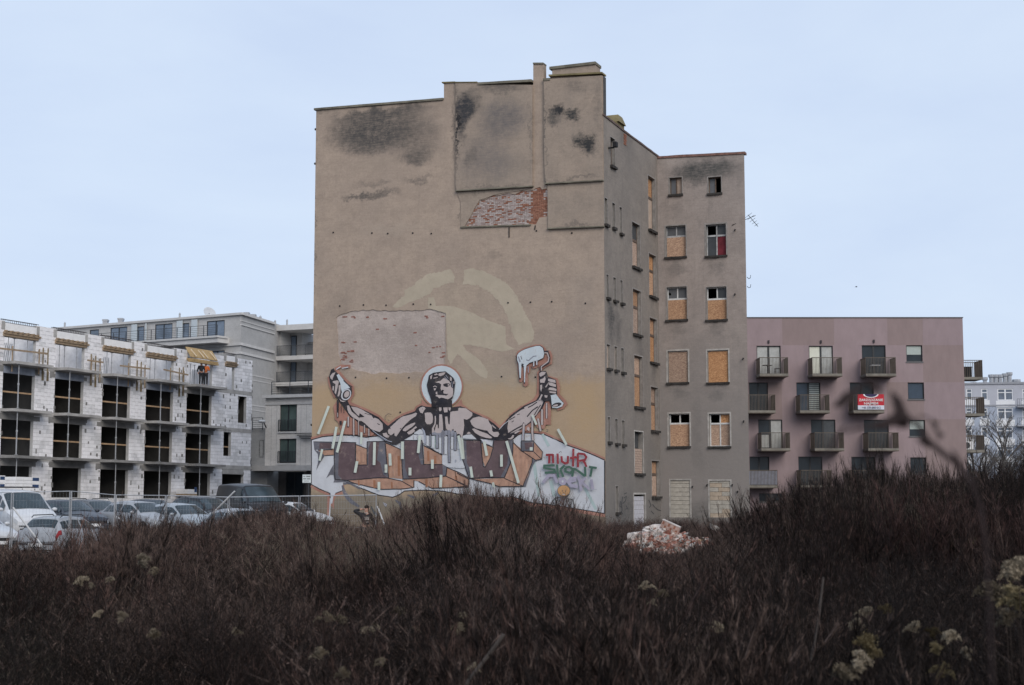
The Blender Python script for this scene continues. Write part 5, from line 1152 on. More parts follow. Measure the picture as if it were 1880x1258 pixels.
for (z) in (FGR.uv(462, 690)[1], FGR.uv(462, 745)[1]):
    mb.box(FGR, 0, uR2, z, z + .12, -.05, .03); mb.box(FGR, 0, uR2, z - .45, z - .36, -.05, .03)
mb.build_each('cornice', m_band, groot)
mb = MB()                                                           # terrace slab in front of the top floor
uA, uB = FGL.uv(250, 630)[0], FGL.uv(421, 630)[0]; zT = FGL.uv(400, 622)[1]
mb.box(FGL, uA - 25, uB, zT - .55, zT, .0, 1.6); mb.box(FGL, uA - 25, uB + .1, zT - .1, zT + .08, .3, 1.75)
mb.build('terrace_slab', m_band, groot)
def railing(fr, u0, u1, z0, h, w, parent, bars=.13, posts=1.6, horiz=False, m=None, rad=.018):
    mb = MB(); m = m or m_rail
    mb.box(fr, u0, u1, z0 + h - .04, z0 + h, w - .02, w + .02); mb.box(fr, u0, u1, z0 + .08, z0 + .12, w - .015, w + .015)
    n = max(1, int(abs(u1 - u0) / posts))
    for q in range(n + 1): u = u0 + (u1 - u0) * q / n; mb.box(fr, u - .025, u + .025, z0, z0 + h - .04, w - .025, w + .025)
    o = mb.build('railing', m, parent)
    mb = MB()
    if horiz:
        for q in range(1, 5): z = z0 + .12 + (h - .2) * q / 5; mb.box(fr, u0, u1, z - .012, z + .012, w - .012, w + .012)
    else:
        n = max(1, int(abs(u1 - u0) / bars))
        for q in range(1, n): u = u0 + (u1 - u0) * q / n; mb.box(fr, u - rad, u + rad, z0 + .12, z0 + h - .04, w - rad, w + rad)
    tag(mb.build('railing_bars', m, o), kind='stuff'); return o
railing(FGL, uA - 20, uB - .1, zT + .08, 1.05, 1.6, groot, horiz=True)
for x in (243, 326, 269, 353):                                       # pale terrace screens
    u = FGL.uv(x, 610)[0]; mb = MB(); mb.box(FGL, u, u + (.12 if x in (269,) else .75), zT, zT + 2.0, .1, .16 if x != 269 else .2); mb.build('terrace_screen', mat('pale_screen', (0.50, 0.55, 0.58), var=.1), groot)
# recessed terraces on the right, towards the tenement
FGT = Fr((xz(503, 149.2), 149.2), (.91, -.41)); uT1 = FGT.uv(590, 640)[0]
mb = MB()
zr = FGT.uv(510, 598)[1]; zs = FGT.uv(510, 655)[1]; zq = FGT.uv(510, 703)[1]
def slab(z, th): mb.box(FGT, -.3, uT1, z - th, z, -4, .3)
slab(zr, .55); slab(zs, .4); slab(zq, .35); mb.build_each('terrace_slab', m_band, groot)
mb = MB(); mb.box(FGT, 0, 1.6, -1, zr - .56, -6, -2.2); mb.box(FGT, 1.6, uT1, -1, FGT.uv(540, 622)[1], -7, -3.4); mb.box(FGT, -.2, .25, -1, zr - .56, -2.2, -.4); mb.build_each('recessed_wall', m_creamd, groot)
railing(FGT, .1, uT1, zs + .02, 1.05, .2, groot); railing(FGT, .1, uT1, zq + .02, 1.05, .2, groot)
for z_ in (zs, zq):
    mb = MB(); mb.box(FGT, .35, 1.0, z_, z_ + 2.3, -2.25, -2.14); o = mb.build('window', m_dframe, groot)
    mb = MB(); mb.box(FGT, .42, .92, z_ + .1, z_ + 2.2, -2.14, -2.12); mb.build('pane', m_sky, o)
mb = MB(); mb.quad(FGL.pt(-10, zGt - .1, 0), FGL.pt(40, zGt - .1, 0), FGR.pt(uR2, zGt - .1, 0), FGL.pt(-10, zGt - .1, -20)); mb.build('roof', m_conc, groot)
# roof vents and dish as separate things
for x, y, s, lab in [(119, 596, .35, 'single small vent pipe at the far left of the long cream roof'), (194, 589, .5, 'square vent box on the cream roof above the second terrace window'), (222, 586, .4, 'slim cowl on the cream roof beside the square vent box'), (330, 578, .3, 'low vent above the fifth terrace window'), (453, 577, .5, 'square vent box just right of the roof corner'), (478, 585, .45, 'slim round cowl on the roof right of the corner'), (465, 582, .6, 'low grey duct on the roof right of the corner'), (505, 598, .4, 'low vent on the terrace roof next to the tenement'), (527, 597, .3, 'thin vent pipe on the terrace roof next to the tenement')]:
    fr = FGL if x < 437 else (FGR if x < 500 else FGT); u, z = fr.uv(x, y, -1.5); zb = (zGt if x < 500 else zr) - .15
    c = fr.pt(u, zb, -1.5); r_ = thing('roof_vent', lab, 'vent', c)
    dk_ = c.y / 2764; s = dk_ * (6 if 'square' in lab or 'duct' in lab else 4.5 if 'cowl' in lab else 3.5); mb = MB(); hgt = max(.4, dk_ * 11 + .25)
    sq = 'square' in lab or 'duct' in lab
    if sq: mb.cube(c.x - s * .7, c.x + s * .7, c.y - s, c.y + s, c.z, c.z + hgt * .8)
    else: mb.tube([c, c + Vector((0, 0, hgt * .85))], s * .5, 8)
    mb.build('shaft', m_steel, r_)
    mb = MB()
    if sq: mb.cube(c.x - s * .85, c.x + s * .85, c.y - s * 1.1, c.y + s * 1.1, c.z + hgt * .8, c.z + hgt)
    else: mb.lathe(c + Vector((0, 0, hgt * .85)), (0, 0, 1), [(0, s * .5), (.1, s * .55), (.22, s * .2), (.24, 0)], 8)
    mb.build('cap', m_steel, r_)
c = FGL.pt(FGL.uv(384, 571, -1)[0], zGt - .1, -1); r_ = thing('satellite_dish', 'pale round satellite dish on the cream roof left of the corner', 'satellite dish', c)
mb = MB(); mb.lathe(c + Vector((0, 0, .45)), (.5, -.6, .4), [(0, .0), (.03, .3), (.1, .52), (.16, .66), (.12, .5), (.04, .25), (.02, 0)], 14); mb.build('dish', mat('pale_metal', (0.5, 0.52, 0.55)), r_)
mb = MB(); mb.tube([c, c + Vector((0, 0, .5))], .05); mb.build('mast', m_rail, r_)

# lower front wing of the apartment house
YH = 122.0; FH = Fr((xz(485, YH), YH), (.93, -.37)); uH1 = FH.uv(600, 800)[0]
hroot = thing('low_apartment_wing', 'lower beige apartment wing with tall dark windows beside the tenement', 'building', (FH.P.x, FH.P.y, 0))
zH = FH.uv(490, 727)[1]; zc0 = FH.uv(500, 858)[1]
hw = [(514, 544.5, 742, 792), (513, 543.5, 806, 850)]
mb = MB(); HL = holes_of(FH, hw); mb.poly(FH, [[(0, zc0), (uH1, zc0), (uH1, zH), (0, zH)]] + HL, 0)
for h in HL: mb.rim(FH, h, -.25, 0)
mb.build('front_wall', wall_mat('beige_render', (0.66, 0.63, 0.60), (0.71, 0.68, 0.65), [], streak=.08, grain=.15), hroot)
for g in hw:
    o, r = gwin(FH, *g, hroot, panes=2, gm=glass('green_glass', (0.12, 0.165, 0.155), rough=.12), w=-.1)
    railing(FH, r[0] - .02, r[1] + .02, r[2], .95, .06, hroot)
    mb = MB(); mb.box(FH, r[0] - .08, r[1] + .08, r[2] - .14, r[2] - .02, -.05, .08); mb.build('sill', m_band, o)
mb = MB(); mb.box(FH, -.15, uH1, zH - .2, zH + .05, -.3, .35); mb.box(FH, -.1, uH1, zH - .75, zH - .6, -.05, .06); mb.box(FH, -1.3, uH1, zc0 - .3, zc0 + .12, -1.5, .8); mb.build_each('cornice', m_band, hroot)
railing(FH, .6, uH1, zH + .05, 1.1, .1, hroot, horiz=True)
mb = MB(); mb.box(FH, -1.2, uH1, -1, zc0 - .3, -4, -2.2); mb.box(FH, 3.4, 3.9, -1, zc0 - .3, -2.2, -.8); mb.build_each('ground_floor_wall', mat('dark_taupe', (0.12, 0.11, 0.105), var=.2), hroot)
for g in [(475, 494, 867, 905), (525, 556, 867, 912)]: gwin(FH, *g, hroot, panes=2, gm=m_dglass, w=-2.1)
mb = MB(); mb.box(FH, -2.6, 0, -1, zH - 2.6, -3, -.4); mb.build('side_wall', m_creamd, hroot)
gwin(FH, 475.5, 483.5, 808, 840, hroot, panes=1, gm=m_dglass, w=-.38)
railing(FH, FH.uv(461, 780)[0], FH.uv(480, 780)[0], FH.uv(470, 789)[1], 1.0, -.2, hroot, horiz=True)
mb = MB()
for y in (796, 799, 802, 805): (u0, z0), (u1, z1) = FH.uv(541 + (y - 796) * 1.3, y, .3), FH.uv(585, y + 1.5, .3); mb.box(FH, u0, u1, z0 - .03, z0 + .03, .2, .3)
mb.build_each('louvre', m_rail, hroot, gap=.01)
mb = MB(); mb.box(FH, 0, uH1, zH - .1, zH - .05, -10, -.1); mb.build('roof', m_conc, hroot)
for x in (498, 507.5, 552, 562):
    u = FH.uv(x, 800)[0]; mb = MB(); mb.box(FH, u - .012, u + .012, zc0 + .1, zH - .75, -.02, .006); mb.build('wall_joint', m_creamd, hroot)
# wall lamp on its left edge
c = FH.pt(*FH.uv(489, 786, .4), .4); lamp = thing('wall_lamp', 'small grey lamp on a bent arm at the left edge of the beige wing', 'lamp', c)
mb = MB(); t = FH.pt(*FH.uv(481, 774, .7), .7); mb.tube([c, c.lerp(t, .6) + Vector((0, 0, .15)), t], .05); mb.build('arm', m_rail, lamp)
mb = MB(); mb.ball(t, (.32, .2, .14)); mb.build('lamp_head', mat('pale_metal', (0.5, 0.52, 0.55)), lamp)

# ================================================================ mauve apartment block (right)
YP = 113.0; FP = Fr((xz(1372, YP), YP), (1, 0)); proot = thing('mauve_apartment_block', 'flat-roofed mauve apartment block with staggered slatted balconies', 'building', (FP.P.x, YP, 0))
uP1 = FP.uv(1772.5, 760)[0]; zPt = FP.uv(1570, 584)[1]; uP0 = -4.0
DW = []
for x0, x1, yt, yb in [(1389, 1434, 635, 687), (1485, 1530, 635, 687), (1582, 1627, 634, 687), (1375, 1410.5, 702.5, 755), (1462, 1507, 702.5, 755), (1560, 1605, 702.5, 755), (1392, 1437, 770.5, 824), (1488.7, 1534.6, 770.5, 824), (1586, 1632.6, 771, 824), (1376, 1413, 838.5, 892), (1465.6, 1510.6, 838.5, 892), (1563, 1608, 839, 892)]: DW.append((x0, x1, yt, yb, 'door'))
for x0, x1, yt, yb in [(1663.5, 1694, 634, 664), (1666.5, 1697, 702.5, 733), (1669, 1699, 771, 801), (1671, 1701, 840, 869), (1393.6, 1440, 906, 921)]: DW.append((x0, x1, yt, yb, 'win'))
HP = holes_of(FP, [d[:4] for d in DW])
mauves = [mat('mauve_render_' + n_, c_, var=.085, scale=1.6, bump=.2, bscale=30, stretch=(1, 1, .4)) for n_, c_ in (('a', (0.30, 0.232, 0.24)), ('b', (0.262, 0.20, 0.196)), ('c', (0.286, 0.222, 0.232)))]
# the facade is coated field by field: one panel per field, with its own openings
xsP = [uP0, FP.uv(1436, 760)[0], FP.uv(1478, 760)[0], FP.uv(1531, 760)[0], FP.uv(1576, 760)[0], FP.uv(1629, 760)[0], FP.uv(1697, 760)[0], uP1]
ysP = [-1.0] + [FP.uv(1570, y)[1] for y in (905, 838, 770, 702, 634, 584)]
rg = random.Random(21)
for j in range(len(ysP) - 1):
    if j == 5: cols = [uP0, FP.uv(1436, 600)[0], FP.uv(1531, 600)[0], FP.uv(1629, 600)[0], FP.uv(1694, 600)[0], uP1]
    else: cols = xsP
    for i in range(len(cols) - 1):
        a, b, c_, d_ = cols[i], cols[i + 1], ysP[j], ysP[j + 1]
        poly_out = [(a, c_), (b, c_), (b, d_), (a, d_)]
        # cut openings cell by cell on a small grid so panels stay simple
        us_ = sorted({a, b} | {min(max(p[0], a), b) for h in HP for p in h}); zs2 = sorted({c_, d_} | {min(max(p[1], c_), d_) for h in HP for p in h})
        mb = MB()
        for q in range(len(us_) - 1):
            for s in range(len(zs2) - 1):
                um, zm = (us_[q] + us_[q + 1]) / 2, (zs2[s] + zs2[s + 1]) / 2
                if us_[q + 1] - us_[q] < 1e-4 or zs2[s + 1] - zs2[s] < 1e-4: continue
                if any(h[0][0] < um < h[1][0] and h[0][1] < zm < h[2][1] for h in HP): continue
                vs = [(us_[q], zs2[s]), (us_[q + 1], zs2[s]), (us_[q + 1], zs2[s + 1]), (us_[q], zs2[s + 1])]
                mb.add([FP.pt(x, y, .004 * ((i + j) % 2)) for x, y in vs], [(0, 1, 2, 3)], 0, vs)
        if mb.v: mb.build('facade_panel', mauves[1 if (j, i) in ((4, 6), (2, 6), (5, 3), (5, 1), (3, 5), (1, 6), (3, 0)) else rg.choice((0, 0, 2))], proot)
mb = MB()
for h in HP: mb.rim(FP, h, -.22, 0.004)
mb.build('reveal', mauves[1], proot)
mb = MB(); mb.box(FP, uP0, uP1 + .04, zPt, zPt + .07, -.4, .05); mb.build('coping', mat('dark_coping_metal', (0.09, 0.085, 0.09), rough=.5), proot)
mb = MB(); mb.quad(FP.pt(uP1, -1, 0), FP.pt(uP1, -1, -15), FP.pt(uP1, zPt, -15), FP.pt(uP1, zPt, 0)); mb.quad(FP.pt(uP0, -1, 0), FP.pt(uP0, -1, -15), FP.pt(uP0, zPt, -15), FP.pt(uP0, zPt, 0)); mb.quad(FP.pt(uP0, -1, -15), FP.pt(uP1, -1, -15), FP.pt(uP1, zPt, -15), FP.pt(uP0, zPt, -15)); mb.build('side_wall', mauves[0], proot)
mb = MB(); mb.quad(FP.pt(uP0, zPt - .1, 0), FP.pt(uP1, zPt - .1, 0), FP.pt(uP1, zPt - .1, -15), FP.pt(uP0, zPt - .1, -15)); mb.build('roof', m_conc, proot)
m_curt = mat('pale_curtain', (0.42, 0.43, 0.42), var=.15, scale=3); m_lit = mat('bright_curtain', (0.66, 0.67, 0.58), var=.08); m_blind = mat('grey_blind', (0.40, 0.45, 0.43), var=.08)
m_bluegl = glass('blue_glass', (0.06, 0.085, 0.12), rough=.08)
gl_kind = ['cc', 'lc', 'dd', 'dd', 'bv', 'dd', 'dc', 'dh', 'dd', 'dd', 'dd', 'dd', 'B', 'b', 'B', 'd', 'D']
for i, (x0, x1, yt, yb, kd) in enumerate(DW):
    (u0, z1), (u1, z0) = FP.uv(x0, yt), FP.uv(x1, yb); gk = gl_kind[i]
    mb = MB(); r = (u0, u1, z0, z1); frame_strip(mb, FP, r, .06, -.22, -.12)
    if kd == 'door' or gk == 'D': mb.box(FP, (u0 + u1) / 2 - .07, (u0 + u1) / 2 + .07, z0 + .06, z1 - .06, -.2, -.12)
    o = mb.build('window' if kd == 'win' else 'balcony_door', m_dframe, proot)
    halves = [(u0 + .05, (u0 + u1) / 2 - .07), ((u0 + u1) / 2 + .07, u1 - .05)] if len(gk) == 2 or gk == 'D' else [(u0 + .05, u1 - .05)]
    for hI, (a, b) in enumerate(halves):
        k = gk[min(hI, len(gk) - 1)]
        m = {'c': m_curt, 'l': m_lit, 'd': m_dglass, 'b': m_bluegl, 'v': glass('blind_glass', (0.16, 0.18, 0.2), rough=.15), 'h': glass('grey_glass', (0.09, 0.1, 0.11)), 'B': m_dglass, 'D': m_dglass}[k]
        mb = MB(); mb.box(FP, a, b, z0 + .05, z1 - .05, -.19, -.16); mb.build('pane', m, o)
        if k == 'B': mb = MB(); mb.box(FP, a + .02, b - .02, z1 - .06 - (z1 - z0) * .52, z1 - .06, -.158, -.15); mb.build('roller_blind', m_blind, o)
        if gk == 'dc' : mb = MB(); mb.box(FP, a + .02, b - .02, z0 + .1, z0 + (1.05 if hI == 0 else 1.25), -.158, -.15); mb.build('privacy_film', m_curt, o)
        if k == 'v':
            mb = MB()
            for q in range(14): mb.box(FP, a + .02, b - .02, z0 + .1 + q * .15, z0 + .17 + q * .15, -.158, -.145)
            mb.build('venetian_blind', m_blind, o)
    if kd == 'win': mb = MB(); mb.box(FP, u0 - .05, u1 + .05, z0 - .09, z0 - .003, -.1, .06); mb.build('sill', mat('grey_sill_metal', (0.13, 0.13, 0.135), rough=.5), o)
m_bal = mat('bronze_slat', (0.105, 0.085, 0.068), rough=.55, var=.25, scale=2); m_balfloor = mat('balcony_floor', (0.20, 0.185, 0.16), var=.3, scale=2)
def balcony(xl, xr, yt, yb, fr, wdepth, parent, sheet=None):
    """xl..xr: front face in the photograph, yt rail top, yb lower edge"""
    (u0, z1), (u1, z0) = fr.uv(xl, yt, wdepth), fr.uv(xr, yb, wdepth)
    mb = MB(); mb.box(fr, u0, u1, z0, z0 + .16, .01, wdepth); b = mb.build('balcony', m_balfloor, parent)
    mb = MB(); mb.box(fr, u0, u1, z0 - .06, z0 - .003, .01, wdepth + .02); mb.build('soffit', m_bal, b)
    mb = MB()
    mb.box(fr, u0, u1, z1 - .05, z1, wdepth - .04, wdepth); mb.box(fr, u0, u0 + .04, z1 - .05, z1, 0.01, wdepth - .04); mb.box(fr, u1 - .04, u1, z1 - .05, z1, 0.01, wdepth - .04)
    mb.build('handrail', m_bal, b)
    mb = MB(); n = int((u1 - u0) / .105)
    for q in range(n + 1): u = u0 + .02 + (u1 - u0 - .04) * q / n; mb.box(fr, u - .013, u + .013, z0 + .02, z1 - .05, wdepth - .03, wdepth - .005)
    n = int(wdepth / .105)
    for q in range(1, n):
        w_ = wdepth * q / n
        for u in (u0 + .02, u1 - .02): mb.box(fr, u - .012, u + .012, z0 + .16, z1 - .05, w_ - .03, w_ + .03)
    tag(mb.build('railing_slats', m_bal, b), kind='stuff')
    if sheet: mb = MB(); mb.box(fr, u0 + .03, u1 - .03, z0 + .2, z1 - .07, wdepth - .06, wdepth - .04); mb.build('wind_screen', sheet, b)
    return b, (u0, u1, z0, z1)
WD = 1.75
BAL = [(1394.5, 1447.5, 656, 690), (1491, 1546.5, 656, 690), (1589, 1645.5, 656, 690), (1371, 1424, 724.5, 757.5), (1468.5, 1523.5, 724.5, 757.5), (1566.5, 1623.5, 724.5, 757.5), (1397.5, 1451, 794, 827), (1495.5, 1550, 794, 827), (1593.5, 1650.5, 794, 827), (1372, 1428, 863, 895), (1470, 1527.5, 863, 895), (1567, 1625, 863, 896)]
for i, b_ in enumerate(BAL):
    sheet = mat('grey_cloth_screen', (0.24, 0.25, 0.30), var=.2, scale=3) if i == 9 else None
    bo, rB_ = balcony(*b_, FP, WD, proot, sheet)
    if i == 5: RBAN = rB_
# lamps beside doors and drain spouts
mb = MB()
for x, y in [(1411, 628), (1507, 628), (1604, 627)]: u, z = FP.uv(x, y); mb.box(FP, u - .06, u + .06, z - .1, z + .12, 0, .12)
mb.build_each('door_lamp', mat('dark_metal', (0.05, 0.045, 0.05)), proot)
# balcony furniture: chair and table, white box
def bal_thing(nm, lab, cat, i, du, kind):
    x0, x1, yt, yb = BAL[i]; (u0, _), (_, z0) = FP.uv(x0, yt, WD), FP.uv(x1, yb, WD); c = FP.pt(u0 + du, z0 + .16, .9)
    r_ = thing(nm, lab, cat, c)
    if kind == 'chair':
        mb = MB(); mb.cube(c.x - .22, c.x + .22, c.y - .22, c.y + .22, c.z + .42, c.z + .46); mb.build('seat', m_rail, r_)
        mb = MB(); mb.cube(c.x + .18, c.x + .22, c.y - .22, c.y + .22, c.z + .46, c.z + .92); mb.build('backrest', m_rail, r_)
        for sx in (-.2, .2):
            for sy in (-.2, .2): mb = MB(); mb.tube([(c.x + sx, c.y + sy, c.z), (c.x + sx, c.y + sy, c.z + .42)], .02, 4); mb.build('leg', m_rail, r_)
    else:
        mb = MB(); mb.cube(c.x - .35, c.x + .35, c.y - .3, c.y + .3, c.z + .66, c.z + .7); mb.build('table_top', m_eps if kind == 'wtable' else m_rail, r_)
        mb = MB(); mb.tube([(c.x, c.y, c.z), (c.x, c.y, c.z + .66)], .03); mb.build('leg', m_rail, r_)
bal_thing('balcony_chair', 'black chair on the top left mauve balcony', 'chair', 0, 1.5, 'chair'); bal_thing('balcony_table', 'small dark table on the top left mauve balcony', 'table', 0, .7, 'table'); bal_thing('balcony_table', 'white table on the top balcony at the right of the three', 'table', 2, .9, 'wtable')
# red rental banner on a second-row balcony
u0, u1, z0, z1 = RBAN; (bu0, bz1), (bu1, bz0) = FP.uv(1574.5, 724, WD + .06), FP.uv(1623.5, 752, WD + .06)
ban = thing('rental_banner', 'red and white rental banner hung on a second-row mauve balcony', 'banner', FP.pt(bu0, bz0, WD + .06))
def wavy(mb, ua, ub, za, zb, w, mi=0, nx=8):
    for q in range(nx):
        a, b = ua + (ub - ua) * q / nx, ua + (ub - ua) * (q + 1) / nx; wa, wb = w + .02 * math.sin(q * 1.3), w + .02 * math.sin((q + 1) * 1.3)
        mb.quad(FP.pt(a, za, wa), FP.pt(b, za, wb), FP.pt(b, zb, wb), FP.pt(a, zb, wa), mi)
hB = bz1 - bz0
mb = MB(); wavy(mb, bu0, bu1, bz0 + hB * .27, bz1, WD + .06); mb.build('red_cloth', mat('banner_red', (0.50, 0.035, 0.05), var=.15), ban)
mb = MB(); wavy(mb, bu0, bu1, bz0, bz0 + hB * .27, WD + .06); mb.build('white_strip', mat('banner_white', (0.62, 0.64, 0.72), var=.06), ban)
mb = MB(); cu = (bu0 + bu1) / 2; rr_ = hB * .185
arc = lambda r, n=10: [(cu + r * 2.2 * math.cos(math.pi + math.pi * i / n), bz1 - .0 + r * math.sin(math.pi + math.pi * i / n)) for i in range(n + 1)]
mb.poly(FP, [arc(rr_ * 1.25)], WD + .10); mb.build('logo_arc', m_eps, ban)
mb = MB(); mb.poly(FP, [arc(rr_)], WD + .106); mb.build('logo_arc', mat('logo_navy', (0.05, 0.04, 0.10)), ban)
def text(s, size, fr, u, z, w, m, parent, squeeze=1.0):
    cu_ = bpy.data.curves.new('lettering', 'FONT'); cu_.body = s; cu_.size = size; cu_.align_x = 'CENTER'; cu_.offset = size * .018
    o = bpy.data.objects.new('lettering', cu_); COL.objects.link(o); bpy.context.view_layer.update()
    me = bpy.data.meshes.new_from_object(o.evaluated_get(bpy.context.evaluated_depsgraph_get())); bpy.data.objects.remove(o); bpy.data.curves.remove(cu_)
    off = wloc(parent)
    for v in me.vertices: v.co = fr.pt(u + v.co.x * squeeze, z + v.co.y, w) - off
    me.materials.clear(); me.materials.append(m); o = bpy.data.objects.new('lettering', me); COL.objects.link(o); o.parent = parent; return o
m_txt = mat('white_print', (0.75, 0.75, 0.75), var=.03)
text('ZARZĄDZANIE', hB * .22, FP, cu, bz0 + hB * .55, WD + .10, m_txt, ban, 1.05); text('NAJMEM', hB * .22, FP, cu, bz0 + hB * .32, WD + .10, m_txt, ban, 1.15)
text('+48 578 888 012', hB * .19, FP, cu, bz0 + hB * .06, WD + .10, mat('grey_print', (0.18, 0.17, 0.22)), ban, .95)
# balconies on the far flank
FPS = Fr((FP.P.x + uP1, YP + 4.0), (0, -1), flip=True)               # u towards the viewer, w to the right
for q, (yt, yb, xr) in enumerate([(661, 697, 1803.5), (729, 764, 1807), (799, 831, 1807), (866, 898, 1808)]):
    ydep = YP + 0.6; X1 = atY(xr, yt, ydep).x; zt = atY(xr, yt, ydep).z; zb = atY(xr, yb, ydep).z; wd_ = X1 - (FP.P.x + uP1)
    u0, u1 = 1.4, 3.4
    mb = MB(); mb.box(FPS, u0, u1, zb, zb + .2, .01, wd_); b = mb.build('balcony', m_balfloor, proot)
    mb = MB(); mb.box(FPS, u0, u1, zt - .05, zt, wd_ - .04, wd_); mb.box(FPS, u1 - .04, u1, zt - .05, zt, .01, wd_ - .04); mb.box(FPS, u0, u0 + .04, zt - .05, zt, .01, wd_ - .04); mb.build('handrail', m_bal, b)
    mb = MB()
    for k in range(14): u = u0 + .03 + (u1 - u0 - .06) * k / 13; mb.box(FPS, u - .05, u + .05, zb + .2, zt - .05, wd_ - .03, wd_ - .01)
    for k in range(1, 11):
        w_ = wd_ * k / 11
        mb.box(FPS, u1 - .03, u1 - .01, zb + .2, zt - .05, w_ - .013, w_ + .013); mb.box(FPS, u0 + .01, u0 + .03, zb + .2, zt - .05, w_ - .013, w_ + .013)
    tag(mb.build('railing_slats', m_bal, b), kind='stuff')
    if q == 2:
        c = FPS.pt(u1 - .5, zb + .2, .45); r_ = thing('air_conditioner', 'white air conditioner box on the lowest visible flank balcony', 'air conditioner', c)
        mb = MB(); mb.cube(c.x - .4, c.x + .4, c.y - .15, c.y + .15, c.z + .05, c.z + .65); mb.build('casing', m_eps, r_)
        mb = MB(); mb.lathe(c + Vector((-.12, -.152, .35)), (0, -1, 0), [(0, .25), (.02, .25), (.02, .0)], 14); mb.build('fan_grille', m_rail, r_)
    if q == 0:
        c = FPS.pt(u1 - .6, zb + .2, .5); r_ = thing('storage_box', 'black storage box on the topmost flank balcony', 'box', c)
        mb = MB(); mb.cube(c.x - .5, c.x + .4, c.y - .2, c.y + .2, c.z, c.z + .75); mb.build('bin', m_dark, r_); mb = MB(); mb.cube(c.x - .52, c.x + .42, c.y - .22, c.y + .22, c.z + .753, c.z + .82); mb.build('lid', m_dark, r_)

# ================================================================ far slab block (right edge)
YF = 220.0; FF = Fr((xz(1760, YF), YF), (.985, -.17)); froot = thing('far_apartment_block', 'far pale blue-grey apartment block with white windows at the right edge', 'building', (FF.P.x, YF, 0))
zF = FF.uv(1800, 706)[1]; uF1 = 34.0; zF1 = FF.uv(1850, 744)[1]
fw = []
for r_, y in enumerate((714, 749, 784, 819, 854)):
    fw.append((1831, 1860, y, y + 21, 2)); fw.append((1801.5, 1813.5, y, y + 20, 1)); fw.append((1774, 1785, y, y + 20, 1)); fw.append((1877, 1886, y, y + 22, 1)); fw.append((1900, 1930, y, y + 21, 2))
HF = holes_of(FF, [w_[:4] for w_ in fw])
mb = MB(); top_ = [h for h in HF if h[0][1] > zF1]; low = [h for h in HF if h[0][1] <= zF1]
mb.poly(FF, [[(-3, zF1), (uF1, zF1), (uF1, zF), (-3, zF)]] + top_, 0, 0); mb.poly(FF, [[(-3, -1), (uF1, -1), (uF1, zF1), (-3, zF1)]] + low, 0, 1)
for h in HF: mb.rim(FF, h, -.2, 0, 2)
mb.build('front_wall', [mat('far_white_wall', (0.42, 0.43, 0.48), var=.06, scale=.6), mat('far_blue_wall', (0.36, 0.40, 0.48), var=.07, scale=.6), m_eps], froot)
m_wframe = mat('white_frame', (0.72, 0.73, 0.75), var=.05)
for (x0, x1, yt, yb, n) in fw:
    (u0, z1), (u1, z0) = FF.uv(x0, yt), FF.uv(x1, yb); mb = MB(); r = (u0, u1, z0, z1); frame_strip(mb, FF, r, .12, -.2, -.05)
    if n == 2: mb.box(FF, (u0 + u1) / 2 - .1, (u0 + u1) / 2 + .1, z0 + .12, z1 - .12, -.19, -.06)
    mb.box(FF, u0 - .25, u1 + .25, z0 - 1.0, z0 - .06, -.05, .03); mb.box(FF, u0 + .12, u1 - .12, z1 - .62, z1 - .5, -.18, -.07)
    o = mb.build('window', m_wframe, froot); mb = MB(); mb.box(FF, u0 + .1, u1 - .1, z0 + .1, z1 - .1, -.16, -.12); mb.build('pane', glass('far_glass', (0.17, 0.20, 0.25), rough=.1), o)
mb = MB(); mb.box(FF, -3, uF1, zF, zF + .3, -12, .15); mb.box(FF, -3, uF1, zF1 - .15, zF1 + .1, -.05, .08); mb.build('cornice', mat('far_cornice', (0.30, 0.31, 0.34)), froot)
for y in (746, 781, 816, 851, 886):
    u0, z = FF.uv(1868, y, 1.2); mb = MB(); mb.box(FF, u0, u0 + 6, z - .15, z, .02, 1.2); b = mb.build('balcony', mat('far_cornice', (0.30, 0.31, 0.34)), froot); railing(FF, u0, u0 + 6, z, 1.1, 1.15, b.parent, bars=.3)
mb = MB(); mb.quad(FF.pt(-3, -1, 0), FF.pt(-3, -1, -12), FF.pt(-3, zF, -12), FF.pt(-3, zF, 0)); mb.build('side_wall', mat('far_blue_wall', (0.36, 0.40, 0.48)), froot)
for i, (x, y, s) in enumerate([(1779, 703, .5), (1787, 702, .6), (1808, 693, .55), (1820, 688, .6), (1828, 688, .6), (1836, 688, .6), (1845, 686, .6), (1853, 684, .6), (1866, 697, .8)]):
    u, z1 = FF.uv(x, y, -2); c = FF.pt(u, zF + .2, -2)
    pos = ['leftmost', 'second', 'third', 'fourth', 'fifth', 'sixth', 'seventh', 'eighth', 'rightmost'][i]
    r_ = thing('chimney_cowl', f'grey metal chimney cowl on the far blue-grey block, {pos} from the left', 'chimney cowl', c, group='metal chimney cowls on the far block')
    mb = MB(); mb.tube([c, Vector((c.x, c.y, z1 - .5))], s * .55, 8); mb.build('flue', m_steel, r_)
    mb = MB(); mb.lathe((c.x, c.y, z1 - .5), (0, 0, 1), [(0, s * .55), (.15, s * .8), (.5, s * .8), (.55, 0)], 8); mb.build('cap', m_steel, r_)
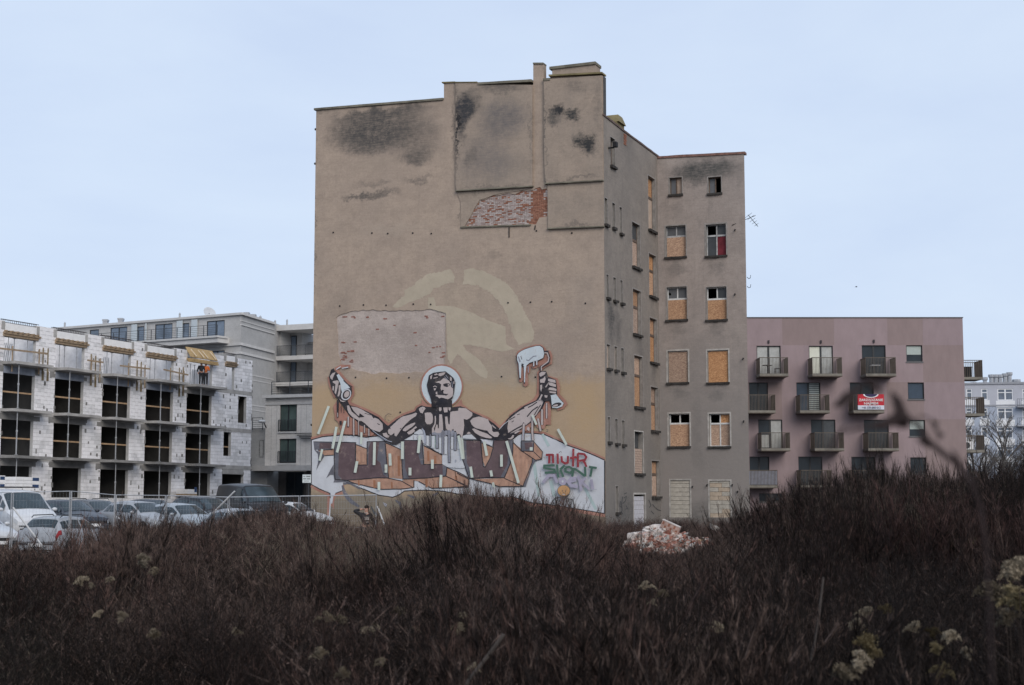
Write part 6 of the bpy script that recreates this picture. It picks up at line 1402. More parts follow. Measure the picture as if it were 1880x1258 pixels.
# ================================================================ parked vehicles
m_tyre = mat('tyre_rubber', (0.02, 0.02, 0.02), var=.2); m_rim = mat('alloy_rim', (0.3, 0.31, 0.32), rough=.35, metal=.6)
m_cglass = mat('car_glass', (0.03, 0.045, 0.055), rough=.07, var=.4, scale=1.5, spec=.3); m_plast = mat('black_trim', (0.025, 0.025, 0.027), rough=.6)
m_lampc = mat('clear_lamp', (0.45, 0.47, 0.5), rough=.15); m_lampr = mat('red_lamp', (0.28, 0.02, 0.025), rough=.25)
def paintm(name, col, rough=.3): return mat('car_' + name, col, rough=rough, var=.1, scale=2.0, spec=.5)
def hatch(h=1.45, L_=4.0, w=.86):
    k = h / 1.45; a = L_ / 4.0; q = w / .86
    S = [(2.0, .38, .60, .58, .63, .48), (1.86, .26, .72, .77, .76, .60), (1.3, .22, .86, .85, .91, .70), (.85, .22, .93, .86, .98, .72), (.12, .22, .95, .86, 1.40, .59), (-.8, .22, .97, .86, 1.45, .60), (-1.5, .24, .99, .84, 1.38, .56), (-1.88, .30, .97, .80, 1.03, .63), (-2.0, .36, .72, .72, .76, .60)]
    return dict(S=[(x * a, zb, b * k, ww * q, r * k, wr * q) for x, zb, b, ww, r, wr in S], ws=(3, 4), rw=(6, 7), side=[(3.35, 4.55), (4.65, 5.55), (5.65, 6.35)], wheels=(1.22 * a, -1.22 * a), rad=.31)
def estate(h=1.5, L_=4.5, w=.88):
    d = hatch(h, L_, w); return d
def suv(h=1.66, L_=4.5, w=.9):
    d = hatch(h, L_, w); d['rad'] = .36; return d
def van(h=1.95, L_=4.8, w=.95):
    k = h / 1.95; a = L_ / 4.8; q = w / .95
    S = [(2.4, .42, .75, .66, .80, .55), (2.22, .30, .95, .87, .99, .72), (1.7, .28, 1.13, .93, 1.18, .82), (.72, .28, 1.2, .95, 1.87, .73), (-1.0, .28, 1.2, .95, 1.95, .76), (-2.25, .3, 1.2, .94, 1.92, .74), (-2.4, .36, 1.1, .92, 1.84, .70)]
    return dict(S=[(x * a, zb, b * k, ww * q, r * k, wr * q) for x, zb, b, ww, r, wr in S], ws=(2, 3), rw=None, side=[(2.35, 2.75), (2.85, 3.35)], wheels=(1.45 * a, -1.4 * a), rad=.33 * max(1, k * .95))
def ring13(s):
    x, zb, b, ww, r, wr = s
    half = [(ww * .90, zb), (ww, zb + .2), (ww, b - .16), (ww * .97, b), (wr, max(b + .01, r - .07)), (wr * .84, r), (0, r + .025)]
    return [(x, y, z) for y, z in half] + [(x, -y, z) for y, z in half[-2::-1]]
def car(name, label, cat, d, m, px, Y, head, roof_rails=False, zoff=0.0, dark_bumper=False, group='cars parked behind the mesh fence', tail=None):
    X = xz(px, Y); z = gz(X, Y) + .03 + zoff
    r_ = thing(name, label, cat, (X, Y, z), math.atan2(head[1], head[0]), group)
    S = d['S']; RG = [ring13(s) for s in S]; nR = 13
    def P(s, t):
        i = min(int(s), len(S) - 2); j = min(int(t), nR - 2); a, b = s - i, t - j
        p = [Vector(RG[i][j]), Vector(RG[i][j + 1]), Vector(RG[i + 1][j]), Vector(RG[i + 1][j + 1])]
        return p[0].lerp(p[1], b).lerp(p[2].lerp(p[3], b), a)
    mb = MB(); vs = [p for r in RG for p in r]; fs = []
    for i in range(len(S) - 1):
        for j in range(nR - 1): fs.append((i * nR + j, (i + 1) * nR + j, (i + 1) * nR + j + 1, i * nR + j + 1))
        fs.append((i * nR + nR - 1, (i + 1) * nR + nR - 1, (i + 1) * nR, i * nR))
    fs.append(tuple(range(nR - 1, -1, -1))[::-1]); fs.append(tuple((len(S) - 1) * nR + j for j in range(nR))[::-1])
    mb.add(vs, fs); body = mb.build('body', m, r_, smooth=False, world=False)
    me = body.data; me.polygons.foreach_set('use_smooth', [True] * len(me.polygons))
    md = body.modifiers.new('b', 'BEVEL'); md.width = .05; md.segments = 2; md.limit_method = 'ANGLE'; md.angle_limit = R(28)
    def patch(nm, s0, s1, t0, t1, mm, off=.012, n=5, parent=None):
        mb = MB(); vs = []
        for a in range(n + 1):
            for b in range(n + 1):
                s, t = s0 + (s1 - s0) * a / n, t0 + (t1 - t0) * b / n
                p = P(s, t); e = .02; du = P(min(s + e, len(S) - 1.001), t) - P(max(s - e, 0), t); dv = P(s, min(t + e, 11.999)) - P(s, max(t - e, 0)); nn = dv.cross(du)
                if nn.length > 1e-9: nn.normalize()
                if nn.dot(Vector((p.x * .2, p.y, p.z - .7))) < 0: nn = -nn
                vs.append(p + nn * off)
        mb.add(vs, [(a * (n + 1) + b, (a + 1) * (n + 1) + b, (a + 1) * (n + 1) + b + 1, a * (n + 1) + b + 1) for a in range(n) for b in range(n)])
        return mb.build(nm, mm, parent or r_, smooth=True, world=False)
    patch('windscreen', d['ws'][0] + .06, d['ws'][1] - .10, 4.35, 7.65, m_cglass)
    if d['rw']: patch('rear_window', d['rw'][0] + .14, d['rw'][1] - .10, 4.35, 7.65, m_cglass)
    for s0, s1 in d['side']:
        patch('side_window', s0, s1, 3.12, 3.88, m_cglass); patch('side_window', s0, s1, 8.12, 8.88, m_cglass)
    for t0, t1 in ((2.1, 2.95), (9.05, 9.9)):
        patch('headlight', .25, 1.7, t0, t1, m_lampc, .015, 3); patch('tail_light', len(S) - 2.35, len(S) - 1.15, t0 - .05, t1 + .05, tail or m_lampr, .015, 3)
    x0, x1 = S[0][0], S[-1][0]
    mb = MB(); mb.cube(x0 - .1, x0 + .05, -.62, .62, .30, .52); mb.build('bumper', m_plast if dark_bumper else m, r_, world=False)
    mb = MB(); mb.cube(x1 - .06, x1 + .1, -.66, .66, .30, .52); mb.build('bumper', m, r_, world=False); mb = MB(); mb.cube(x1 - .08, x1 + .115, -.64, .64, .47, .515); mb.build('bumper_strip', m_plast, r_, world=False)
    for xx, s in ((x0 + .055, 1), (x1 - .085, -1)): mb = MB(); mb.cube(xx, xx + .02, -.26, .26, .40, .51); mb.build('number_plate', m_eps, r_, world=False)
    mb = MB(); mb.cube(x0 - .06, x0 + .02, -.4, .4, .53, .62); mb.build('grille', m_plast, r_, world=False)
    i = d['ws'][0]; mx_ = S[i][0] - .25
    for sy in (-1, 1): mb = MB(); mb.ball((mx_, sy * (S[i][3] + .1), S[i][2] + .08), (.07, .11, .07)); mb.build('wing_mirror', m, r_, smooth=True, world=False)
    W_ = max(s[3] for s in S)
    for wx in d['wheels']:
        for sy in (-1, 1):
            rd = d['rad']; mb = MB(); mb.lathe((wx, sy * (W_ - .19), rd), (0, sy, 0), [(0, rd * .6), (0, rd * .95), (.04, rd), (.17, rd), (.205, rd * .93), (.205, rd * .66)], 18)
            wh = mb.build('wheel', m_tyre, r_, smooth=True, world=False)
            mb = MB(); mb.lathe((wx, sy * (W_ - .19), rd), (0, sy, 0), [(.19, rd * .66), (.2, rd * .5), (.16, rd * .2), (.19, 0)], 18); mb.build('rim', m_rim, wh, smooth=True, world=False)
            mb = MB(); mb.lathe((wx, sy * (W_ - .19), rd + .02), (0, sy, 0), [(.185, rd * 1.16), (.192, rd * 1.16), (.192, rd * .9)], 18); mb.build('wheel_arch', m_plast, r_, world=False)
    if roof_rails:
        for sy in (-1, 1): mb = MB(); zr_ = max(s[4] for s in S); mb.tube([(.0, sy * .56, zr_ - .0), (-.1, sy * .56, zr_ + .05), (-1.3, sy * .56, zr_ + .04), (-1.45, sy * .54, zr_ - .03)], .018, 5); mb.build('roof_rail', m_plast, r_, world=False)
    return r_
silver = paintm('silver', (0.30, 0.315, 0.34)); white = paintm('white', (0.52, 0.53, 0.55)); darkb = mat('car_dark_blue', (0.024, 0.03, 0.042), rough=.3, spec=.35); greym = paintm('grey', (0.10, 0.105, 0.115)); black = mat('car_black', (0.008, 0.009, 0.012), rough=.3, spec=.3)
lsilver = paintm('light_silver', (0.31, 0.345, 0.38))
V = car('parked_van', 'white panel van with roof bars at the far left of the car park', 'van', van(1.95, 4.8), white, 26, 57.5, (.62, -.78), dark_bumper=True)
mb = MB()
for x in (.2, -1.1): mb.tube([(x, -.72, 1.92), (x, -.72, 2.04), (x, .72, 2.04), (x, .72, 1.92)], .025, 5)
mb.build('roof_bar', m_plast, V, world=False)
car('parked_car', 'silver hatchback seen from behind, nearest the fence', 'car', hatch(1.40, 4.0, .83), silver, 127, 52.5, (.24, .97), group=None, roof_rails=True)
car('parked_car', 'dark blue hatchback between the white van and the grey estate', 'car', hatch(1.47, 4.0), darkb, 128, 63, (.72, -.69))
car('parked_car', 'grey estate car right of the dark blue hatchback', 'car', estate(1.47, 4.4), greym, 180, 67, (.74, -.67), roof_rails=True)
car('parked_car', 'silver hatchback with open view of its side windows in the middle of the row', 'car', hatch(1.5, 4.1), silver, 262, 63.5, (.76, -.65))
car('parked_car', 'pale blue-silver rounded car right of the middle of the row', 'car', hatch(1.46, 3.9), lsilver, 338, 63, (.72, -.69))
car('parked_car', 'dark car of which only the roof shows behind the silver ones', 'car', hatch(1.5, 4.2), darkb, 285, 73, (.76, -.65))
car('parked_car', 'black off-roader left of the long black van', 'car', suv(1.72, 4.6), black, 382, 67.5, (.74, -.67), roof_rails=True)
car('parked_van', 'long black van in front of the dark doorway', 'van', van(2.40, 5.9, 1.0), black, 462, 75, (.50, -.866), dark_bumper=True)
car('parked_car', 'silver dome-roofed small car half buried in brown shrubs', 'car', hatch(1.5, 3.7), silver, 452, 56, (.70, -.71))
car('parked_car', 'white car showing only its nose by the tenement corner', 'car', hatch(1.55, 3.8), white, 542, 76, (.93, -.37))
car('parked_car', 'white car cut off by the left edge of the view', 'car', hatch(1.55, 4.2), white, -48, 53, (.70, -.71), dark_bumper=True)

# ================================================================ site fence
posts = [(-70, 49.3, 905), (23, 50.0, 904.5), (130, 51.0, 902), (212, 52.2, 909), (305, 53.5, 910), (420, 55.0, 913), (550, 56.6, 911), (692, 58.0, 909)]
labs = ['mesh fence panel cut by the left edge of the view', 'mesh fence panel in front of the white van', 'mesh fence panel in front of the dark blue hatchback', 'mesh fence panel in front of the silver middle car', 'mesh fence panel in front of the black off-roader', 'mesh fence panel in front of the long black van', 'mesh fence panel before the left end of the mural wall']
for i in range(len(posts) - 1):
    (xa, Ya, ya), (xb, Yb, yb) = posts[i], posts[i + 1]
    A0, B0 = atY(xa, ya, Ya), atY(xb, yb, Yb); za, zb = gz(A0.x, Ya) + .12, gz(B0.x, Yb) + .12
    g_ = .03; d = (B0 - A0); d.z = 0; dn = d.normalized(); P0 = A0 + dn * g_; P1 = B0 - dn * g_
    r_ = thing('mesh_fence', labs[i], 'fence', (P0.x, P0.y, za), group='galvanised mesh site fence panels')
    mb = MB(); a0, a1 = Vector((P0.x, P0.y, za)), Vector((P0.x, P0.y, A0.z)); b0, b1 = Vector((P1.x, P1.y, zb)), Vector((P1.x, P1.y, B0.z))
    mb.tube([a0, a1, b1, b0], .027, 6); mb.tube([a0 + Vector((0, 0, .15)), b0 + Vector((0, 0, .15))], .02, 5); mb.build('tube_frame', m_steel, r_)
    mb = MB(); n = max(4, int(d.length / .11))
    for k in range(1, n): t = k / n; p, q = a0.lerp(b0, t), a1.lerp(b1, t); mb.tube([p, q], .0022, 3, cap=False)
    for k in range(1, 8): t = k / 8; mb.tube([a0.lerp(a1, t), b0.lerp(b1, t)], .0025, 3, cap=False)
    tag(mb.build('wire_mesh', m_steel, r_), kind='stuff')
    mb = MB(); p = Vector((B0.x, B0.y, zb - .13)); mb.cube(p.x - .35, p.x + .35, p.y - .11, p.y + .11, p.z, p.z + .14); mb.build('concrete_foot', m_conc, r_)
for (x0, y0, x1, y1, Y, lab) in [(24, 932, 78, 1003, 49.8, 'slanting steel brace of the fence in front of the white van'), (390, 943, 431, 902, 55.2, 'slanting steel brace sticking above the fence by the black van'), (693, 930, 706, 964, 58.2, 'slanting steel brace at the right end of the mesh fence'), (214, 949, 226, 958, 52.0, 'short fence brace in front of the grey estate car'), (418, 935, 424, 948, 54.6, 'short fence brace in front of the black off-roader')]:
    p, q = atY(x0, y0, Y), atY(x1, y1, Y - .4); mb = MB(); mb.tube([p, q], .03, 6); tag(mb.build('fence_brace', mat('pale_steel', (0.5, 0.5, 0.5), rough=.5), None, loc=p), lab, 'brace', 'slanting braces of the site fence')
# small printed board at the tenement corner
Ys = 84.0; a, b = atY(555.5, 871.5, Ys), atY(571, 886.5, Ys)
sg = thing('notice_board', 'small white notice board with dark lettering at the left foot of the mural wall', 'sign', (a.x, Ys, b.z))
mb = MB(); mb.cube(a.x, b.x, Ys, Ys + .03, b.z, a.z); mb.build('board', mat('sign_white', (0.52, 0.56, 0.57), var=.06), sg)
mb = MB(); mb.cube(a.x - .02, b.x + .02, Ys + .032, Ys + .05, b.z - .02, a.z + .02); mb.tube([((a.x + b.x) / 2 + .1, Ys + .07, -.2), ((a.x + b.x) / 2 + .1, Ys + .07, a.z)], .03); mb.build('post', m_rail, sg)
mb = MB(); W_ = b.x - a.x; H_ = a.z - b.z
for (t0, t1, zz_, h) in [(.1, .35, .80, .10), (.42, .92, .80, .10), (.1, .42, .50, .10), (.5, .9, .50, .10), (.2, .75, .22, .05)]:
    n = int((t1 - t0) * 16)
    for k in range(n): u = t0 + (t1 - t0) * k / n; mb.cube(a.x + W_ * u, a.x + W_ * (u + .042), Ys - .006, Ys, b.z + H_ * (zz_ - h * (.6 + .4 * (k % 2))), b.z + H_ * (zz_ + h * .5))
mb.build('lettering', mat('sign_ink', (0.06, 0.065, 0.07)), sg)

# ================================================================ people
def skinobj(name, J, E, m, parent, sub=1, smooth=True):
    names = list(J); idx = {n: i for i, n in enumerate(names)}
    me = bpy.data.meshes.new(name); me.from_pydata([J[n][0] for n in names], [(idx[a], idx[b]) for a, b in E], [])
    o = bpy.data.objects.new(name, me); COL.objects.link(o)
    o.modifiers.new('s', 'SKIN'); sv = me.skin_vertices[0].data
    for n, i in idx.items(): rr = J[n][1]; sv[i].radius = (rr, rr) if isinstance(rr, float) else rr
    sv[0].use_root = True
    sm = o.modifiers.new('d', 'SUBSURF'); sm.levels = sub; sm.render_levels = sub
    bpy.context.view_layer.update()
    m2 = bpy.data.meshes.new_from_object(o.evaluated_get(bpy.context.evaluated_depsgraph_get()))
    bpy.data.objects.remove(o); m2.materials.clear(); m2.materials.append(m); m2.polygons.foreach_set('use_smooth', [True] * len(m2.polygons)); m2.name = name
    o = bpy.data.objects.new(name, m2); COL.objects.link(o); o.parent = parent; return o
m_skin = mat('skin_tone', (0.42, 0.24, 0.18), var=.12, rough=.6); m_hair = mat('dark_hair', (0.03, 0.022, 0.018), var=.3)
def person(label, X, Y, z, rot, armL, armR, top, legs, hairm=m_hair, headtilt=(0, 0), hat=None, gap=.10, group=None, bulk=1.0):
    """facing -y; armL/armR: elbow and wrist in body coordinates"""
    r_ = thing('person', label, 'person', (X, Y, z), rot, group)
    hx, hy = headtilt
    J = {'pelvis': ((0, 0, .96), .125), 'belly': ((0, -.01, 1.12), .12), 'chest': ((0, 0, 1.34), .135), 'neck': ((0, 0, 1.49), .052), 'jaw': ((hx * .5, -.035 + hy * .5, 1.585), .062), 'cran': ((hx, hy, 1.66), .088), 'nose': ((hx * .7, -.112 + hy, 1.625), .014)}
    E = [('pelvis', 'belly'), ('belly', 'chest'), ('chest', 'neck'), ('neck', 'jaw'), ('jaw', 'cran'), ('jaw', 'nose')]
    for s, (el, wr) in ((-1, armR), (1, armL)):
        k = 'L' if s > 0 else 'R'
        J['sh' + k] = ((s * .185, 0, 1.41), .062); J['el' + k] = (el, .042); J['wr' + k] = (wr, .027)
        e, w_ = Vector(el), Vector(wr); d = (w_ - e).normalized(); pl = w_ + d * .07; J['pa' + k] = (tuple(pl), .03); sd_ = d.cross(Vector((0, 1, .3))).normalized()
        E += [('chest', 'sh' + k), ('sh' + k, 'el' + k), ('el' + k, 'wr' + k), ('wr' + k, 'pa' + k)]
        for f in range(4): J[f'f{f}{k}'] = (tuple(pl + d * (.075 + .012 * (f in (1, 2))) + sd_ * (f - 1.5) * .02 + Vector((0, -.012, -.012))), .0085); E.append(('pa' + k, f'f{f}{k}'))
        J['th' + k] = (tuple(w_ + d * .06 + sd_ * .05), .010); E.append(('wr' + k, 'th' + k))
        J['hip' + k] = ((s * .09, 0, .88), .085); J['kn' + k] = ((s * gap, -.02, .49), .056); J['an' + k] = ((s * gap, .02, .09), .038); J['to' + k] = ((s * gap * 1.15, -.15, .04), .034)
        E += [('pelvis', 'hip' + k), ('hip' + k, 'kn' + k), ('kn' + k, 'an' + k), ('an' + k, 'to' + k)]
    body = skinobj('body', J, E, m_skin, r_)
    JJ = {n: (J[n][0], (J[n][1] if not isinstance(J[n][1], tuple) else J[n][1][0]) * 1.0 + .022 * bulk) for n in ('chest', 'belly', 'pelvis', 'shL', 'shR', 'elL', 'elR', 'wrL', 'wrR')}
    JJ['collar'] = ((0, 0, 1.47), .07)
    skinobj('jacket', JJ, [('chest', 'belly'), ('belly', 'pelvis'), ('chest', 'collar'), ('chest', 'shL'), ('shL', 'elL'), ('elL', 'wrL'), ('chest', 'shR'), ('shR', 'elR'), ('elR', 'wrR')], top, r_)
    JT = {'pelvis': ((0, 0, .95), .14)}
    for k in 'LR':
        for n in ('hip', 'kn', 'an'): JT[n + k] = (J[n + k][0], J[n + k][1] + .022)
    skinobj('trousers', JT, [('pelvis', 'hipL'), ('hipL', 'knL'), ('knL', 'anL'), ('pelvis', 'hipR'), ('hipR', 'knR'), ('knR', 'anR')], legs, r_)
    for k in 'LR': p = Vector(J['to' + k][0]); mb = MB(); mb.ball(p + Vector((0, .06, 0)), (.05, .14, .045), 10, 6); mb.build('shoe', m_plast, r_, smooth=True, world=False)
    mb = MB(); mb.ball((hx, hy + .018, 1.69), (.095, .098, .085), 12, 8); mb.build('hard_hat' if hat else 'hair', hat or hairm, r_, smooth=True, world=False)
    for s in (-1, 1): mb = MB(); mb.ball((hx * .9 + s * .034, hy - .084, 1.645), .011, 6, 4); mb.build('eye', m_plast, r_, world=False); mb = MB(); mb.ball((hx + s * .09, hy + .0, 1.63), (.016, .028, .038), 8, 5); mb.build('ear', m_skin, r_, smooth=True, world=False)
    return r_
Yp = 56.0; Xp = xz(672, Yp)
pr = person('person in black with a printed shirt, hand behind the head, standing in the weeds', Xp, Yp, gz(Xp, Yp) - .02, .35, ((.30, -.05, 1.15), (.30, -.16, .92)), ((-.46, .02, 1.56), (-.20, .09, 1.60)), mat('black_cloth', (0.022, 0.021, 0.024), var=.3), mat('dark_jeans', (0.03, 0.032, 0.04), var=.3), headtilt=(.03, -.02))
mb = MB()
for (x0, x1, z0, z1) in [(-.09, .08, 1.31, 1.335), (-.08, -.01, 1.22, 1.29), (.02, .09, 1.22, 1.29), (-.03, .04, 1.12, 1.17)]: mb.cube(x0, x1, -.166, -.158, z0, z1)
mb.build('shirt_print', mat('faded_print', (0.36, 0.33, 0.31)), pr, world=False)
mb = MB(); mb.lathe((0, -.02, 1.475), (0, -.25, 1), [(0, .078), (.02, .075), (.035, .066)], 14); mb.build('shirt_collar', mat('faded_print', (0.36, 0.33, 0.31)), pr, world=False)
# two workers on the top floor
kq = lambda x, w_: FK.pt(uK(x), LV[3], w_)
hv = mat('orange_workwear', (0.62, 0.155, 0.04), var=.15); dk = mat('dark_workwear', (0.025, 0.027, 0.032), var=.3)
cw = kq(371, .25); person('person in an orange work jacket and pale hard hat on the fifth top-floor bay', cw.x, cw.y, cw.z, .3, ((.26, -.02, 1.16), (.12, -.2, 1.2)), ((-.27, -.04, 1.18), (-.30, -.22, 1.22)), hv, dk, hat=mat('grey_hard_hat', (0.35, 0.36, 0.36)), group=None)
cw = kq(364, .18); person('person in black work clothes and dark cap beside the orange jacket on the top floor', cw.x, cw.y, cw.z, .6, ((.26, 0, 1.16), (.2, -.2, 1.1)), ((-.28, 0, 1.15), (-.3, -.12, .95)), dk, dk, hat=dk)

# ================================================================ rubble heap
Yr = 58.0; RX = xz(1215, Yr); rg = random.Random(31)
m_rw = mat('lime_rubble', (0.50, 0.45, 0.42), var=.3, scale=4, bump=.6, bscale=10); m_rr = mat('brick_rubble', (0.27, 0.12, 0.09), var=.4, scale=5, bump=.6, bscale=10); m_rg = mat('grey_rubble', (0.30, 0.28, 0.26), var=.35, scale=4, bump=.6, bscale=10); m_rp = mat('pink_rubble', (0.40, 0.28, 0.24), var=.35, scale=6, bump=.6, bscale=10)
def chunk_mesh(seed, sx, sy, sz, m):
    bm = bmesh.new(); bmesh.ops.create_icosphere(bm, subdivisions=2, radius=1)
    for v in bm.verts:
        n = mnoise.noise(v.co * 1.3 + Vector((seed * 3.1, 0, 0))); q = Vector((round(v.co.x * 1.5) / 1.5, round(v.co.y * 1.5) / 1.5, round(v.co.z * 1.4) / 1.4))
        v.co = v.co.lerp(q, .5) * (1 + .45 * n); v.co = Vector((v.co.x * sx, v.co.y * sy, v.co.z * sz))
    me = bpy.data.meshes.new('rubble_chunk'); bm.to_mesh(me); bm.free(); me.materials.append(m); return me
big = [(1203, 977, 24, 17, m_rw, 'largest pale lump of rubble left of the broken pillar'), (1166, 984, 17, 8, m_rw, 'flat white slab of rubble at the left of the heap'), (1186, 984, 11, 9, m_rg, 'grey lump between the white slab and the largest pale lump'), (1221, 990, 13, 14, m_rp, 'pinkish upright lump below the broken pillar'), (1230, 978, 14, 7, m_rg, 'grey mortar block under the broken pillar'), (1184, 1000, 13, 9, m_rr, 'red brick lump at the lower left of the heap'), (1247, 990, 20, 9, m_rr, 'sloping red brick fragment right of the heap top'), (1266, 996, 9, 6, m_rw, 'pale lump at the left end of the small right-hand pile'), (1283, 994, 12, 5, mat('buff_rubble', (0.42, 0.29, 0.19), var=.3, scale=6), 'buff brick fragment on the small right-hand pile'), (1311, 968, 11, 5, m_rg, 'grey tilted fragment far right of the heap'), (1118, 986, 8, 6, m_rw, 'lone pale lump far left of the heap')]
for i, (x, y, rx, ry, m, lab) in enumerate(big):
    c = atY(x, y, Yr - .1 * (i % 3)); s = 1 / 47.4
    o = bpy.data.objects.new('rubble_chunk', chunk_mesh(i + 1, rx * s, rx * s * .7, ry * s, m)); COL.objects.link(o); o.location = c; o.rotation_euler = (rg.uniform(-.3, .3), (-.45 if i in (6,) else .5 if i == 9 else rg.uniform(-.2, .2)), rg.uniform(-.5, .5)); tag(o, lab, 'rubble', 'large lumps of the rubble heap')
pc = atY(1231, 968, Yr - .25); pil = thing('brick_pillar_fragment', 'broken brick pillar lying tilted on top of the rubble heap', 'brick pillar', pc); pil.rotation_euler = (0, .42, -.25)
mb = MB(); mb.cube(-.36, .36, -.15, .15, -.15, .13); mb.build('mortar_core', m_rp, pil, world=False)
mb = MB(); mb.cube(-.38, .36, -.17, .16, .135, .175); mb.build('mortar_skin', m_rw, pil, world=False)
for k in range(6):
    for r2 in range(2):
        mb = MB(); x = -.33 + k * .115; mb.cube(x, x + .07, -.165 - .01 * (k % 2), .155, -.13 + r2 * .13, -.02 + r2 * .13); mb.build('brick', mat('brick_red', (0.30, 0.105, 0.06)) if (k + r2) % 2 else m_rp, pil, world=False)
def mound(x, v):                              # x in photo columns, v across the heap (0 back .. 1 front)
    hh = max(0, 1.0 - ((x - 1208) / 72) ** 2) * .80 + max(0, .42 - abs(x - 1295) / 110) + .06
    return hh * math.sin(math.pi * min(.98, .30 + .68 * v)) + .12 * mnoise.noise((x * .11, v * 4, 1)) + .06 * mnoise.noise((x * .3, v * 9, 4))
mb = MB(); rg = random.Random(8)
for k in range(1900):
    x = rg.gauss(1205, 42) if k % 4 else rg.gauss(1292, 26)
    v = rg.random(); z = mound(x, v) + rg.uniform(-.02, .05); Y = Yr + .3 - 1.6 * v; X = xz(x, Yr); s = rg.choice((.025, .03, .04, .05, .07, .10)) * rg.uniform(.8, 1.3)
    m_ = mnoise.noise((x * .05, v * 3, 9)); mi = rg.choice((0, 0, 2, 0, 3)) if m_ > .1 else rg.choice((1, 1, 2, 1, 3, 0))
    a = rg.uniform(0, 3.1); ca, sa = math.cos(a) * s, math.sin(a) * s; c = Vector((X, Y, z)); e = Vector((rg.uniform(-.5, .5) * s, rg.uniform(-.3, .3) * s, s * .55))
    d1, d2 = Vector((ca, sa, rg.uniform(-.6, .6) * s)), Vector((-sa, ca, rg.uniform(-.6, .6) * s)) * rg.uniform(.5, .8)
    mb.hexa([c - d1 - d2 - e, c + d1 - d2 - e, c + d1 + d2 - e, c - d1 + d2 - e, c - d1 - d2 + e, c + d1 - d2 + e, c + d1 + d2 + e, c - d1 + d2 + e], mi)
tag(mb.build('loose_rubble', [m_rw, m_rr, m_rp, m_rg], None, loc=(RX, Yr, 0)), kind='stuff')
mb = MB(); n = 40; vs = []; fs = []
for i in range(n + 1):
    for j in range(15):
        x = 1110 + 230 * i / n; v = j / 14; vs.append((xz(x, Yr), Yr + .3 - 1.6 * v, mound(x, v) if 0 < j < 14 else -.05))
for i in range(n):
    for j in range(14): fs.append((i * 15 + j, i * 15 + j + 1, (i + 1) * 15 + j + 1, (i + 1) * 15 + j))
mb.add(vs, fs); tag(mb.build('rubble_mound', mat('rubble_dust', (0.16, 0.085, 0.07), var=.6, scale=6, bump=.9, bscale=14, tint=(0.33, 0.25, 0.22)), None, loc=(RX, Yr, 0)), kind='structure')
# a bird far off
bc = atY(1572, 527, 150); bd = thing('bird', 'tiny dark bird gliding in the sky right of the tenement', 'bird', bc); K_ = .45
bd.scale = (K_, K_, K_); mb = MB(); mb.ball(bc, (.22, .08, .07), 8, 6); mb.ball(bc + Vector((.22, 0, .03)), (.07, .05, .05), 6, 5); mb.add([bc + Vector((-.2, -.03, 0)), bc + Vector((-.2, .03, 0)), bc + Vector((-.42, .06, .0)), bc + Vector((-.42, -.06, 0))], [(0, 1, 2, 3)]); mb.build('body', m_dark, bd)
for s in (-1, 1):
    mb = MB(); mb.add([bc + Vector((.1, s * .05, .03)), bc + Vector((-.12, s * .05, .03)), bc + Vector((-.1, s * .35, .16)), bc + Vector((-.16, s * .62, .08)), bc + Vector((.06, s * .38, .17))], [(0, 1, 2, 3, 4)]); mb.build('wing', m_dark, bd)
# ================================================================ vegetation
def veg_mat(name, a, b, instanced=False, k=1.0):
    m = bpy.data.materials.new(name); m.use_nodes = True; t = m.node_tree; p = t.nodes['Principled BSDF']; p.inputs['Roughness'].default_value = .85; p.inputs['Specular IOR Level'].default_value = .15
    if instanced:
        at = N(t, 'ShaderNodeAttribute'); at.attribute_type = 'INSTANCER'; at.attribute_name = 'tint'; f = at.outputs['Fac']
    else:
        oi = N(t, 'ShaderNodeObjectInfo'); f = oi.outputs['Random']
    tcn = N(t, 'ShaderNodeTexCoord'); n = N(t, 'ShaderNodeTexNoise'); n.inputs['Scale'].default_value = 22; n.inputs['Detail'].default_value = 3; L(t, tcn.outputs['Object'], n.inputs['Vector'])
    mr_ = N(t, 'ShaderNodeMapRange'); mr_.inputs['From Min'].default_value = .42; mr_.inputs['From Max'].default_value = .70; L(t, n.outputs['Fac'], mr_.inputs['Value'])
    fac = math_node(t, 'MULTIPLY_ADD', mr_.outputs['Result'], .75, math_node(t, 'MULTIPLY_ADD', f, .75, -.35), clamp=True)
    L(t, mixc(t, fac, tuple(x * k for x in a), tuple(x * k for x in b)), p.inputs['Base Color']); return m
